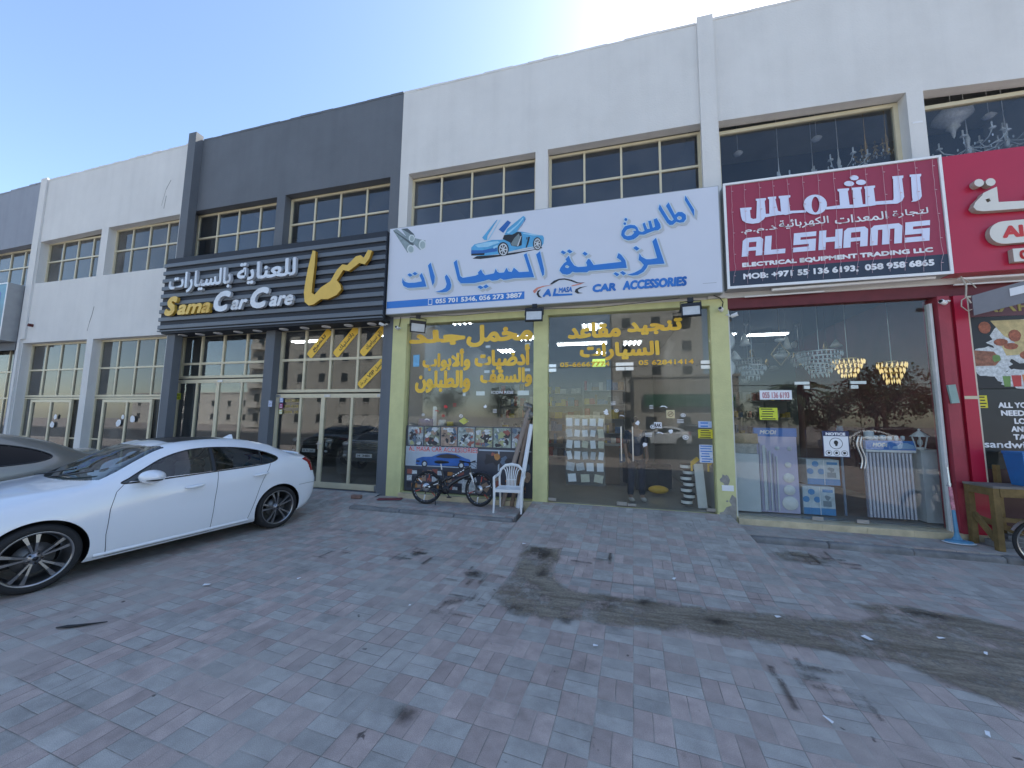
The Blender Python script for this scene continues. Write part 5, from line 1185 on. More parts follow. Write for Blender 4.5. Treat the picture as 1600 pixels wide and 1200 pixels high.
def suv(label, group, paint, loc, rz, plate):
    root = empty('parked_car', loc, rz, label, 'car', group)
    spec = dict(x0=-.92, x1=3.85, xr=3.3, xf=-.3, wz=.37, rock=.97, curves=dict(
        w=[(-.92, .62), (-.88, .74), (-.75, .84), (-.4, .91), (0, .94), (3.2, .94), (3.7, .90), (3.85, .82)],
        zr=[(-.92, .34), (-.5, .28), (3.2, .28), (3.85, .40)], zm=[(-.92, .62), (0, .72), (3.85, .75)], kb=[(-.92, .96), (0, .95), (3.85, .95)],
        zb=[(-.92, .86), (-.5, .97), (0, 1.05), (.6, 1.10), (3.85, 1.15)],
        wt=[(-.92, .5), (-.7, .68), (0, .76), (.5, .76), (.9, .70), (1.3, .64), (3.4, .62), (3.85, .56)],
        zt=[(-.92, .96), (-.6, 1.06), (0, 1.13), (.45, 1.17), (.8, 1.40), (1.15, 1.66), (1.5, 1.74), (3.2, 1.74), (3.6, 1.55), (3.85, 1.25)],
        zc=[(-.92, .98), (-.6, 1.09), (0, 1.17), (.45, 1.20), (.8, 1.46), (1.15, 1.72), (1.5, 1.80), (3.2, 1.80), (3.6, 1.62), (3.85, 1.3)]),
        rear=[(.3, -.05), (1.8, 0)], front=[(.3, .05), (.6, -.05), (1.0, .0)])
    B = Body(spec, 130, 90)
    DLO = [(.75, 1.13), (3.5, 1.18), (3.3, 1.64), (1.5, 1.66), (1.2, 1.58)]
    names = [('body', 'one'), ('windscreen', 'one'), ('side_window', 'two')]
    def classify(x, y, z, v):
        L = np.zeros(x.shape, int); L[(x > .48) & (x < 1.18) & (v > 4.15)] = 1; L[inside(x, z, DLO) & (v > 3) & (v < 4)] = 2; return L
    grid_parts(B, classify, (0.0, 2.8), .44, root, names, [paint, privacy_glass, privacy_glass])
    m = MB()
    for i in (0, -1):
        ring = [(B.X[i, j], B.Y[i, j], B.Z[i, j]) for j in range(0, B.nv, 4)]; m.add(ring + [(x, -y, z) for x, y, z in ring][::-1], [tuple(range(len(ring) * 2))])
    m.box(-.99, -.86, -.74, .74, .42, .66); m.build('bumper', [paint], root, bevel=0.04)
    m = MB()
    for i in range(5): m.box(-.995, -.93, -.46, .46, .72 + i * .052, .745 + i * .052)
    m.box(-.985, -.92, -.52, -.46, .70, .96); m.box(-.985, -.92, .46, .52, .70, .96); m.poly([circ(0, .84, .10, .08), circ(0, .84, .075, .058)], -1.0, .01, 0, f=lambda a, b_, c: (-1.003 + c, a, b_))
    m.add([(-1.003, .03, .88), (-1.003, .0, .88), (-1.003, -.045, .80), (-1.003, .04, .80), (-1.003, .04, .815), (-1.003, -.02, .815)], [(0, 1, 2, 5), (2, 3, 4, 5)])
    m.build('grille', chrome, root)
    for sgn in (1, -1):
        m = MB(); m.ell((-.86, sgn * .68, .86), .10, .17, .085); m.build('headlight', lens_clear, root)
        m = MB(); m.ell((-.97, sgn * .66, .52), .04, .075, .05); m.build('fog_light', lens_clear, root)
        for wx in (0, 2.8): wheel(root, wx, sgn * .80, .37, sgn, .25, .245)
    m = MB(); m.box(-1.02, -.995, -.26, .26, .47, .585, 0); text(m, plate, -.20, .20, .495, .56, 0, 1, bold=0.03, f=lambda a, b_, c: (-1.0225 + c * .3, -a, b_))
    m.build('number_plate', [white_pl, black_ink], root)
    return root
suv('dark grey four-wheel drive facing out behind the car care shop glass door', 'cars inside the car care shop', M('dark_grey_paint', (0.09, 0.095, 0.10), 0.3, 0.4, var=0.05, coat=0.9), (-7.02, 3.05, 0), R(93), 'H  3484')
suv('black four-wheel drive standing further left behind the car care shop glass', 'cars inside the car care shop', M('black_car_paint', (0.012, 0.013, 0.016), 0.25, 0.2, var=0.05, coat=0.9), (-9.75, 3.9, 0), R(90), 'K 71 265')
# ------------------------------------------------------------------ things standing outside
PZ = -0.105
# --- bicycle leaning by the left window
bk = empty('bicycle', (-3.62, -0.45, PZ), math.atan2(0.12, 1.21), 'black folding mountain bicycle with red accented mag wheels beside the white chair', 'bicycle')
bk.rotation_euler = (R(-6), 0, math.atan2(0.12, 1.21))
bike_black = M('bicycle_black', (0.014, 0.014, 0.016), 0.35, 0.1, var=0.15, coat=0.4); tyre_b = M('bicycle_tyre', (0.02, 0.02, 0.021), 0.85, var=0.25, scale=25)
acc_red = M('bicycle_red', (0.42, 0.05, 0.03), 0.4); acc_white = M('bicycle_white', (0.70, 0.70, 0.70), 0.4)
RW, AX = 0.335, 1.13
def bike_wheel(cx, turn):
    rot = Matrix.Rotation(turn, 3, 'Z'); c = Vector((cx, 0, RW)); ax = rot @ Vector((0, 1, 0))
    t = MB(); n = 48
    ring = [c + rot @ Vector(((RW - .028) * math.cos(i * 2 * math.pi / n), 0, (RW - .028) * math.sin(i * 2 * math.pi / n))) for i in range(n)]
    t.tube(ring, .028, 8, 0, True); o = t.build('wheel', tyre_b, bk)
    m = MB(); ring = [c + rot @ Vector((.268 * math.cos(i * 2 * math.pi / n), 0, .268 * math.sin(i * 2 * math.pi / n))) for i in range(n)]
    m.lathe([(.290, -.014), (.290, .014), (.262, .010), (.262, -.010), (.290, -.014)], c, ax, 48)
    for k in range(6):                        # white strokes of print on the rim
        for e in range(3):
            a = 2 * math.pi * (k + .22 * e) / 6 + .2; p = c + rot @ Vector((.276 * math.cos(a), -.016, .276 * math.sin(a))); tx = rot @ Vector((-math.sin(a), 0, math.cos(a)))
            m.bar(p - tx * .016, p + tx * .016, .012, .003, 1, up=rot @ Vector((math.cos(a), 0, math.sin(a))))
    m.build('rim', [bike_black, acc_white], o)
    m = MB(); m.cyl(c - ax * .05, c + ax * .05, .026, n=14)
    for k in range(6):
        a = 2 * math.pi * k / 6 + .35; d = rot @ Vector((math.cos(a), 0, math.sin(a)))
        m.bar(c + d * .02, c + d * .15, .022, .016, 0, up=ax); m.bar(c + d * .15, c + d * .265, .018, .014, 1 if k % 2 else 2, up=ax)
    m.lathe([(.02, -.035), (.085, -.035), (.085, -.031), (.02, -.031)], c, ax, 24, 3)
    m.build('mag_spokes', [bike_black, acc_red, acc_white, steel], o)
bike_wheel(0, 0); bike_wheel(AX, R(-14))
m = MB()
bb = (.43, 0, .30); head_t = (.90, 0, .78); head_b = (.95, 0, .63); seat = (.30, 0, .70)
m.tube([head_b, (.72, 0, .55), (.52, 0, .42), bb], [.036, .040, .040, .036], 10); m.tube([head_t, (.68, 0, .66), (.46, 0, .52), (.36, 0, .50)], [.028, .032, .032, .026], 10)
m.tube([bb, (.37, 0, .50), seat], .022, 8); m.tube([head_b, head_t], .026, 10)
for y in (.055, -.055): m.tube([(0, y, RW), (.2, y * .9, .46), (.36, y * .4, .52)], .011, 6); m.tube([(0, y, RW), (.25, y * .9, .30), (.41, y * .4, .31)], .012, 6)
m.cyl((.34, 0, .46), (.44, 0, .55), .035, n=10)
m.build('frame', bike_black, bk)
m = MB()
for i in range(5): m.bar((.56 + i * .05, -.036, .575 + i * .030), (.59 + i * .05, -.036, .593 + i * .030), .004, .022, 0, up=(0, 0, 1))
m.build('frame_decal', acc_white, bk)
m = MB(); m.tube([seat, (.27, 0, .83)], .014, 8); m.build('seat_post', steel, bk)
m = MB(); m.ell((.25, 0, .855), .13, .065, .035, 0, 16, 8); m.ell((.36, 0, .855), .09, .028, .025, 0, 12, 8); m.build('saddle', black, bk)
fx = Vector((AX, 0, RW)); m = MB()
st = Matrix.Rotation(R(-14), 3, 'Z')
for y in (.06, -.06):
    o_ = st @ Vector((0, y, 0)); m.tube([fx + o_, Vector((.985, 0, .56)) + o_], .017, 8, 0); m.tube([Vector((1.03, 0, .47)) + o_, Vector((.955, 0, .64)) + o_], .021, 8, 1)
m.tube([Vector((.955, 0, .645)) + st @ Vector((0, .075, 0)), Vector((.955, 0, .645)) - st @ Vector((0, .075, 0))], .022, 8, 1)
m.tube([(.955, 0, .63), (.90, 0, .80)], .018, 8, 1); m.build('front_fork', [bike_black, M('fork_silver', (.5, .5, .5), .3, .7)], bk)
m = MB(); hb = Vector((.895, 0, .86)); m.tube([Vector((.90, 0, .79)), hb], .018, 8)
a, b_ = st @ Vector((-.05, .31, .03)), st @ Vector((-.05, -.31, .03)); m.tube([hb + a, hb + a * .35, hb, hb + b_ * .35, hb + b_], .013, 8)
for q in (a, b_): m.tube([hb + q * .66, hb + q * 1.04], .018, 8); m.tube([hb + q * .6 + Vector((.03, 0, -.01)), hb + q * .95 + Vector((.05, 0, -.03))], .006, 6)
m.tube([hb + a * .4, hb + Vector((.14, .05, -.05)), hb + Vector((.10, 0, -.18)), (.9, 0, .7)], .004, 5); m.tube([hb + b_ * .4, hb + Vector((.17, -.06, -.10)), hb + Vector((.11, 0, -.22)), (.88, 0, .68)], .004, 5)
m.build('handlebar', black, bk)
m = MB(); m.lathe([(.03, -.062), (.085, -.062), (.085, -.058), (.03, -.058)], bb, (0, 1, 0), 24); m.cyl((.43, -.09, .30), (.43, .09, .30), .018, n=8)
for s_, dx, dz in ((-1, .10, -.135), (1, -.10, .135)):
    m.bar((.43, s_ * .075, .30), (.43 + dx, s_ * .08, .30 + dz), .022, .014); m.box(.43 + dx - .045, .43 + dx + .045, s_ * .09 - .04 * (s_ < 0), s_ * .09 + .04 * (s_ > 0), .30 + dz - .012, .30 + dz + .012)
m.tube([(.43, -.06, .385), (0, -.045, RW + .04)], .005, 5); m.tube([(.43, -.06, .215), (0.02, -.045, RW - .09)], .005, 5); m.build('crankset', dark_metal, bk)
m = MB(); m.tube([(.22, -.07, .30), (.27, -.16, .005)], .009, 6); m.build('kickstand', dark_metal, bk)
m = MB(); m.add([(-.10 + .05 * i, s_ * .03, RW + .355 - .035 * (i - 3) ** 2 * .5) for i in range(7) for s_ in (-1, 1)], [(2 * i, 2 * i + 2, 2 * i + 3, 2 * i + 1) for i in range(6)], 0, True); m.build('rear_mudguard', black, bk)
m = MB(); m.add([(AX - .12 + .07 * i, s_ * .035, RW + .37 - .022 * (i - 2.2) ** 2) for i in range(7) for s_ in (-1, 1)], [(2 * i, 2 * i + 2, 2 * i + 3, 2 * i + 1) for i in range(6)], 0, True); m.build('front_mudguard', black, bk)

# --- white plastic chair, facing the street
ch_m = M('chair_white_plastic', (0.74, 0.74, 0.73), 0.38, var=0.06, scale=4)
cc = empty('plastic_chair', (-1.83, -0.46, PZ), R(6), 'white slatted plastic armchair on the kerb beside the bicycle', 'chair')
W_, D_, SH = .25, .22, .43
m = MB()
m.add([(x * (W_ - .02 * (1 - t)), -D_ + 2 * D_ * t, SH - .02 * math.sin(t * 3.1) * (1 - x * x)) for t in [i / 8 for i in range(9)] for x in [j / 4 - 1 for j in range(9)]],
      [(i * 9 + j, i * 9 + j + 1, (i + 1) * 9 + j + 1, (i + 1) * 9 + j) for i in range(8) for j in range(8)], 0, True)
for a, b_ in (((-W_, -D_), (W_, -D_)), ((-W_ + .02, D_), (W_ - .02, D_)), ((-W_, -D_), (-W_ + .02, D_)), ((W_, -D_), (W_ - .02, D_))): m.bar((*a, SH - .022), (*b_, SH - .022), .022, .055)
m.build('seat', ch_m, cc, bevel=.006)
for sx in (-1, 1):
    m = MB(); m.tube([(sx * .265, -.24, .0), (sx * .255, -.235, .25), (sx * .262, -.215, SH), (sx * .275, -.19, .60)], [.018, .024, .026, .022], 8); m.build('leg', ch_m, cc)
    m = MB(); m.tube([(sx * .225, .27, .0), (sx * .225, .245, .25), (sx * .225, .225, SH)], [.017, .022, .024], 8); m.build('leg', ch_m, cc)
    m = MB(); m.tube([(sx * .275, -.20, .59), (sx * .285, -.15, .635), (sx * .285, 0, .64), (sx * .27, .16, .645), (sx * .245, .24, .68)], [.02, .026, .028, .026, .022], 8); m.build('armrest', ch_m, cc)
m = MB()
arch = [(-.235, .225, SH), (-.245, .25, .62), (-.225, .28, .74), (-.13, .30, .825), (0, .305, .845), (.13, .30, .825), (.225, .28, .74), (.245, .25, .62), (.235, .225, SH)]
m.tube(arch, [.02, .022, .026, .03, .034, .03, .026, .022, .02], 8)
for i in range(7):
    t = (i - 3) / 3; m.tube([(t * .085, .235, SH + .0), (t * .095, .262, .60), (t * .125, .285, .72), (t * .165, .297, .815 - .05 * t * t)], [.010, .012, .012, .010], 6)
m.bar((-.10, .24, SH + .12), (.10, .24, SH + .12), .012, .02)
m.build('backrest', ch_m, cc)

# --- rolls leaning on the glass
def roll(name, label, p0, p1, r, mat, wrap=None):
    m = MB(); d = Vector(p1) - Vector(p0); k = 12; pts = [Vector(p0) + d * (i / k) for i in range(k + 1)]
    m.tube(pts, [r * random.uniform(.97, 1.03) for _ in pts], 14); d.normalize()
    m.cyl(Vector(p1) - d * .02, Vector(p1) + d * .004, r * .6, n=12, mi=1)
    o = tag(m.build(name, [mat, black]), label, 'roll')
    if wrap:
        w = MB(); q = Vector(p1) - d * .05
        for i in range(9): w.ell(q + Vector((random.uniform(-.06, .06), random.uniform(-.04, .02), random.uniform(-.20, .08))), .07, .05, .09, 0, 8, 5, Matrix.Rotation(random.uniform(0, 3), 3, 'Y'))
        w.build('plastic_wrap', GL('crumpled_plastic', (0.72, 0.70, 0.66), 0.1, rough=0.25, dirt=0.35), o)
random.seed(4)
brown = M('fabric_roll_brown', (0.22, 0.16, 0.12), 0.85, var=0.2, scale=14); grey_r = M('fabric_roll_taupe', (0.30, 0.24, 0.20), 0.85, var=0.15, scale=14)
roll('fabric_roll', 'long taupe fabric roll with a plastic wrapped top leaning on the window', (-2.07, -.13, PZ), (-1.54, .04, 1.93), .047, grey_r, True)
roll('fabric_roll', 'brown fabric roll leaning on the window between taupe and white rolls', (-1.87, -.10, PZ), (-1.56, .05, 1.66), .045, brown)
roll('film_roll', 'white film roll leaning on the window beside the yellow column', (-1.72, -.20, PZ), (-1.50, .03, 1.56), .045, white_paper)

# --- steam mop
mp = empty('floor_mop', (5.20, -0.22, -0.135), 0, 'blue floor mop with a red and white handle standing before the lighting shop window', 'mop')
m = MB(); m.ell((0, -.02, .03), .17, .10, .028, 0, 24, 8); m.lathe([(.07, .04), (.04, .09), (.026, .14)], (0, 0, 0), (0, 0, 1), 16); m.build('base', M('mop_blue', (0.09, 0.26, 0.42), 0.4, var=0.2, scale=8), mp)
m = MB(); m.ell((0.0, -.02, .014), .20, .12, .014, 0, 24, 6); m.build('pad', M('mop_pad', (0.60, 0.66, 0.72), 0.9, bump=.5, scale=30), mp)
tp = Vector((.05, .12, 1.13)); b0_ = Vector((0, 0, .12))
at_ = lambda t: b0_ + (tp - b0_) * t
m = MB(); m.cyl(at_(0), at_(.36), .026, .021); m.build('lower_body', M('mop_blue', (0.09, 0.26, 0.42), 0.4), mp)
m = MB(); m.cyl(at_(.36), at_(.70), .025, .022); m.build('label_sleeve', M('mop_label', (0.55, 0.20, 0.26), 0.4, var=0.7, scale=16), mp)
m = MB(); m.cyl(at_(.70), at_(1.0), .014); m.cyl(at_(.72), at_(.76), .022); m.cyl(at_(.72), at_(.72) + Vector((-.05, -.01, 0)), .010, n=8); m.build('pole', steel, mp)

# --- rough wooden table, bin and bicycle at the right edge
wood = M('weathered_wood', (0.20, 0.13, 0.045), 0.8, var=0.45, scale=5, bump=.5, bscale=30, streak=.25)
tb = empty('wooden_table', (0, 0, 0), 0, 'rough weathered timber table with diagonal braces at the right edge', 'table')
T0, T1, F0, F1, TZ = 5.44, 7.1, -.54, -.07, .78
m = MB(); m.box(T0, T1, F0, F1, TZ - .03, TZ); m.build('tabletop', M('weathered_top', (0.19, 0.17, 0.15), 0.85, var=.3, scale=4, bump=.4), tb)
for x in (T0 + .04, T1 - .04):
    for y in (F0 + .045, F1 - .045):
        m = MB(); m.bar((x, y, -.135), (x, y, TZ - .031), .075, .075); m.build('leg', wood, tb, bevel=.006)
m = MB(); m.box(T0 + .08, T1 - .08, F0 + .005, F0 + .04, TZ - .15, TZ - .031); m.box(T0 + .08, T1 - .08, F1 - .04, F1 - .005, TZ - .15, TZ - .031); m.box(T0 + .005, T0 + .04, F0 + .085, F1 - .085, TZ - .14, TZ - .031); m.build('apron', wood, tb)
m = MB(); m.bar((T0 + .04, F1 - .09, .32), (T0 + .04, F0 + .09, .0), .04, .07); m.bar((T0 + .09, F1 - .06, .26), (T0 + .75, F1 - .06, -.02), .04, .08); m.bar((T0 + .1, F0 + .10, .30), (T1 - .1, F0 + .10, .26), .05, .06); m.bar((T0 + .085, F0 + .045, .40), (T0 + .085, F0 + .045, .66), .03, .09); m.build('brace', wood, tb)
m = MB(); m.bar((5.90, -.035, -.1), (5.90, -.035, 1.05), .06, .05); tag(m.build('timber_post', wood), 'short upright timber post behind the wooden table', 'post')
m = MB(); prof = [(-.14, -.11), (.14, -.11), (.14, .11), (-.14, .11)]
m.add([(6.05 + x * s_, -.33 + y * s_, TZ + z) for s_, z in ((1, .002), (1.28, .46), (1.34, .46), (1.34, .50), (1.22, .50), (.95, .03)) for x, y in prof], [(i * 4 + j, i * 4 + (j + 1) % 4, i * 4 + 4 + (j + 1) % 4, i * 4 + 4 + j) for i in range(5) for j in range(4)] + [(20, 21, 22, 23), (3, 2, 1, 0)])
tag(m.build('plastic_bin', M('bin_blue', (0.025, 0.16, 0.42), 0.45, var=.12), bevel=.012), 'blue plastic bin standing on the wooden table', 'bin')
m = MB()
for i, (x, y, sx, sy, sz, a) in enumerate(((5.68, -.25, .26, .16, .1, .2), (5.98, -.16, .28, .16, .16, -.3), (6.25, -.32, .3, .2, .12, .1), (6.5, -.2, .2, .2, .1, .6))):
    m = MB(); m.obox((x, y, -.135 + sz / 2), sx, sy, sz, Matrix.Rotation(a, 3, 'Z')); tag(m.build('concrete_block', kerb_mat, bevel=.01), 'broken concrete block lying under the wooden table', 'block', 'concrete blocks under the table')
b2k = empty('bicycle', (5.66, -.93, -.245), R(-12), 'silver bicycle cut off by the right edge, only its wheel showing', 'bicycle')
def city_wheel(cx):
    r_ = .34; c = Vector((cx, 0, r_)); n = 48; m = MB(); m.tube([c + Vector(((r_ - .02) * math.cos(i * 2 * math.pi / n), 0, (r_ - .02) * math.sin(i * 2 * math.pi / n))) for i in range(n)], .02, 8, 0, True); o = m.build('wheel', tyre_b, b2k)
    m = MB(); m.lathe([(.30, -.013), (.31, .0), (.30, .013), (.285, .008), (.285, -.008), (.30, -.013)], c, (0, 1, 0), 48); m.cyl(c - Vector((0, .045, 0)), c + Vector((0, .045, 0)), .022)
    for i in range(28):
        a = 2 * math.pi * i / 28; m.tube([c + Vector((.02 * math.cos(a + .8), .03 * (-1) ** i, .02 * math.sin(a + .8))), c + Vector((.287 * math.cos(a), 0, .287 * math.sin(a)))], .0018, 4)
    m.build('rim', steel, o)
city_wheel(0); city_wheel(1.06)
m = MB(); m.tube([(.44, 0, .30), (.32, 0, .78)], .016, 8); m.tube([(.44, 0, .30), (.86, 0, .66)], .018, 8); m.tube([(.36, 0, .66), (.84, 0, .76)], .016, 8); m.tube([(.87, 0, .62), (.83, 0, .86)], .018, 8)
for y in (.05, -.05): m.tube([(0, y, .34), (.44, y * .6, .30)], .01, 6); m.tube([(0, y, .34), (.34, y * .3, .70)], .009, 6); m.tube([(1.06, y, .34), (.90, y, .60)], .011, 6)
m.build('frame', M('bicycle_silver', (.4, .42, .45), .35, .6), b2k)
m = MB(); m.tube([(.83, 0, .86), (.82, 0, 1.0)], .014, 8); m.tube([(.70, .30, 1.02), (.80, .22, 1.03), (.84, 0, 1.0), (.80, -.22, 1.03), (.70, -.30, 1.02)], .012, 8); m.build('handlebar', steel, b2k)
m = MB(); m.ell((.27, 0, .90), .13, .075, .04); m.cyl((.31, 0, .78), (.29, 0, .88), .013); m.build('saddle', black, b2k)
m = MB(); m.add([(.36 * math.cos(a), s_ * .032, .34 + .36 * math.sin(a)) for a in [R(45 + 10 * i) for i in range(12)] for s_ in (-1, 1)], [(2 * i, 2 * i + 2, 2 * i + 3, 2 * i + 1) for i in range(11)], 0, True); m.build('mudguard', steel, b2k)

# --- lamps and cameras on the shop fronts
def flood(x, y, z, rx, rz, sz, label):
    o = empty('floodlight', (x, y, z), 0, label, 'lamp', 'black LED floodlights under the signs'); o.rotation_euler = (R(rx), 0, R(rz))
    m = MB(); w, h = sz, sz * .80; m.box(-w / 2, w / 2, .0, .035, -h / 2, h / 2)
    for i in range(7): m.box(-w / 2 + .03 + i * (w - .07) / 6, -w / 2 + .04 + i * (w - .07) / 6, .036, .06, -h / 2 + .03, h / 2 - .03)
    m.box(-w / 2, w / 2, -.012, -.001, -h / 2, -h / 2 + .025); m.box(-w / 2, w / 2, -.012, -.001, h / 2 - .07, h / 2); m.box(-w / 2, -w / 2 + .022, -.012, -.001, -h / 2 + .025, h / 2 - .07); m.box(w / 2 - .022, w / 2, -.012, -.001, -h / 2 + .025, h / 2 - .07)
    m.build('housing', black, o)
    m = MB(); m.box(-w / 2 + .022, w / 2 - .022, -.006, -.001, -h / 2 + .025, h / 2 - .07); m.build('lens', M('flood_lens', (.55, .56, .55), .2, var=.1, scale=9), o)
    m = MB(); m.tube([(-w / 2 - .01, .02, 0), (-w / 2 - .01, .05, h / 2 + .05), (0, .05, h / 2 + .07), (w / 2 + .01, .05, h / 2 + .05), (w / 2 + .01, .02, 0)], .009, 6); m.box(-.05, .05, .03, .08, h / 2 + .04, h / 2 + .13); m.build('bracket', black, o)
flood(-4.10, -.19, 3.73, 12, 38, .34, 'black floodlight turned sideways under the left end of the white sign')
flood(-1.39, -.35, 3.80, -14, 4, .36, 'black floodlight with pale lens on the middle yellow column')
flood(1.56, -.35, 3.72, -10, -6, .33, 'black floodlight under the right end of the white sign')
def cctv(x, y, z, rz, tilt, label, wall_y=0.0, L=.11):
    o = empty('security_camera', (x, y, z), 0, label, 'camera'); o.rotation_euler = (R(tilt), 0, R(rz))
    m = MB(); m.lathe([(0, -.005), (.030, -.005), (.036, .004), (.036, L - .01), (.028, L), (0, L)], (0, 0, 0), (0, 1, 0), 18); m.build('body', white_pl, o)
    m = MB(); m.lathe([(0, -.008), (.027, -.008), (.027, -.004), (0, -.004)], (0, 0, 0), (0, 1, 0), 16); m.build('lens', black, o)
    m = MB(); m.tube([(0, L * .8, 0), (0, L + .03, .02), (0, L + .05, .05)], .012, 8); m.lathe([(0, 0), (.035, 0), (.035, .012), (0, .012)], (0, L + .05, .045), (0, 0, 1), 14); m.build('bracket', white_pl, o)
cctv(-4.68, -.16, 3.76, 0, -14, 'small round security camera on the leftmost yellow column')
cctv(2.10, -.15, 3.77, -25, -10, 'white security camera on the right-hand yellow column')
cctv(2.40, -.10, 3.66, 55, -14, 'white security camera at the top left corner of the lighting shop glass')
cctv(5.36, -.14, 3.68, -60, -12, 'white security camera on the dull red post')
cctv(-5.10, -.20, 3.86, -50, -18, 'white security camera under the right end of the slatted sign')
m = MB(); m.tube([(2.0, -.16, 4.02), (2.13, -.05, 4.0), (2.19, -.02, 3.92), (2.17, -.02, 3.82), (2.10, -.05, 3.80)], .009, 6); m.tube([(-4.66, -.02, 4.03), (-4.67, -.02, 3.9), (-4.68, -.03, 3.80)], .008, 6)
m.tube([(-4.3, -.18, 4.02), (-3.2, -.15, 3.94), (-1.5, -.2, 3.97), (-.2, -.12, 3.93), (1.4, -.2, 4.0)], .006, 5); tag(m.build('loose_cable', black), 'thin black cables looping under the white sign', 'cable')
m = MB(); m.tube([(5.62, -.18, 4.06), (5.66, -.2, 3.9), (5.64, -.2, 3.72), (5.68, -.22, 3.6)], .012, 6); m.tube([(5.64, -.16, 4.04), (5.72, -.2, 3.95), (5.78, -.2, 3.85)], .008, 6)
m.tube([(5.66, -.2, 3.72), (5.58, -.2, 3.66), (5.57, -.2, 3.56), (5.64, -.2, 3.48), (5.74, -.2, 3.52)], .008, 6); tag(m.build('loose_cable', M('pale_cable', (.45, .40, .33), .6)), 'pale cables hanging from the plain red sign', 'cable')
o = empty('sign_board', (0, 0, 0), 0, 'grey tilted board seen from behind, hanging under the red sign', 'board')
m = MB(); vs = [(5.70, -.22, 3.40), (6.75, -.75, 3.66), (6.75, -.75, 4.00), (5.70, -.22, 3.72)]; m.add(vs + [(x + .012, y + .03, z) for x, y, z in vs], [(0, 1, 2, 3), (7, 6, 5, 4), (0, 4, 5, 1), (1, 5, 6, 2), (2, 6, 7, 3), (3, 7, 4, 0)]); m.build('panel', M('board_grey', (.20, .20, .22), .6, var=.1), o)
m = MB(); m.add([(6.02, -.392, 3.63), (6.17, -.468, 3.66), (6.17, -.468, 3.78), (6.02, -.392, 3.75)], [(0, 1, 2, 3)]); m.build('label', white_paper, o)
# small fixings on the columns
def plate(x0, x1, z0, z1, y, mat, name, label, cat, th=.012):
    m = MB(); m.box(x0, x1, y - th, y - .0005, z0, z1); return tag(m.build(name, mat), label, cat)
plate(2.04, 2.23, .42, .52, 0, white_pl, 'number_tag', 'small white plate low on the right-hand yellow column', 'plate')
plate(-8.36, -8.25, 1.90, 2.06, .0, M('pale_blue_notice', (.45, .5, .66), .5, var=.5, scale=30), 'paper_notice', 'small pale blue notice on the dark column between the car care shop doors', 'notice')
m = MB(); m.obox((5.46, -.045, 2.16), .10, .03, .30, Matrix.Rotation(R(-6), 3, 'Y')); tag(m.build('meter_box', M('pale_green_plastic', (.25, .36, .33), .5, var=.1)), 'pale green plastic cover hanging on the dull red post', 'box')
m = MB(); m.poly([[(5.56, 5.98), (5.72, 5.985), (5.72, 6.0), (5.56, 6.0)]], -.004, .003); 
# bare patches where the yellow paint came off
pc = MB(); random.seed(9)
pc.poly([[(1.97, -.10), (2.26, -.10), (2.268, .30), (2.20, .36), (2.15, .24), (2.19, .17), (2.10, .13), (2.05, .05), (1.99, .03)]], -.003, .002); pc.poly([blob(2.10, .62, .10, 12, .35, .8)], -.003, .002); pc.poly([blob(2.12, .24, .02)], -.006, .002)
pc.build('bare_plaster_patch', M('bare_plaster', (.30, .28, .25), .9, var=.3, scale=9, bump=.4), b3)
# litter
LIT = [(-4.28, -4.25, .07, .035, .4), (0.76, -2.7, .06, .03, 1), (2.19, -3.46, .07, .05, 2), (1.59, -3.27, .05, .03, .3), (1.34, -4.59, .015, .06, .5), (-.1, -4.21, .04, .02, 0), (-3.45, -3.84, .04, .02, 1.2), (2.83, -3.28, .06, .02, .2), (2.22, -4.46, .05, .02, 1), (-1.91, -4.04, .02, .02, 0), (3.0, -3.45, .05, .02, .9), (-1.15, -2.2, .05, .03, .2)]
for i, (x, y, a, b_, t) in enumerate(LIT):
    x, y = on_road([(x, y)])[0]; m = MB(); c, s_ = math.cos(t), math.sin(t); z = ground_z(x, y) + .018
    q = [(-.5, -.5, 0), (.5, -.5, .3), (.5, .5, .1), (-.5, .5, .25)]; vs = [(x + u * a * c - v * b_ * s_, y + u * a * s_ + v * b_ * c, z + w * .02) for u, v, w in q]
    m.add(vs + [(p[0], p[1], p[2] - .002) for p in vs], [(0, 1, 2, 3), (7, 6, 5, 4)]); tag(m.build('paper_scrap', white_paper), 'small scrap of white paper lying on the pavers', 'litter', 'paper scraps on the pavers')
m = MB(); m.tube([(-4.86, -5.12, GZ + .014), (-4.78, -5.09, GZ + .02), (-4.72, -5.05, GZ + .016), (-4.55, -4.93, GZ + .014)], [.006, .014, .012, .004], 6); tag(m.build('rubber_strip', black), 'twisted black rubber strip lying on the pavers near the white sedan', 'litter')
m = MB(); m.obox((-5.35, -.35, ground_z(-5.35, -.35) + .04), .22, .1, .07, Matrix.Rotation(.1, 3, 'Z')); tag(m.build('loose_brick', M('loose_brick', (.25, .15, .12), .9, var=.2), bevel=.006), 'single loose paver brick lying before the car care shop door', 'brick')
m = MB(); m.obox((-4.55, -.30, PZ + .012), .5, .25, .012, Matrix.Rotation(.35, 3, 'Z') @ Matrix.Rotation(R(-4), 3, 'X')); tag(m.build('floor_mat', M('dull_red_mat', (.20, .05, .06), .9, var=.3, scale=10)), 'flattened dull red mat on the pavement below the leftmost yellow column', 'mat')
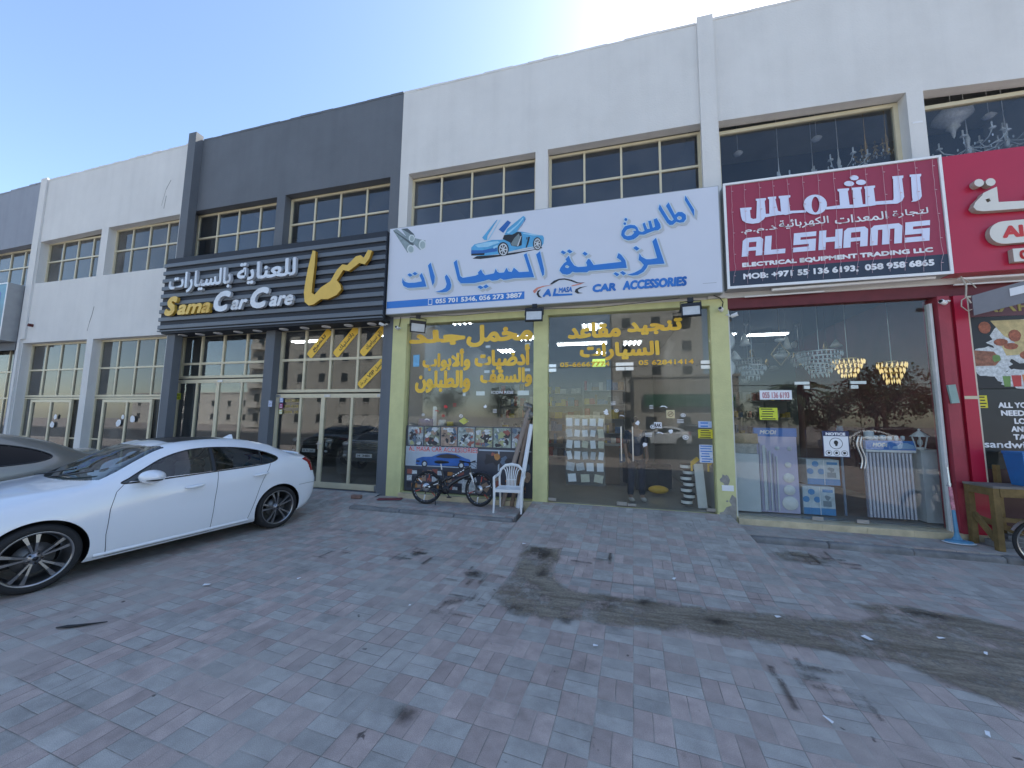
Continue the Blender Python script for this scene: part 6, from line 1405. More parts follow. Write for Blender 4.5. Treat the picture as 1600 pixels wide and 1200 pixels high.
# ------------------------------------------------------------------ lettering and stickers on the glass
YG = 0.118
m = MB()
text(m, ar('مخمل'), -3.04, -1.50, 3.27, 3.78, YG, 0, bold=.05); text(m, ar('جلد'), -4.50, -3.06, 3.34, 3.72, YG, 0, bold=.05)
text(m, ar('أدضيات'), -2.83, -1.56, 2.74, 3.30, YG, 0, bold=.05); text(m, ar('وألابواب'), -4.12, -2.93, 2.74, 3.25, YG, 0, bold=.05)
text(m, ar('والسقف'), -2.69, -1.51, 2.36, 2.79, YG, 0, bold=.05); text(m, ar('والطبلون'), -4.29, -2.92, 2.24, 2.76, YG, 0, bold=.05)
m.build('window_lettering', yellow_ink, gl_a)
m = MB(); y = YG - .02
text(m, ar('تنجيد'), .45, 1.49, 3.38, 3.70, y, 0, bold=.05); text(m, ar('مقاعد'), -.75, .33, 3.36, 3.70, y, 0, bold=.05)
text(m, ar('السيارات'), -.50, 1.06, 2.88, 3.26, y, 0, bold=.05)
text(m, '05-66667774', -.91, .10, 2.765, 2.865, y, 0, bold=.03); text(m, '05 62841414', .66, 1.67, 2.77, 2.87, y, 0, bold=.03)
m.build('window_lettering', yellow_ink, gl_c)

# large printed poster along the foot of the left window
po = empty('window_poster', (0, 0, 0), 0, 'printed poster with a blue car and workshop pictures along the foot of the window', 'poster')
PX0, PX1, PY = -4.46, -1.49, .112
nav = M('poster_dark', (.05, .055, .075), .4, var=.3, scale=2); skyp = M('poster_mist', (.42, .48, .55), .4, var=.25, scale=2.2)
m = MB(); m.rect(PX0, PX1, .03, 1.49, PY, .005); m.build('sheet', nav, po)
m = MB(); m.rect(PX0 + .01, -2.72, .58, 1.02, PY - .002, .0015, 0); m.rect(-2.68, PX1 - .02, .97, 1.0, PY - .002, .0015, 0); m.rect(-2.24, -2.21, .55, .97, PY - .002, .0015, 0); m.build('pale_band', skyp, po)
tiles = [M('poster_photo_a', (.30, .34, .36), .4, var=.9, scale=7), M('poster_photo_b', (.22, .24, .18), .4, var=.9, scale=8), M('poster_photo_c', (.36, .26, .20), .4, var=.8, scale=7), M('poster_photo_d', (.36, .42, .40), .4, var=.8, scale=9), M('poster_photo_e', (.34, .34, .22), .4, var=.9, scale=6), M('poster_photo_f', (.30, .36, .30), .4, var=.8, scale=7)]
dk = M('poster_shape_dark', (.03, .03, .04), .4); bl = M('poster_shape_blue', (.10, .15, .22), .4, var=.2); sk = M('poster_shape_skin', (.36, .25, .18), .4, var=.4, scale=22); rd = M('poster_shape_red', (.28, .09, .07), .4); wt = M('poster_shape_white', (.56, .59, .60), .4, var=.45, scale=22); gr = M('poster_shape_green', (.36, .38, .18), .4)
random.seed(21); m = MB()
for i in range(7):
    a = PX0 + .05 + i * .412; b_ = a + .385
    m.rect(a, b_, 1.05, 1.47, PY - .002, .0015, i % 6)
    for k in range(22):
        q = [6, 7, 8, 9, 10, 11, 10, 6, 7, 10, 6][k % 11]; cx, cz = random.uniform(a + .04, b_ - .04), random.uniform(1.08, 1.43); r_ = random.uniform(.02, .07)
        m.poly([[(min(max(x, a + .004), b_ - .004), min(max(z, 1.054), 1.456)) for x, z in blob(cx, cz, r_, 9, .6, random.uniform(.5, 1.6))]], PY - .003 - k * .00012, .0003, q)
m.build('photo_strip', tiles + [dk, bl, sk, rd, wt, gr], po)
m = MB(); text(m, 'AL MASA CAR ACCESSORIES', PX0 + .08, -2.70, .905, 1.03, PY - .006, 0, bold=.045); m.build('lettering_outline', white_ink, po)
m = MB(); text(m, 'AL MASA CAR ACCESSORIES', PX0 + .085, -2.705, .912, 1.023, PY - .0075, 0, bold=.012); m.build('lettering', red_ink, po)
cb_ = M('poster_car_blue', (.03, .13, .42), .35, var=.3, scale=6)
m = MB()
for k, (q, p) in enumerate([(1, [(-4.2, .60), (-2.9, .60), (-2.85, .63), (-4.15, .63)]), (0, [(-4.19, .63), (-4.18, .74), (-4.02, .79), (-3.80, .80), (-3.62, .87), (-3.42, .895), (-3.2, .875), (-3.0, .80), (-2.88, .77), (-2.85, .65), (-3.0, .62), (-4.1, .60)]),
                            (1, [(-3.72, .79), (-3.58, .855), (-3.42, .875), (-3.22, .855), (-3.08, .79), (-3.4, .775)]), (1, circ(-3.97, .635, .075, .075)), (2, circ(-3.97, .635, .045, .045)), (1, circ(-3.08, .635, .075, .075)), (2, circ(-3.08, .635, .045, .045)), (1, [(-4.18, .67), (-4.1, .67), (-4.08, .70), (-4.17, .71)])]):
    m.poly([p], PY - .003 - k * .0004, .0004, q)
m.build('car_picture', [cb_, dk, wt], po)
m = MB(); random.seed(33)
for i in range(33):
    a = PX0 + .06 + (i % 11) * .125; z = .40 - (i // 11) * .15
    m.rect(a, a + random.uniform(.1, .16), z, z + random.uniform(.06, .13), PY - .002 - .0004 * (i % 3), .0003, i % 5)
for i in range(30):
    cx, cz = random.uniform(-2.62, -1.58), random.uniform(.15, .90); m.poly([[(min(max(x, -2.66), -1.52), z) for x, z in blob(cx, cz, random.uniform(.05, .12), 9, .35)]], PY - .003 - i * .00012, .0003, (3, 2, 5, 4, 0, 2, 3)[i % 7])
m.rect(-3.05, -2.74, .06, .42, PY - .007, .001, 1); m.rect(-3.0, -2.8, .33, .39, PY - .008, .0005, 2)
m.build('product_pictures', [rd, wt, dk, M('poster_orange', (.45, .20, .06), .4, var=.3), sk, bl], po)
def sticker(x0, x1, z0, z1, y, mat, label, lines=0, ink=None, name='sticker', cat='sticker', group=None, words=None, rot=0):
    m = MB(); m.rect(x0, x1, z0, z1, y - .002, .0015, 0); h = (z1 - z0)
    if words:
        n = len(words)
        for i, w_ in enumerate(words): text(m, w_, x0 + (x1 - x0) * .08, x1 - (x1 - x0) * .08, z1 - h * (i + .85) / n, z1 - h * (i + .2) / n, y - .0032, 1, bold=.03)
    for i in range(lines):
        a = random.uniform(.05, .2); m.rect(x0 + (x1 - x0) * a, x1 - (x1 - x0) * random.uniform(.06, .3), z1 - h * (i + .75) / lines, z1 - h * (i + .35) / lines, y - .003, .0006, 1)
    return tag(m.build(name, [mat, ink or black_ink]), label, cat, group)
sticker(.92, 1.06, 1.53, 1.64, .098, white_ink, 'white sticker reading RAK on the right glass door', words=['RAK'])
o = sticker(1.15, 1.30, 1.72, 1.88, .098, M('sticker_cream', (.62, .52, .30), .5), 'cream square no smoking sticker on the right glass door')
m = MB(); m.poly([circ(1.225, 1.80, .052), circ(1.225, 1.80, .042)], .0945, .001, 0); m.bar((1.195, .0945, 1.77), (1.255, .0945, 1.83), .002, .01, 0); m.box(1.195, 1.255, .0942, .0952, 1.795, 1.805); m.build('symbol', M('sticker_brown', (.2, .1, .05), .5), o)
sticker(1.71, 1.94, 1.55, 1.67, .098, M('sticker_blue_print', (.42, .52, .72), .5, var=.2, scale=20), 'blue and white sticker at the right edge of the glass door', 2, blue_ink)
sticker(1.70, 1.95, 1.35, 1.52, .098, M('sticker_yellow', (.66, .58, .03), .5), 'yellow warning sticker at the right edge of the glass door', 4)
sticker(1.71, 1.94, .90, 1.23, .098, M('sticker_white_blue', (.58, .62, .72), .5, var=.15, scale=20), 'white sheet of blue print low on the glass door', 7, blue_ink)
sticker(2.76, 3.27, 2.08, 2.25, .098, white_ink, 'white strip with a phone number on the lighting shop glass', ink=M('phone_red', (.55, .25, .28), .5), words=['055 136 6193'])
sticker(2.74, 3.03, 1.71, 1.93, .098, lime_ink, 'lime yellow warning sticker on the lighting shop glass', 5)
sticker(-11.84, -11.68, 2.10, 2.28, .166, lime_ink, 'lime sticker on the left car care door', 2, M('lime_dark', (.35, .38, .02), .5))
sticker(5.84, 5.95, 1.94, 2.14, .045, M('sticker_yellow', (.66, .58, .03), .5), 'yellow sticker on the snack shop window', 4)
plate(-4.36, -4.20, 2.86, 3.14, .118, M('pale_blue_sheet', (.16, .42, .66), .4, var=.25, scale=9), 'paper_sheet', 'light blue sheet stuck on the upper left of the lettered window', 'sheet', .003)
o = sticker(3.69, 4.08, 1.08, 1.53, .094, white_ink, 'white NOTICE sign with navy border on the lighting shop door', name='notice_sign', cat='sign')
m = MB(); a, b_, c, e = 3.69, 4.08, 1.08, 1.53
for q in ((a, b_, c, c + .012), (a, b_, e - .012, e), (a, a + .012, c + .012, e - .012), (b_ - .012, b_, c + .012, e - .012)): m.rect(*q, .0905, .001, 0)
m.rect(a + .012, b_ - .012, 1.44, 1.518, .0905, .001, 0); text(m, 'NOTICE', a + .05, b_ - .05, 1.452, 1.505, .089, 1, bold=.06)
m.poly([circ(3.885, 1.315, .098), circ(3.885, 1.315, .090)], .0905, .001, 2); m.poly([circ(3.885, 1.33, .032, .038)], .0905, .001, 2); m.poly([[(3.87, 1.27), (3.90, 1.27), (3.91, 1.31), (3.875, 1.31)]], .090, .001, 2)
for cx in (3.77, 3.885, 4.0): m.poly([circ(cx, 1.15, .047), circ(cx, 1.15, .041)], .0905, .001, 2); m.poly([blob(cx, 1.15, .022, 9, .3)], .0905, .001, 2)
m.build('print', [navy_ink, white_ink, black_ink], o)
random.seed(8)
DEC = [(-4.05, 1.74), (-3.72, 1.82), (-3.50, 1.93), (-3.28, 1.93), (-3.55, 1.72), (-3.95, 1.62), (-2.55, 1.93), (-2.33, 1.80), (-3.12, 1.72), (-2.98, 1.60), (.02, 1.82), (.16, 1.97), (.22, 1.86), (.32, 1.75), (.62, 1.62), (.82, 1.36), (.90, 1.55), (1.02, 1.42), (1.22, 1.47), (1.40, 1.63), (1.48, 1.36), (1.10, 1.93), (.74, 1.20), (.88, 1.90), (1.45, 1.78)]
for i, (x, z) in enumerate(DEC):
    yy_ = YG if x < -1.3 else .098; m = MB(); k = i % 4; r_ = random.uniform(.03, .055)
    if k == 0: m.poly([circ(x, z, r_, r_ * .8, 16), circ(x, z, r_ * .72, r_ * .55, 16)], yy_ - .002, .001); m.poly([blob(x, z, r_ * .35, 8, .4)], yy_ - .002, .001)
    elif k == 1: m.poly([[(x - r_ * 1.4, z), (x - r_ * .5, z + r_ * .7), (x + r_ * .8, z + r_ * .5), (x + r_ * 1.5, z - r_ * .1), (x + r_, z - r_ * .15), (x + r_ * .3, z + r_ * .25), (x - r_ * .5, z + r_ * .2)]], yy_ - .002, .001)
    elif k == 2: m.poly([blob(x, z, r_, 12, .45)], yy_ - .002, .001)
    else:
        for j in range(3): m.poly([[(x - r_ * 1.2, z + j * .028), (x + r_ * 1.1, z + j * .028 + .006), (x + r_, z + j * .028 + .016), (x - r_ * 1.1, z + j * .028 + .010)]], yy_ - .002 - j * .0002, .001)
    red_ = i in (1, 2, 3, 4)
    tag(m.build('decal', [red_ink if red_ else white_ink]), 'small red car decal stuck on the lettered left window' if red_ else 'small white car decal stuck on the accessory shop glass', 'decal', 'red decals on the left window' if red_ else 'white decals on the accessory shop glass')
m = MB(); m.poly([[(-3.17, 1.61), (-3.05, 1.69), (-2.93, 1.61), (-3.05, 1.53)]], YG - .002, .001); tag(m.build('decal', M('sticker_yellowgreen', (.6, .58, .12), .5)), 'yellow diamond decal above the poster', 'decal')
for i, (x0, x1, z0, z1) in enumerate(((-2.96, -2.86, 3.27, 3.32), (-2.58, -2.47, 3.25, 3.30), (-1.68, -1.56, 3.26, 3.32), (-2.60, -2.48, 2.68, 2.74), (-1.68, -1.56, 2.70, 2.76), (-3.10, -3.03, 2.17, 2.25), (-2.78, -2.58, 2.18, 2.27), (-1.83, -1.58, 2.18, 2.28))):
    m = MB(); m.rect(x0, x1, z0, z1, YG + .014, .003); tag(m.build('paper_tag', white_paper), 'small white paper tag behind the yellow lettered window', 'tag', 'paper tags behind the lettered window')
m = MB(); text(m, 'ICON RESE', -2.42, -1.92, 2.215, 2.275, YG, 0, bold=.02); tag(m.build('window_word', white_ink), 'small white word under the yellow lettering', 'lettering')

# yellow banners across the car care shop panes
def banner(x0, z0, x1, z1, word, w=.21, vip=None):
    a = math.atan2(z1 - z0, x1 - x0); L = math.hypot(x1 - x0, z1 - z0); cx, cz = (x0 + x1) / 2, (z0 + z1) / 2; cr, sr = math.cos(a), math.sin(a)
    rp = [(cx + x * cr - z * sr, cz + x * sr + z * cr) for x, z in rrect(-L / 2, L / 2, -w / 2, w / 2, .06)]
    m = MB(); m.poly([rp], .226, .003, 0)
    f = lambda x, z, d: (cx + x * cr - z * sr, .2225 + d * .4, cz + x * sr + z * cr)
    if vip:
        text(m, vip[0], .02 + .12, L / 2 - .06, -.06, .06, 0, 1, bold=.01, f=f); text(m, 'VIP', -.12, .10, -.05, .05, 0, 1, bold=.02, f=f); text(m, vip[1], -L / 2 + .06, -.16, -.05, .05, 0, 1, bold=.01, f=f)
    else: text(m, word, -L * .30, L * .30, -.075, .075, 0, 1, bold=.015, f=f)
    m.build('diagonal_banner', [yellow_ink, black_ink], wb)
banner(-7.44, 3.22, -6.83, 3.88, ar('تلميع')); banner(-6.64, 3.22, -6.02, 3.90, ar('بلاستيك')); banner(-5.86, 3.22, -5.20, 3.92, ar('نانو سيراميك'), .20); banner(-5.88, 2.42, -5.22, 3.04, '', .20, (ar('غسيل'), ar('بدون ماء')))
random.seed(2)
sticker(-8.20, -8.09, 2.02, 2.14, .166, M('app_blue', (.35, .45, .75), .4), 'pale blue square phone sticker on the car care door', 2, white_ink)
sticker(-8.20, -8.09, 1.87, 1.99, .166, M('app_pink', (.50, .08, .25), .4), 'pink square camera sticker on the car care door', 2, white_ink)
sticker(-8.20, -8.09, 1.72, 1.84, .166, M('app_yellow', (.6, .58, .25), .4), 'yellow square sticker on the car care door', 2, white_ink)
for z, w_ in ((2.05, '0505 707131'), (1.91, 'SAMA AE CAR'), (1.76, 'SAMA  145')):
    m = MB(); text(m, w_, -8.05, -7.62, z - .02, z + .05, .190, 0, bold=.01); tag(m.build('window_word', M('gold_print', (.55, .42, .14), .5)), 'line of small gold contact lettering on the car care door', 'lettering', 'gold contact lines on the car care door')
for i, (x, z, r_) in enumerate(((-14.02, 1.40, .11), (-13.86, 1.58, .06), (-13.45, 1.52, .10), (-17.0, 1.30, .10), (-16.9, 1.55, .08))):
    m = MB(); m.poly([blob(x, z, r_, 10, .2)], .134, .002); tag(m.build('paper_notice', white_paper), 'white paper stuck on a cream double door of the white unit', 'notice', 'papers on the cream double doors')

# snack shop window graphics
o = empty('window_poster', (0, 0, 0), 0, 'black window poster with food pictures and white slogan', 'poster')
m = MB(); m.rect(5.84, 8.5, 2.25, 3.42, .044, .005, 0); m.rect(5.84, 8.5, 1.25, 2.24, .044, .005, 3); m.rect(5.84, 8.5, .03, .98, .044, .005, 2); m.rect(5.84, 8.5, 3.43, 3.76, .044, .005, 1); m.build('sheet', [black_ink, M('poster_maroon', (.12, .035, .045), .4), M('poster_plum', (.05, .012, .02), .4), M('poster_smoke', (.03, .033, .036), .3)], o)
m = MB(); text(m, 'ΛΛHΛ', 6.00, 6.9, 3.50, 3.66, .042, 0, bold=.02); m.build('brand_lettering', M('dull_gold', (.42, .36, .10), .5), o)
m = MB(); random.seed(14)
def splash(cx, cz, rx, rz): return [(cx + rx * math.cos(a) * (1 + random.uniform(-.14, .10)), cz + rz * math.sin(a) * (1 + random.uniform(-.14, .10))) for a in [i * 2 * math.pi / 40 for i in range(40)]]
m.poly([splash(6.55, 3.0, .50, .36)], .0425, .001, 0); m.poly([[(max(x, 5.85), z) for x, z in splash(6.04, 2.68, .26, .26)]], .0422, .001, 0); m.poly([splash(6.55, 2.40, .46, .17)], .0419, .001, 0)
wrapc = [[(6.10, 3.36), (6.75, 3.36), (6.82, 3.1), (6.5, 2.92), (6.25, 3.1)], [(6.35, 3.05), (6.9, 3.1), (6.8, 2.76), (6.45, 2.72)], [(6.2, 2.95), (6.5, 2.95), (6.55, 2.8), (6.25, 2.78)]]
for k, p in enumerate(wrapc): m.poly([p], .0415 - k * .0003, .0004, 1)
for k, (cx, cz, rx, rz) in enumerate(((6.02, 3.25, .08, .10), (6.2, 3.0, .09, .06), (6.32, 2.93, .09, .055), (6.5, 2.78, .09, .07), (6.38, 3.1, .08, .1))): m.poly([blob(cx, cz, 1, 10, .12) if 0 else [(cx + rx * math.cos(a), cz + rz * math.sin(a)) for a in [i * .5 for i in range(12)]]], .0405 - k * .0003, .0004, 2)
m.poly([[(5.85, 2.62), (6.1, 2.62), (6.18, 2.72), (6.1, 2.85), (5.85, 2.88)]], .0412, .0004, 3); m.poly([blob(6.12, 2.74, .06, 9, .3)], .0408, .0004, 4)
for k, (x, w_, h, q) in enumerate(((6.17, .10, .17, 4), (6.28, .12, .18, 5), (6.41, .12, .19, 6), (6.57, .12, .33, 7), (6.73, .14, .22, 6), (6.9, .12, .3, 5))): m.poly([[(x + .012, 2.28), (x + w_ - .012, 2.28), (x + w_, 2.28 + h), (x, 2.28 + h)]], .041 - k * .0003, .0004, q)
m.build('food_picture', [wt, M('pita', (.52, .42, .20), .5, var=.3, scale=14), M('filling', (.33, .10, .05), .5, var=.6, scale=20), M('burger', (.30, .12, .07), .5, var=.6, scale=16), M('leaf_green', (.14, .26, .07), .5, var=.3), M('juice_red', (.45, .04, .04), .4), M('juice_orange', (.58, .20, .05), .4), M('juice_green', (.20, .32, .10), .4)], o)
m = MB()
for i, (w_, a, b_) in enumerate((('ALL YOU', 6.075, 6.50), ('NEED IS', 6.10, 6.50), ('LOVE', 6.25, 6.51), ('AND A', 6.20, 6.52), ('TASTY', 6.215, 6.56))): text(m, w_, a, b_, 1.94 - i * .125, 2.03 - i * .125, .042, 0, bold=.04)
text(m, 'sandwich', 5.85, 6.52, 1.31, 1.42, .042, 0, bold=.02); m.build('slogan', white_ink, o)
# ------------------------------------------------------------------ inside the shops
def tubes(x, y, z, n, L, sp, label, group, ang=0, along='x'):
    o = empty('ceiling_light', (x, y, z), R(ang), label, 'lamp', group)
    m = MB(); m.box(-L / 2 - .02, L / 2 + .02, -sp * n / 2 - .01, sp * n / 2 + .01, .03, .06); m.build('tray', white_pl, o)
    m = MB()
    for i in range(n): m.cyl((-L / 2, (i - (n - 1) / 2) * sp, .012), (L / 2, (i - (n - 1) / 2) * sp, .012), .017, n=10)
    m.build('fluorescent_tubes', lamp_on, o)
for i, (x, y) in enumerate(((-3.75, 1.3), (-2.4, 3.6), (-3.6, 5.6), (-.3, 2.6), (.9, 5.0))):
    tubes(x, y, 4.22, 4, .62, .15, 'square ceiling light of four tubes inside the accessory shop', 'ceiling lights in the accessory shop', 90)
tubes(-.55, 1.6, 3.55, 2, 1.2, .12, 'long twin tube lamp hanging near the accessory shop entrance', None, 0)
for i, (x, y) in enumerate(((3.2, 4.2), (4.6, 4.4))): tubes(x, y, 4.2, 2, 1.0, .15, 'twin tube ceiling light at the back of the lighting shop', 'ceiling lights in the lighting shop', 0)
tubes(-9.8, 2.6, 4.2, 2, 1.2, .15, 'added twin tube light brightening the left bay of the car care shop', None); tubes(-6.2, 2.4, 4.2, 2, 1.2, .15, 'added twin tube light brightening the right bay of the car care shop', None)  # tubes added to light the four-wheel drives behind the glass
# shelving with boxes at the back of the accessory shop
random.seed(17)
shelf_m = M('shelf_grey', (.25, .25, .26), .5, var=.1)
pal = [M('carton_%s' % n, c, .7, var=.25, scale=12) for n, c in (('white', (.55, .55, .54)), ('brown', (.28, .20, .12)), ('blue', (.10, .18, .34)), ('red', (.32, .06, .05)), ('black', (.03, .03, .035)), ('yellow', (.5, .38, .06)), ('grey', (.28, .29, .30)))]
for sx, (x0, x1, yb) in enumerate(((-4.5, -2.7, 7.8), (-2.65, -.9, 7.8), (-.8, .7, 6.2))):
    o = empty('display_shelf', (x0, yb, 0), 0, ('tall shelf of boxed goods at the back left of the accessory shop', 'tall shelf of boxed goods at the back middle of the accessory shop', 'tall shelf of boxed goods seen through the left glass door')[sx], 'shelf')
    m = MB(); w = x1 - x0; m.box(0, w, .42, .45, 0, 3.1)
    for k in range(6): m.box(.03, w - .03, 0, .42, .15 + k * .52, .175 + k * .52)
    m.box(0, .03, 0, .42, 0, 3.1); m.box(w - .03, w, 0, .42, 0, 3.1); m.build('rack', shelf_m, o)
    for k in range(6):
        m = MB(); x = .06
        while x < w - .2:
            bw = random.uniform(.08, .26); bh = random.uniform(.12, .42); m.box(x, x + bw, random.uniform(.02, .08), .38, .177 + k * .52, .177 + k * .52 + bh, random.randrange(7)); x += bw + .012
        g = m.build('boxed_goods', pal, o); g['kind'] = 'stuff'
# counter
o = empty('shop_counter', (0, 0, 0), 0, 'long wooden counter inside the accessory shop', 'counter')
m = MB(); m.box(-1.0, .35, 2.6, 3.2, 0, 1.0); m.build('cabinet', M('counter_wood', (.20, .13, .08), .5, var=.2), o); m = MB(); m.box(-1.05, .4, 2.55, 3.25, 1.0, 1.04); m.build('top', M('counter_top', (.35, .33, .30), .3), o)
m = MB(); m.box(-.30, .02, 1.9, 1.93, 3.02, 3.22); tag(m.build('green_board', M('green_board', (.30, .40, .04), .5, emit=(.5, .7, .05), estr=.35)), 'small yellow-green lit board hanging inside the accessory shop', 'sign')
m = MB(); m.ell((-.14, 1.8, 3.35), .06, .06, .05); m.ell((-.02, 1.8, 3.35), .06, .06, .05); tag(m.build('spot_lamp', lamp_on), 'pair of bright bulbs above the yellow-green board', 'lamp')
# hanging organiser of small packets behind the left door
o = empty('packet_organiser', (0, 0, 0), 0, 'clear hanging organiser filled with white packets behind the left glass door', 'organiser')
m = MB(); m.box(-.80, -.01, .150, .153, .35, 1.77); m.build('sheet', GL('organiser_plastic', (.75, .77, .78), .10, rough=.1, dirt=.25), o)
random.seed(6); m = MB()
for r_ in range(6):
    for c in range(5 if r_ < 4 else 4 if r_ == 4 else 3):
        n = 5 if r_ < 4 else 4 if r_ == 4 else 3; w = .79 / n; x = -.80 + w * (c + .5); z = 1.62 - r_ * .225
        m.obox((x, .135, z), w * random.uniform(.6, .85), .012, random.uniform(.13, .18), Matrix.Rotation(random.uniform(-.2, .2), 3, 'Y'), random.choice((0, 0, 0, 1, 2)))
m.build('packets', [white_paper, M('packet_grey', (.5, .52, .54), .6, var=.25, scale=16), M('packet_cream', (.58, .56, .44), .6, var=.2, scale=16)], o)
# reels and bottles at the right of the entrance
for i in range(7):
    x = 1.50 + (i % 2) * .05; o = empty('tape_reel', (x + .05, .55, .03 + i * .115), 0, 'black and white tape reel in a leaning stack behind the right glass door', 'reel', 'stacked tape reels')
    m = MB(); m.lathe([(.0, 0), (.11, 0), (.11, .02), (.10, .02), (.10, .08), (.11, .08), (.11, .105), (0, .105)], (0, 0, 0), (0, 0, 1), 20); m.build('spool', black, o)
    m = MB(); m.lathe([(.103, .022), (.103, .078)], (0, 0, 0), (0, 0, 1), 20); m.build('tape', white_pl, o)
m = MB(); m.obox((1.78, .42, .42), .16, .04, .84, Matrix.Rotation(R(-4), 3, 'Y')); tag(m.build('leaning_board', white_pl), 'narrow white board leaning behind the right glass door', 'board')
for i, x in enumerate((1.68, 1.98)):
    o = MB(); o.bar((x - .05, .40, .84), (x + .07, .40, .95), .05, .07); o.cyl((x - .05, .40, .70), (x - .05, .40, .84), .02); tag(o.build('spray_trigger', yellow_ink), 'yellow spray trigger tool standing behind the right glass door', 'sprayer', 'yellow spray tools behind the glass door')
m = MB(); m.ell((1.15, 1.5, .12), .22, .12, .09); tag(m.build('yellow_cloth', yellow_ink), 'crumpled yellow cloth on the accessory shop floor', 'cloth')
for i, (x, y, s_) in enumerate(((.95, 2.2, .5), (1.3, 2.5, .6), (.75, 3.0, .55))):
    m = MB(); m.obox((x, y, s_ / 2), .5, .4, s_, Matrix.Rotation(.2 * i, 3, 'Z')); tag(m.build('dark_crate', M('crate_dark', (.035, .04, .05), .6, var=.3), bevel=.015), 'dark crate stacked on the accessory shop floor', 'crate', 'dark crates in the accessory shop')

# person standing behind the glass doors
def person(loc, rz, label, shirt, trousers, skin):
    root = empty('person', loc, rz, label, 'person')
    def skinned(name, pts, edges, rad, mat, sub=2):
        me = bpy.data.meshes.new(name); me.from_pydata(pts, edges, []); o = bpy.data.objects.new(name, me); COL.objects.link(o); o.parent = root
        md = o.modifiers.new('skin', 'SKIN'); md.use_smooth_shade = True
        for i, r_ in enumerate(rad): me.skin_vertices[0].data[i].radius = r_ if isinstance(r_, tuple) else (r_, r_)
        me.skin_vertices[0].data[0].use_root = True
        o.modifiers.new('sub', 'SUBSURF').levels = sub; o.modifiers['sub'].render_levels = sub
        me.materials.append(mat); return o
    P = [(0, 0, .95), (0, .01, 1.12), (0, .01, 1.32), (0, 0, 1.43), (0, -.01, 1.50), (0, -.02, 1.585), (0, -.02, 1.68)]
    Rr = [(.15, .11), (.135, .10), (.165, .11), (.11, .08), (.052, .055), (.070, .085), (.060, .070)]; E = [(i, i + 1) for i in range(6)]
    for s_ in (1, -1):
        b = len(P); P += [(s_ * .17, 0, 1.40), (s_ * .22, .02, 1.14), (s_ * .21, -.08, .92), (s_ * .20, -.10, .86)]; Rr += [.065, .048, .037, .032]; E += [(3, b), (b, b + 1), (b + 1, b + 2), (b + 2, b + 3)]
        h = len(P)
        for k in range(4):
            P += [(s_ * (.185 + .004 * k), -.125 + .022 * k, .82), (s_ * (.18), -.13 + .022 * k, .765 + .008 * abs(k - 1.5))]; Rr += [.009, .008]; E += [(b + 3, len(P) - 2), (len(P) - 2, len(P) - 1)]
        P += [(s_ * .165, -.14, .835), (s_ * .155, -.155, .80)]; Rr += [.010, .008]; E += [(b + 3, len(P) - 2), (len(P) - 2, len(P) - 1)]
        q = len(P); P += [(s_ * .10, 0, .86), (s_ * .11, -.01, .50), (s_ * .12, .02, .10), (s_ * .125, -.11, .035)]; Rr += [.092, .062, .045, (.042, .032)]; E += [(0, q), (q, q + 1), (q + 1, q + 2), (q + 2, q + 3)]
    skinned('body', P, E, Rr, skin)
    S = [(0, 0, .86), (0, .01, 1.12), (0, .01, 1.32), (0, 0, 1.435)]; SR = [(.175, .135), (.165, .13), (.18, .125), (.115, .09)]; SE = [(0, 1), (1, 2), (2, 3)]
    for s_ in (1, -1):
        b = len(S); S += [(s_ * .175, 0, 1.41), (s_ * .22, .02, 1.15)]; SR += [.078, .064]; SE += [(3, b), (b, b + 1)]
    skinned('shirt', S, SE, SR, shirt)
    T = [(0, 0, .96)]; TR = [(.165, .125)]; TE = []
    for s_ in (1, -1):
        b = len(T); T += [(s_ * .10, 0, .84), (s_ * .11, -.01, .50), (s_ * .12, .02, .09)]; TR += [.105, .08, .068]; TE += [(0, b), (b, b + 1), (b + 1, b + 2)]
    skinned('trousers', T, TE, TR, trousers)
    m = MB(); m.ell((0, .005, 1.665), .078, .098, .085); m.build('hair', M('black_hair', (.012, .010, .010), .6), root)
    m = MB()
    for s_ in (1, -1): m.ell((s_ * .026, -.098, 1.63), .010, .006, .006, 1)
    m.ell((0, -.112, 1.605), .012, .016, .018, 0); m.ell((0, -.098, 1.57), .022, .008, .006, 2)
    m.build('face', [skin, black, M('lips', (.30, .12, .10), .6)], root)
    m = MB()
    for s_ in (1, -1): m.ell((s_ * .125, -.07, .04), .052, .135, .042)
    m.build('shoes', M('pale_shoes', (.42, .41, .38), .6), root)
person((.62, .75, 0), R(12), 'person in dark navy shirt and trousers standing behind the glass doors', M('navy_shirt', (.02, .03, .06), .8, var=.2), M('navy_trousers', (.015, .02, .04), .85, var=.2), M('person_skin', (.26, .15, .10), .55, var=.06))

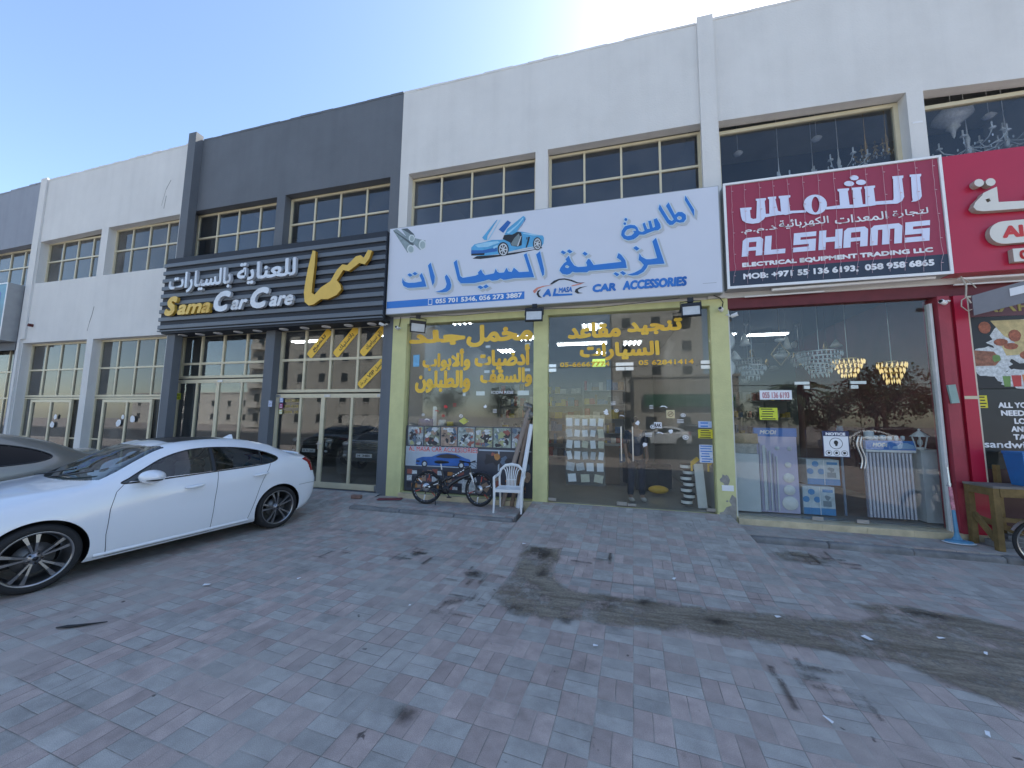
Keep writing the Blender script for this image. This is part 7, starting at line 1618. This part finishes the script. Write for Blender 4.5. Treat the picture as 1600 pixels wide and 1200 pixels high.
# ---- lighting shop: chandeliers, lamps, displays
crystal = M('crystal', (.72, .76, .78), .08, var=.2, scale=20, spec=1.0); gold_m = M('gold_lamp', (.58, .40, .14), .25, .8, var=.2); gold_lit = M('gold_lit', (.7, .5, .2), .3, emit=(1.0, .75, .35), estr=0.4)
def chand(x, y, zt, r, h, tiers, label, mats, zceil=4.3, lit=False, group=None):
    o = empty('chandelier', (x, y, zt), 0, label, 'chandelier', group)
    m = MB(); m.cyl((0, 0, 0), (0, 0, zceil - zt - .01), .006, n=6); m.lathe([(.0, .0), (.06, 0), (.05, -.05), (0, -.06)], (0, 0, zceil - zt), (0, 0, 1), 14); m.build('rod', steel, o)
    m = MB(); k = 0
    for t in range(tiers):
        rr = r * (1 - t / tiers * .75); z = -h * t / tiers; n = max(8, int(rr * 90)); m.lathe([(rr, z + .012), (rr + .008, z), (rr, z - .012)], (0, 0, 0), (0, 0, 1), 28, 1)
        for i in range(n):
            a = 2 * math.pi * (i + .5 * (t % 2)) / n; L = h / tiers * random.uniform(1.0, 1.35); px, py = rr * math.cos(a), rr * math.sin(a); s_ = .016
            m.add([(px, py, z), (px + s_, py, z - L * .45), (px, py + s_, z - L * .45), (px - s_, py, z - L * .45), (px, py - s_, z - L * .45), (px, py, z - L)], [(0, 1, 2), (0, 2, 3), (0, 3, 4), (0, 4, 1), (5, 2, 1), (5, 3, 2), (5, 4, 3), (5, 1, 4)], 0)
    m.build('crystal_tiers', mats, o)
random.seed(12)
chand(4.27, 1.2, 3.10, .37, .50, 6, 'large clear crystal chandelier in the lighting shop window', [crystal, steel])
chand(4.78, 1.25, 2.95, .25, .36, 4, 'gold ribbed chandelier beside the large crystal chandelier', [gold_lit, gold_m])
chand(5.47, 1.2, 2.87, .21, .42, 4, 'golden triangular crystal chandelier at the right of the lighting shop', [gold_lit, gold_m])
chand(3.05, 1.2, 2.86, .24, .30, 3, 'small crystal chandelier at the left of the lighting shop', [crystal, steel])
chand(3.65, 3.2, 3.3, .3, .4, 3, 'round crystal chandelier far back in the lighting shop', [crystal, steel]); chand(5.0, 3.6, 3.5, .25, .35, 3, 'narrow crystal chandelier far back right in the lighting shop', [crystal, steel])
o = empty('pendant_lamp', (3.58, 1.2, 3.1), 0, 'diamond shaped wire pendant lamp in the lighting shop', 'lamp')
m = MB(); m.tube([(0, 0, .24), (.17, 0, 0), (0, 0, -.24), (-.17, 0, 0)], .010, 6, 0, True); m.tube([(0, 0, .24), (0, 0, 1.18)], .004, 5); m.build('frame', gold_m, o); m = MB(); m.ell((0, 0, .30), .10, .10, .04); m.build('canopy', crystal, o)
for i, (x, y, z, r_, h, lb) in enumerate(((3.0, 1.4, 3.35, .11, .26, 'bell shaped glass pendant lamp near the top left of the lighting shop'), (2.85, 1.6, 3.05, .14, .22, 'pale blue glass pendant lamp below the bell shaped one'), (4.05, 2.0, 3.35, .09, .3, 'slim stacked glass pendant lamp in the lighting shop'), (5.1, 2.2, 3.4, .12, .16, 'small round pendant lamp at the upper right of the lighting shop'))):
    o = empty('pendant_lamp', (x, y, z), 0, lb, 'lamp'); m = MB(); m.lathe([(.015, h), (.03, h * .9), (r_ * .6, h * .5), (r_, 0), (r_ * .92, 0), (r_ * .5, h * .48)], (0, 0, 0), (0, 0, 1), 20); m.build('shade', crystal, o); m = MB(); m.cyl((0, 0, h), (0, 0, 4.29 - z), .004, n=5); m.build('cord', black, o)
random.seed(77)
for i in range(16):
    x, y, z = random.uniform(2.5, 5.25), random.uniform(1.8, 4.6), random.uniform(2.75, 3.75); r_ = random.uniform(.05, .13); h = random.uniform(.1, .34)
    o = empty('pendant_lamp', (x, y, z), 0, 'glass pendant lamp among the crowded lamps further back in the lighting shop', 'lamp', 'pendants further back in the lighting shop'); m = MB()
    if i % 3 == 0: m.ell((0, 0, h / 2), r_, r_, h / 2)
    elif i % 3 == 1: m.lathe([(.01, h), (r_ * .7, h * .8), (r_, h * .3), (r_ * .8, 0), (0, 0)], (0, 0, 0), (0, 0, 1), 16)
    else:
        for q in range(3): m.lathe([(0, h * (.3 * q + .05)), (r_ * (1 - .22 * q), h * (.3 * q)), (r_ * (1 - .22 * q), h * (.3 * q + .22)), (0, h * (.3 * q + .22))], (0, 0, 0), (0, 0, 1), 14)
    m.build('shade', (crystal, gold_m, M('opal_glass', (.55, .58, .60), .3))[i % 3 if i % 5 else 1], o); m = MB(); m.cyl((0, 0, h), (0, 0, 4.29 - z), .004, n=5); m.build('cord', black, o)
for z, r_ in ((3.3, .22), (2.75, .20)):
    m = MB(); m.lathe([(0, -.03), (r_ * .8, -.02), (r_, 0), (r_ * .8, .02), (0, .03)], (2.36, .55, z), (.35, -1, 0), 24); tag(m.build('ceiling_lamp', M('opal_glass', (.55, .58, .60), .3)), 'round opal lamp disc on the left wall of the lighting shop', 'lamp', 'opal lamp discs in the lighting shop')
lilacp = M('display_lilac', (.50, .47, .66), .45, var=.05); paleb = M('display_pale', (.58, .62, .66), .4, var=.06)
o = empty('led_display', (0, 0, 0), 0, 'tall lilac display board of round LED lamps and profiles with blue header', 'display')
m = MB(); m.box(2.77, 3.46, .48, .52, 0, 1.40); m.build('board', lilacp, o); m = MB(); m.box(2.76, 3.47, .475, .525, 1.40, 1.56, 0); text(m, 'MODI', 2.86, 3.14, 1.44, 1.52, .472, 1, bold=.04, shear=.2); m.build('header', [blue_ink, white_ink], o)
for i, (z, r_) in enumerate(((.18, .125), (.42, .09), (.64, .085), (.88, .05))):
    m = MB(); m.lathe([(0, .012), (r_ * .6, .02), (r_ * .7, .008), (r_, .02), (r_ * 1.03, 0)], (3.30, .478, z), (0, -1, 0), 24); m.build('round_led', white_pl, o)
m = MB()
for i in range(6): m.box(2.83 + i * .055, 2.83 + i * .055 + (.05 if i == 1 else .022), .455, .478, .03, 1.28 - .05 * i, i % 2)
for x in (3.14, 3.34): m.lathe([(0, .03), (.03, .025), (.04, 0)], (x, .478, 1.18), (0, -1, 0), 14, 1)
m.build('led_profiles', [M('profile_grey', (.36, .36, .44), .4), paleb], o)
m = MB(); m.box(2.33, 2.80, .40, .80, 0, 1.07); tag(m.build('white_cabinet', paleb, bevel=.008), 'white cabinet at the left of the lighting shop window', 'cabinet')
m = MB(); m.box(2.42, 2.78, .42, .7, 1.075, 1.26, 0); m.box(2.40, 2.80, .40, .75, 1.262, 1.45, 1); tag(m.build('carton', [M('carton_grey2', (.40, .40, .38), .7, var=.35, scale=12), M('carton_brown2', (.36, .27, .15), .7, var=.3, scale=10)]), 'cartons stacked on the white cabinet', 'carton')
for i, (x0, x1, z0, z1, yb, lb) in enumerate(((3.66, 4.18, .52, .99, .62, 'upper blue and white fan carton, offset on the stack'), (3.52, 4.02, .0, .51, .50, 'lower blue and white fan carton on the lighting shop floor'))):
    o = empty('fan_carton', (0, 0, 0), 0, lb, 'carton'); m = MB(); m.box(x0, x1, yb, yb + .3, z0, z1 - .004); m.build('box', M('carton_print', (.52, .60, .66), .5, var=.25, scale=9), o, bevel=.006)
    w, h = x1 - x0, z1 - z0; m = MB(); m.rect(x0 + .002, x1 - .002, z0 + .003, z0 + h * .24, yb - .002, .001, 0)
    for a in (90, 210, 330): m.poly([[(x0 + w * .27 + .10 * math.cos(R(a)) + .055 * math.cos(t), z0 + h * .62 + .10 * math.sin(R(a)) * .9 + .055 * math.sin(t)) for t in [k * .52 for k in range(12)]]], yb - .003 - a * 1e-6, .001, 0)
    m.rect(x0 + w * .62, x1 - .03, z0 + h * .80, z0 + h * .90, yb - .002, .001, 0); m.rect(x0 + w * .62, x1 - .06, z0 + h * .30, z0 + h * .50, yb - .002, .001, 1); m.poly([blob(x0 + w * .75, z0 + h * .62, .05)], yb - .003, .001, 1); m.box(x0 + w * .52, x0 + w * .54, yb - .006, yb - .004, z0, z1 - .005, 2)
    m.build('print', [M('fan_blue', (.05, .25, .55), .45), M('print_grey', (.20, .25, .30), .5), white_ink], o)
o = empty('tube_display', (0, 0, 0), 0, 'rack of white fluorescent tubes with a blue header', 'display')
m = MB(); m.box(4.50, 5.20, .50, .53, .02, 1.16); m.build('board', M('display_grey', (.26, .26, .34), .5), o)
m = MB()
for i in range(13): m.cyl((4.53 + i * .053, .478, .03), (4.53 + i * .053, .478, 1.15), .017, n=10)
m.build('tubes', M('tube_white', (.62, .62, .72), .3), o)
m = MB(); m.box(4.52, 5.24, .46, .53, 1.165, 1.205, 1); m.box(4.52, 5.24, .46, .53, 1.205, 1.37, 0); text(m, 'MODI', 4.62, 4.84, 1.26, 1.33, .457, 1, bold=.05, shear=.2); m.poly([[(4.9, 1.23), (4.92, 1.27), (4.98, 1.285), (5.03, 1.33), (5.12, 1.335), (5.22, 1.29), (5.23, 1.24)]], .457, .001, 2); m.build('header', [blue_ink, white_ink, M('header_pale', (.25, .45, .72), .4)], o)
for i, (x, r_, h) in enumerate(((4.60, .075, .17), (4.80, .05, .10), (4.90, .035, .08), (5.0, .03, .09), (5.09, .03, .09), (4.70, .04, .09))):
    m = MB(); m.lathe([(0, 0), (r_ * .6, 0), (r_, h * .4), (r_ * .9, h * .9), (0, h)], (x, .50, 1.372), (0, 0, 1), 16); tag(m.build('lamp_shade', paleb), 'small pale lamp standing on the blue tube rack header', 'lamp', 'small lamps on the tube rack')
m = MB(); m.box(5.30, 5.62, .45, .9, 0, 1.20); m.box(5.28, 5.64, .43, .92, 1.202, 1.23); tag(m.build('white_cabinet', paleb), 'tall pale green-white cabinet at the right of the lighting shop window', 'cabinet')
o = empty('garden_lantern', (5.30, .45, 1.232), 0, 'white hexagonal garden lantern on the right-hand cabinet', 'lantern')
m = MB(); m.lathe([(.06, 0), (.07, .02), (.03, .04)], (0, 0, 0), (0, 0, 1), 6, 0, False); m.lathe([(.125, .22), (.11, .235), (.04, .30), (.015, .32), (.02, .345), (0, .36)], (0, 0, 0), (0, 0, 1), 6, 0, False)
for k in range(6): a = k * math.pi / 3; m.bar((.06 * math.cos(a), .06 * math.sin(a), .02), (.105 * math.cos(a), .105 * math.sin(a), .225), .010, .010)
m.build('frame', white_pl, o); m = MB(); m.ell((0, 0, .12), .035, .035, .06); m.build('bulb', M('opal_glass', (.55, .58, .60), .3), o)
m = MB(); m.lathe([(0, .0), (.045, 0), (.05, .16), (.035, .17), (.035, .19), (.05, .19), (.05, .20), (0, .20)], (4.22, .6, 1.42), (0, 0, 1), 16); m.cyl((4.22, .6, .0), (4.22, .6, 1.42), .02); tag(m.build('bollard_lamp', M('lamp_blue_grey', (.14, .20, .30), .4)), 'blue-grey bollard lamp behind the lighting shop door', 'lamp')
random.seed(19)
for i in range(5):
    o = empty('display_shelf', (2.3 + i * .62, 4.9, 0), 0, 'shelf of small lamps at the back of the lighting shop', 'shelf', 'shelves at the back of the lighting shop')
    m = MB()
    for k in range(5): m.box(0, .56, 0, .35, .3 + k * .5, .32 + k * .5)
    m.box(0, .56, .35, .37, 0, 2.6); m.build('rack', shelf_m, o)
    m = MB()
    for k in range(5):
        for j in range(4): m.box(.04 + j * .13, .04 + j * .13 + random.uniform(.05, .11), .03, .2, .322 + k * .5, .322 + k * .5 + random.uniform(.08, .3), random.randrange(7))
    m.build('boxed_goods', pal, o)
# ---- upstairs: chandeliers behind the two big panes
def arm_chand(x, y, z, r, n, label, mats, hang=True):
    o = empty('chandelier', (x, y, z), 0, label, 'chandelier')
    m = MB(); m.lathe([(.0, -.12), (.03, -.1), (.05, 0), (.02, .06), (.035, .2), (.012, .32), (.008, .5)], (0, 0, 0), (0, 0, 1), 14)
    if hang: m.cyl((0, 0, .5), (0, 0, 8.72 - z), .006, n=6)
    for k in range(n):
        a = 2 * math.pi * k / n; c, s_ = math.cos(a), math.sin(a)
        m.tube([(0.03 * c, .03 * s_, .0), (r * .45 * c, r * .45 * s_, -.10), (r * .85 * c, r * .85 * s_, -.04), (r * c, r * s_, .06)], .009, 6)
        m.lathe([(.012, .05), (.05, .06), (.045, .075), (.013, .08), (.013, .19), (0, .2)], (r * c, r * s_, 0), (0, 0, 1), 10)
    m.build('arms', mats[0], o); m = MB()
    for k in range(n * 2):
        a = math.pi * k / n; rr = r * (.6 if k % 2 else .98); m.ell((rr * math.cos(a), rr * math.sin(a), -.06), .014, .014, .03, 0, 6, 4)
    m.build('crystal_drops', mats[1], o)
silv = M('chandelier_silver', (.86, .87, .88), .25, .1, var=.2, scale=30)
arm_chand(4.9, 1.25, 7.02, .45, 8, 'large silver candle chandelier behind the upper pane over the red and navy sign', (silv, crystal)); arm_chand(5.62, 1.05, 7.22, .16, 5, 'small brass chandelier at the right of the same upper pane', (gold_m, crystal)); arm_chand(3.72, 1.1, 6.78, .22, 6, 'slim chandelier on a long rod behind the upper pane', (silv, crystal)); arm_chand(5.42, 1.3, 7.30, .18, 5, 'brass chandelier beside the smallest one behind the upper pane', (gold_m, crystal))
arm_chand(6.9, 1.05, 7.0, .45, 8, 'wide silver branching chandelier behind the rightmost upper pane', (silv, crystal)); arm_chand(7.6, 1.2, 7.15, .4, 8, 'ornate chandelier at the right end of the rightmost upper pane', (silv, crystal))
arm_chand(4.55, 1.5, 6.95, .30, 6, 'second silver candle chandelier, left of the large one behind the upper pane', (silv, crystal))
o = empty('pendant_lamp', (6.66, 1.0, 7.62), 0, 'large urn shaped pierced pendant lamp behind the rightmost upper pane', 'lamp'); m = MB(); m.lathe([(0, .36), (.06, .34), (.07, .28), (.17, .22), (.27, .10), (.28, .02), (.16, -.08), (.08, -.14), (.10, -.18), (.04, -.24), (.02, -.36), (0, -.4)], (0, 0, 0), (0, 0, 1), 20); m.cyl((0, 0, .36), (0, 0, 1.15), .006, n=5); m.build('shade', silv, o)
for x, z in ((2.95, 7.65), (4.45, 7.72), (7.3, 7.65)):
    m = MB(); m.lathe([(0, .06), (.05, .05), (.10, 0), (.06, -.04), (0, -.05)], (x, 1.1, z), (0, 0, 1), 12); m.cyl((x, 1.1, z + .05), (x, 1.1, 8.7), .004, n=5); tag(m.build('pendant_lamp', silv), 'small silver pendant lamp high behind an upper pane', 'lamp', 'small pendants behind the upper panes')
# things just visible behind the glass of the accessory shop
for i, (x, z, r_, h, mt) in enumerate(((-3.95, 1.49, .05, .45, white_paper), (-3.75, 1.49, .09, .14, pal[0]), (-4.15, 1.49, .20, .16, M('cloth_violet', (.16, .13, .24), .9)), (-3.55, 1.49, .08, .1, pal[5]))):
    m = MB(); m.lathe([(0, 0), (r_, 0), (r_, h * .9), (r_ * .8, h), (0, h)], (x, .5, z), (0, 0, 1), 14); tag(m.build('shop_goods', mt), ('white roll standing behind the lettered window', 'pale round pot behind the lettered window', 'folded violet cloth behind the lettered window', 'yellow tin behind the lettered window')[i], 'goods')
m = MB(); m.box(-4.45, -1.6, .3, .75, 1.40, 1.485); m.box(-4.45, -1.6, .7, .75, 0, 1.40); tag(m.build('window_shelf', shelf_m), 'long low shelf behind the poster in the lettered window', 'shelf')
# ------------------------------------------------------------------ the other side of the street (seen in the glass)
stone = M('beige_render', (.40, .385, .35), .85, var=.12, scale=.6, streak=.1); stone2 = M('pale_render', (.52, .50, .46), .85, var=.1, scale=.6); tan = M('tan_render', (.42, .39, .34), .8, var=.12, scale=.7); win_dark = M('far_window', (.03, .035, .04), .15, var=.3)
def block(label, x0, x1, y1, depth, floors, fh, mat, cols, balcony=True, base=.8, name='apartment_building'):
    o = empty(name, ((x0 + x1) / 2, y1, GZ), 0, label, 'building', 'buildings across the street'); w = x1 - x0; H = floors * fh + 1.0
    m = MB(); m.box(-w / 2, w / 2, -depth, 0, 0, H); m.box(-w / 2 - .15, w / 2 + .15, -depth - .1, .15, H, H + .25); m.build('wall', mat, o)
    for f_ in range(floors):
        for c in range(cols):
            cx = -w / 2 + w * (c + .5) / cols; z = f_ * fh + 1.1; ww = min(1.1, w / cols * .36)
            m = MB(); m.box(cx - ww / 2, cx + ww / 2, .004, .02, z, z + 1.35); q = m.build('window', win_dark, o)
            m = MB(); m.box(cx - ww / 2 - .08, cx + ww / 2 + .08, .004, .09, z - .12, z - .004); m.build('sill', stone2, q)
        if balcony:
            m = MB(); bx_ = -w / 2 + w * (.5 / cols); m.box(bx_ - 1.1, bx_ + 1.1, .003, 1.0, f_ * fh + .2, f_ * fh + .35); m.box(bx_ - 1.1, bx_ + 1.1, .9, 1.0, f_ * fh + .35, f_ * fh + 1.15); m.build('balcony', stone2, o)
    return o
block('beige five-storey apartment block across the street', -58, -33, -40, 14, 6, 3.2, stone, 6)
block('pale apartment block with few windows across the street', 1, 12, -42, 12, 5, 3.3, stone2, 3, False)
block('tan shop hall across the street', 3, 13, -33, 6, 1, 5.6, tan, 3, False, name='shop_hall')
block('low cream houses far down the street', -120, -70, -60, 12, 2, 3.2, stone2, 10, False, name='house_row')
m = MB(); m.box(4, 12.5, -32.9, -32.5, 3.2, 4.5); tag(m.build('fascia_board', M('fascia_green', (.02, .13, .07), .5)), 'green fascia board on the tan shop hall', 'sign')
m = MB(); m.box(-31, -2, -30.2, -30, GZ, 1.9); tag(m.build('boundary_wall', stone2), 'pale boundary wall across the street', 'wall')
leafm = [M('leaf_dark', (.035, .065, .018), .7, var=.4, scale=3), M('leaf_mid', (.06, .10, .03), .7, var=.4, scale=3)]
bark = M('bark', (.10, .07, .05), .9, var=.3, scale=8)
def tree(x, y, h, r, label, seed):
    rs = random.Random(seed); o = empty('street_tree', (x, y, GZ), 0, label, 'tree', 'trees across the street')
    m = MB(); m.tube([(0, 0, 0), (.1, .05, h * .3), (0, 0, h * .55)], [.22, .16, .10], 8)
    for k in range(5): a = k * 1.3; m.tube([(.05, 0, h * .4), (r * .5 * math.cos(a), r * .5 * math.sin(a), h * .65)], [.09, .03], 6)
    m.build('trunk', bark, o); m = MB()
    for k in range(26):
        a, b_, c = rs.uniform(0, 6.28), rs.uniform(-1, 1), rs.random() ** .4; q = math.sqrt(1 - b_ * b_); ctr = Vector((r * c * q * math.cos(a), r * c * q * math.sin(a), h * .68 + h * .32 * c * b_)); cr_ = rs.uniform(.2, .38) * r
        for j in range(90):
            d = Vector((rs.gauss(0, 1), rs.gauss(0, 1), rs.gauss(0, .8))).normalized() * cr_ * rs.random() ** .5; p = ctr + d; u = Vector((rs.gauss(0, 1), rs.gauss(0, 1), rs.gauss(0, 1))).normalized(); v = u.orthogonal().normalized(); s_ = rs.uniform(.08, .17)
            m.add([p - u * s_, p + v * s_ * .5, p + u * s_, p - v * s_ * .5], [(0, 1, 2, 3)], k % 2)
    m.build('crown', leafm, o)
for i, (x, y, h, r) in enumerate(((-19, -34, 6.5, 2.8), (-13, -37, 6, 2.6), (21, -27, 6.5, 3.0), (27, -29, 7, 3.2), (32, -31, 6, 2.8), (17.5, -36, 6, 2.5), (14.5, -31, 5, 2.4), (24, -33, 6.5, 3.2), (36, -30, 7, 3.4), (18.5, -30, 4.5, 2.2))): tree(x, y, h, r, 'bushy green street tree across the street', 40 + i)
# date palm
o = empty('date_palm', (15.5, -27, GZ), 0, 'date palm across the street', 'palm'); m = MB(); m.tube([(0, 0, .0), (.08, 0, 2.5), (0, 0, 4.6)], [.26, .2, .2], 10); m.build('trunk', bark, o); m = MB(); rs = random.Random(3)
for k in range(34):
    a = rs.uniform(0, 6.28); e = rs.uniform(-.3, 1.2); L = rs.uniform(1.7, 2.3); prev = None
    for j in range(9):
        t = j / 8; p = Vector((math.cos(a) * L * t * math.cos(e * (1 - t * .8)), math.sin(a) * L * t * math.cos(e * (1 - t * .8)), 4.6 + L * t * math.sin(e) - 1.3 * t * t)); sd_ = Vector((-math.sin(a), math.cos(a), 0)) * .26 * math.sin(math.pi * min(1, t + .12))
        if prev is not None: m.add([prev[0], prev[0] + prev[1] - Vector((0, 0, .1)), p + sd_ - Vector((0, 0, .1)), p, prev[0] - prev[1] - Vector((0, 0, .1)), p - sd_ - Vector((0, 0, .1))], [(0, 1, 2, 3), (0, 3, 5, 4)], k % 2)
        prev = (p, sd_)
m.build('crown', leafm, o)

# cars parked along the far kerb, sunlit and mirrored in the shop glass
_src = [o for o in list(COL.objects) if o.type == 'EMPTY' and o.get('category') == 'car']
for k, (x, y, a, i, lb) in enumerate(((-21, -25, 4, 0, 'white sedan parked across the street in front of the boundary wall'), (-12.5, -25.5, 178, 1, 'beige sedan parked across the street beyond the white one'), (3.2, -25, 2, 0, 'white sedan parked before the tan shop hall across the street'), (9.6, -25.4, 182, 2, 'dark grey four-wheel drive parked across the street by the tan hall'), (16.5, -24.6, 1, 0, 'white sedan parked across the street beside the palm'), (22.5, -25, 181, 3, 'black four-wheel drive parked across the street under the trees'))):
    c = copy_tree(_src[i]); c.location = (x, y, GZ); c.rotation_euler = (0, 0, R(a)); c['label'] = lb; c['group'] = 'cars parked across the street'
m = MB(); m.box(-120, 120, -27.6, -27.3, GZ - .05, GZ + .14); tag(m.build('kerb', kerb_mat), kind='structure')
m = MB(); m.box(-120, 120, -27.2, -13.0, GZ - .02, GZ + .004); tag(m.build('road', M('asphalt', (.06, .06, .062), .85, var=.2, scale=3, bump=.3)), kind='structure')
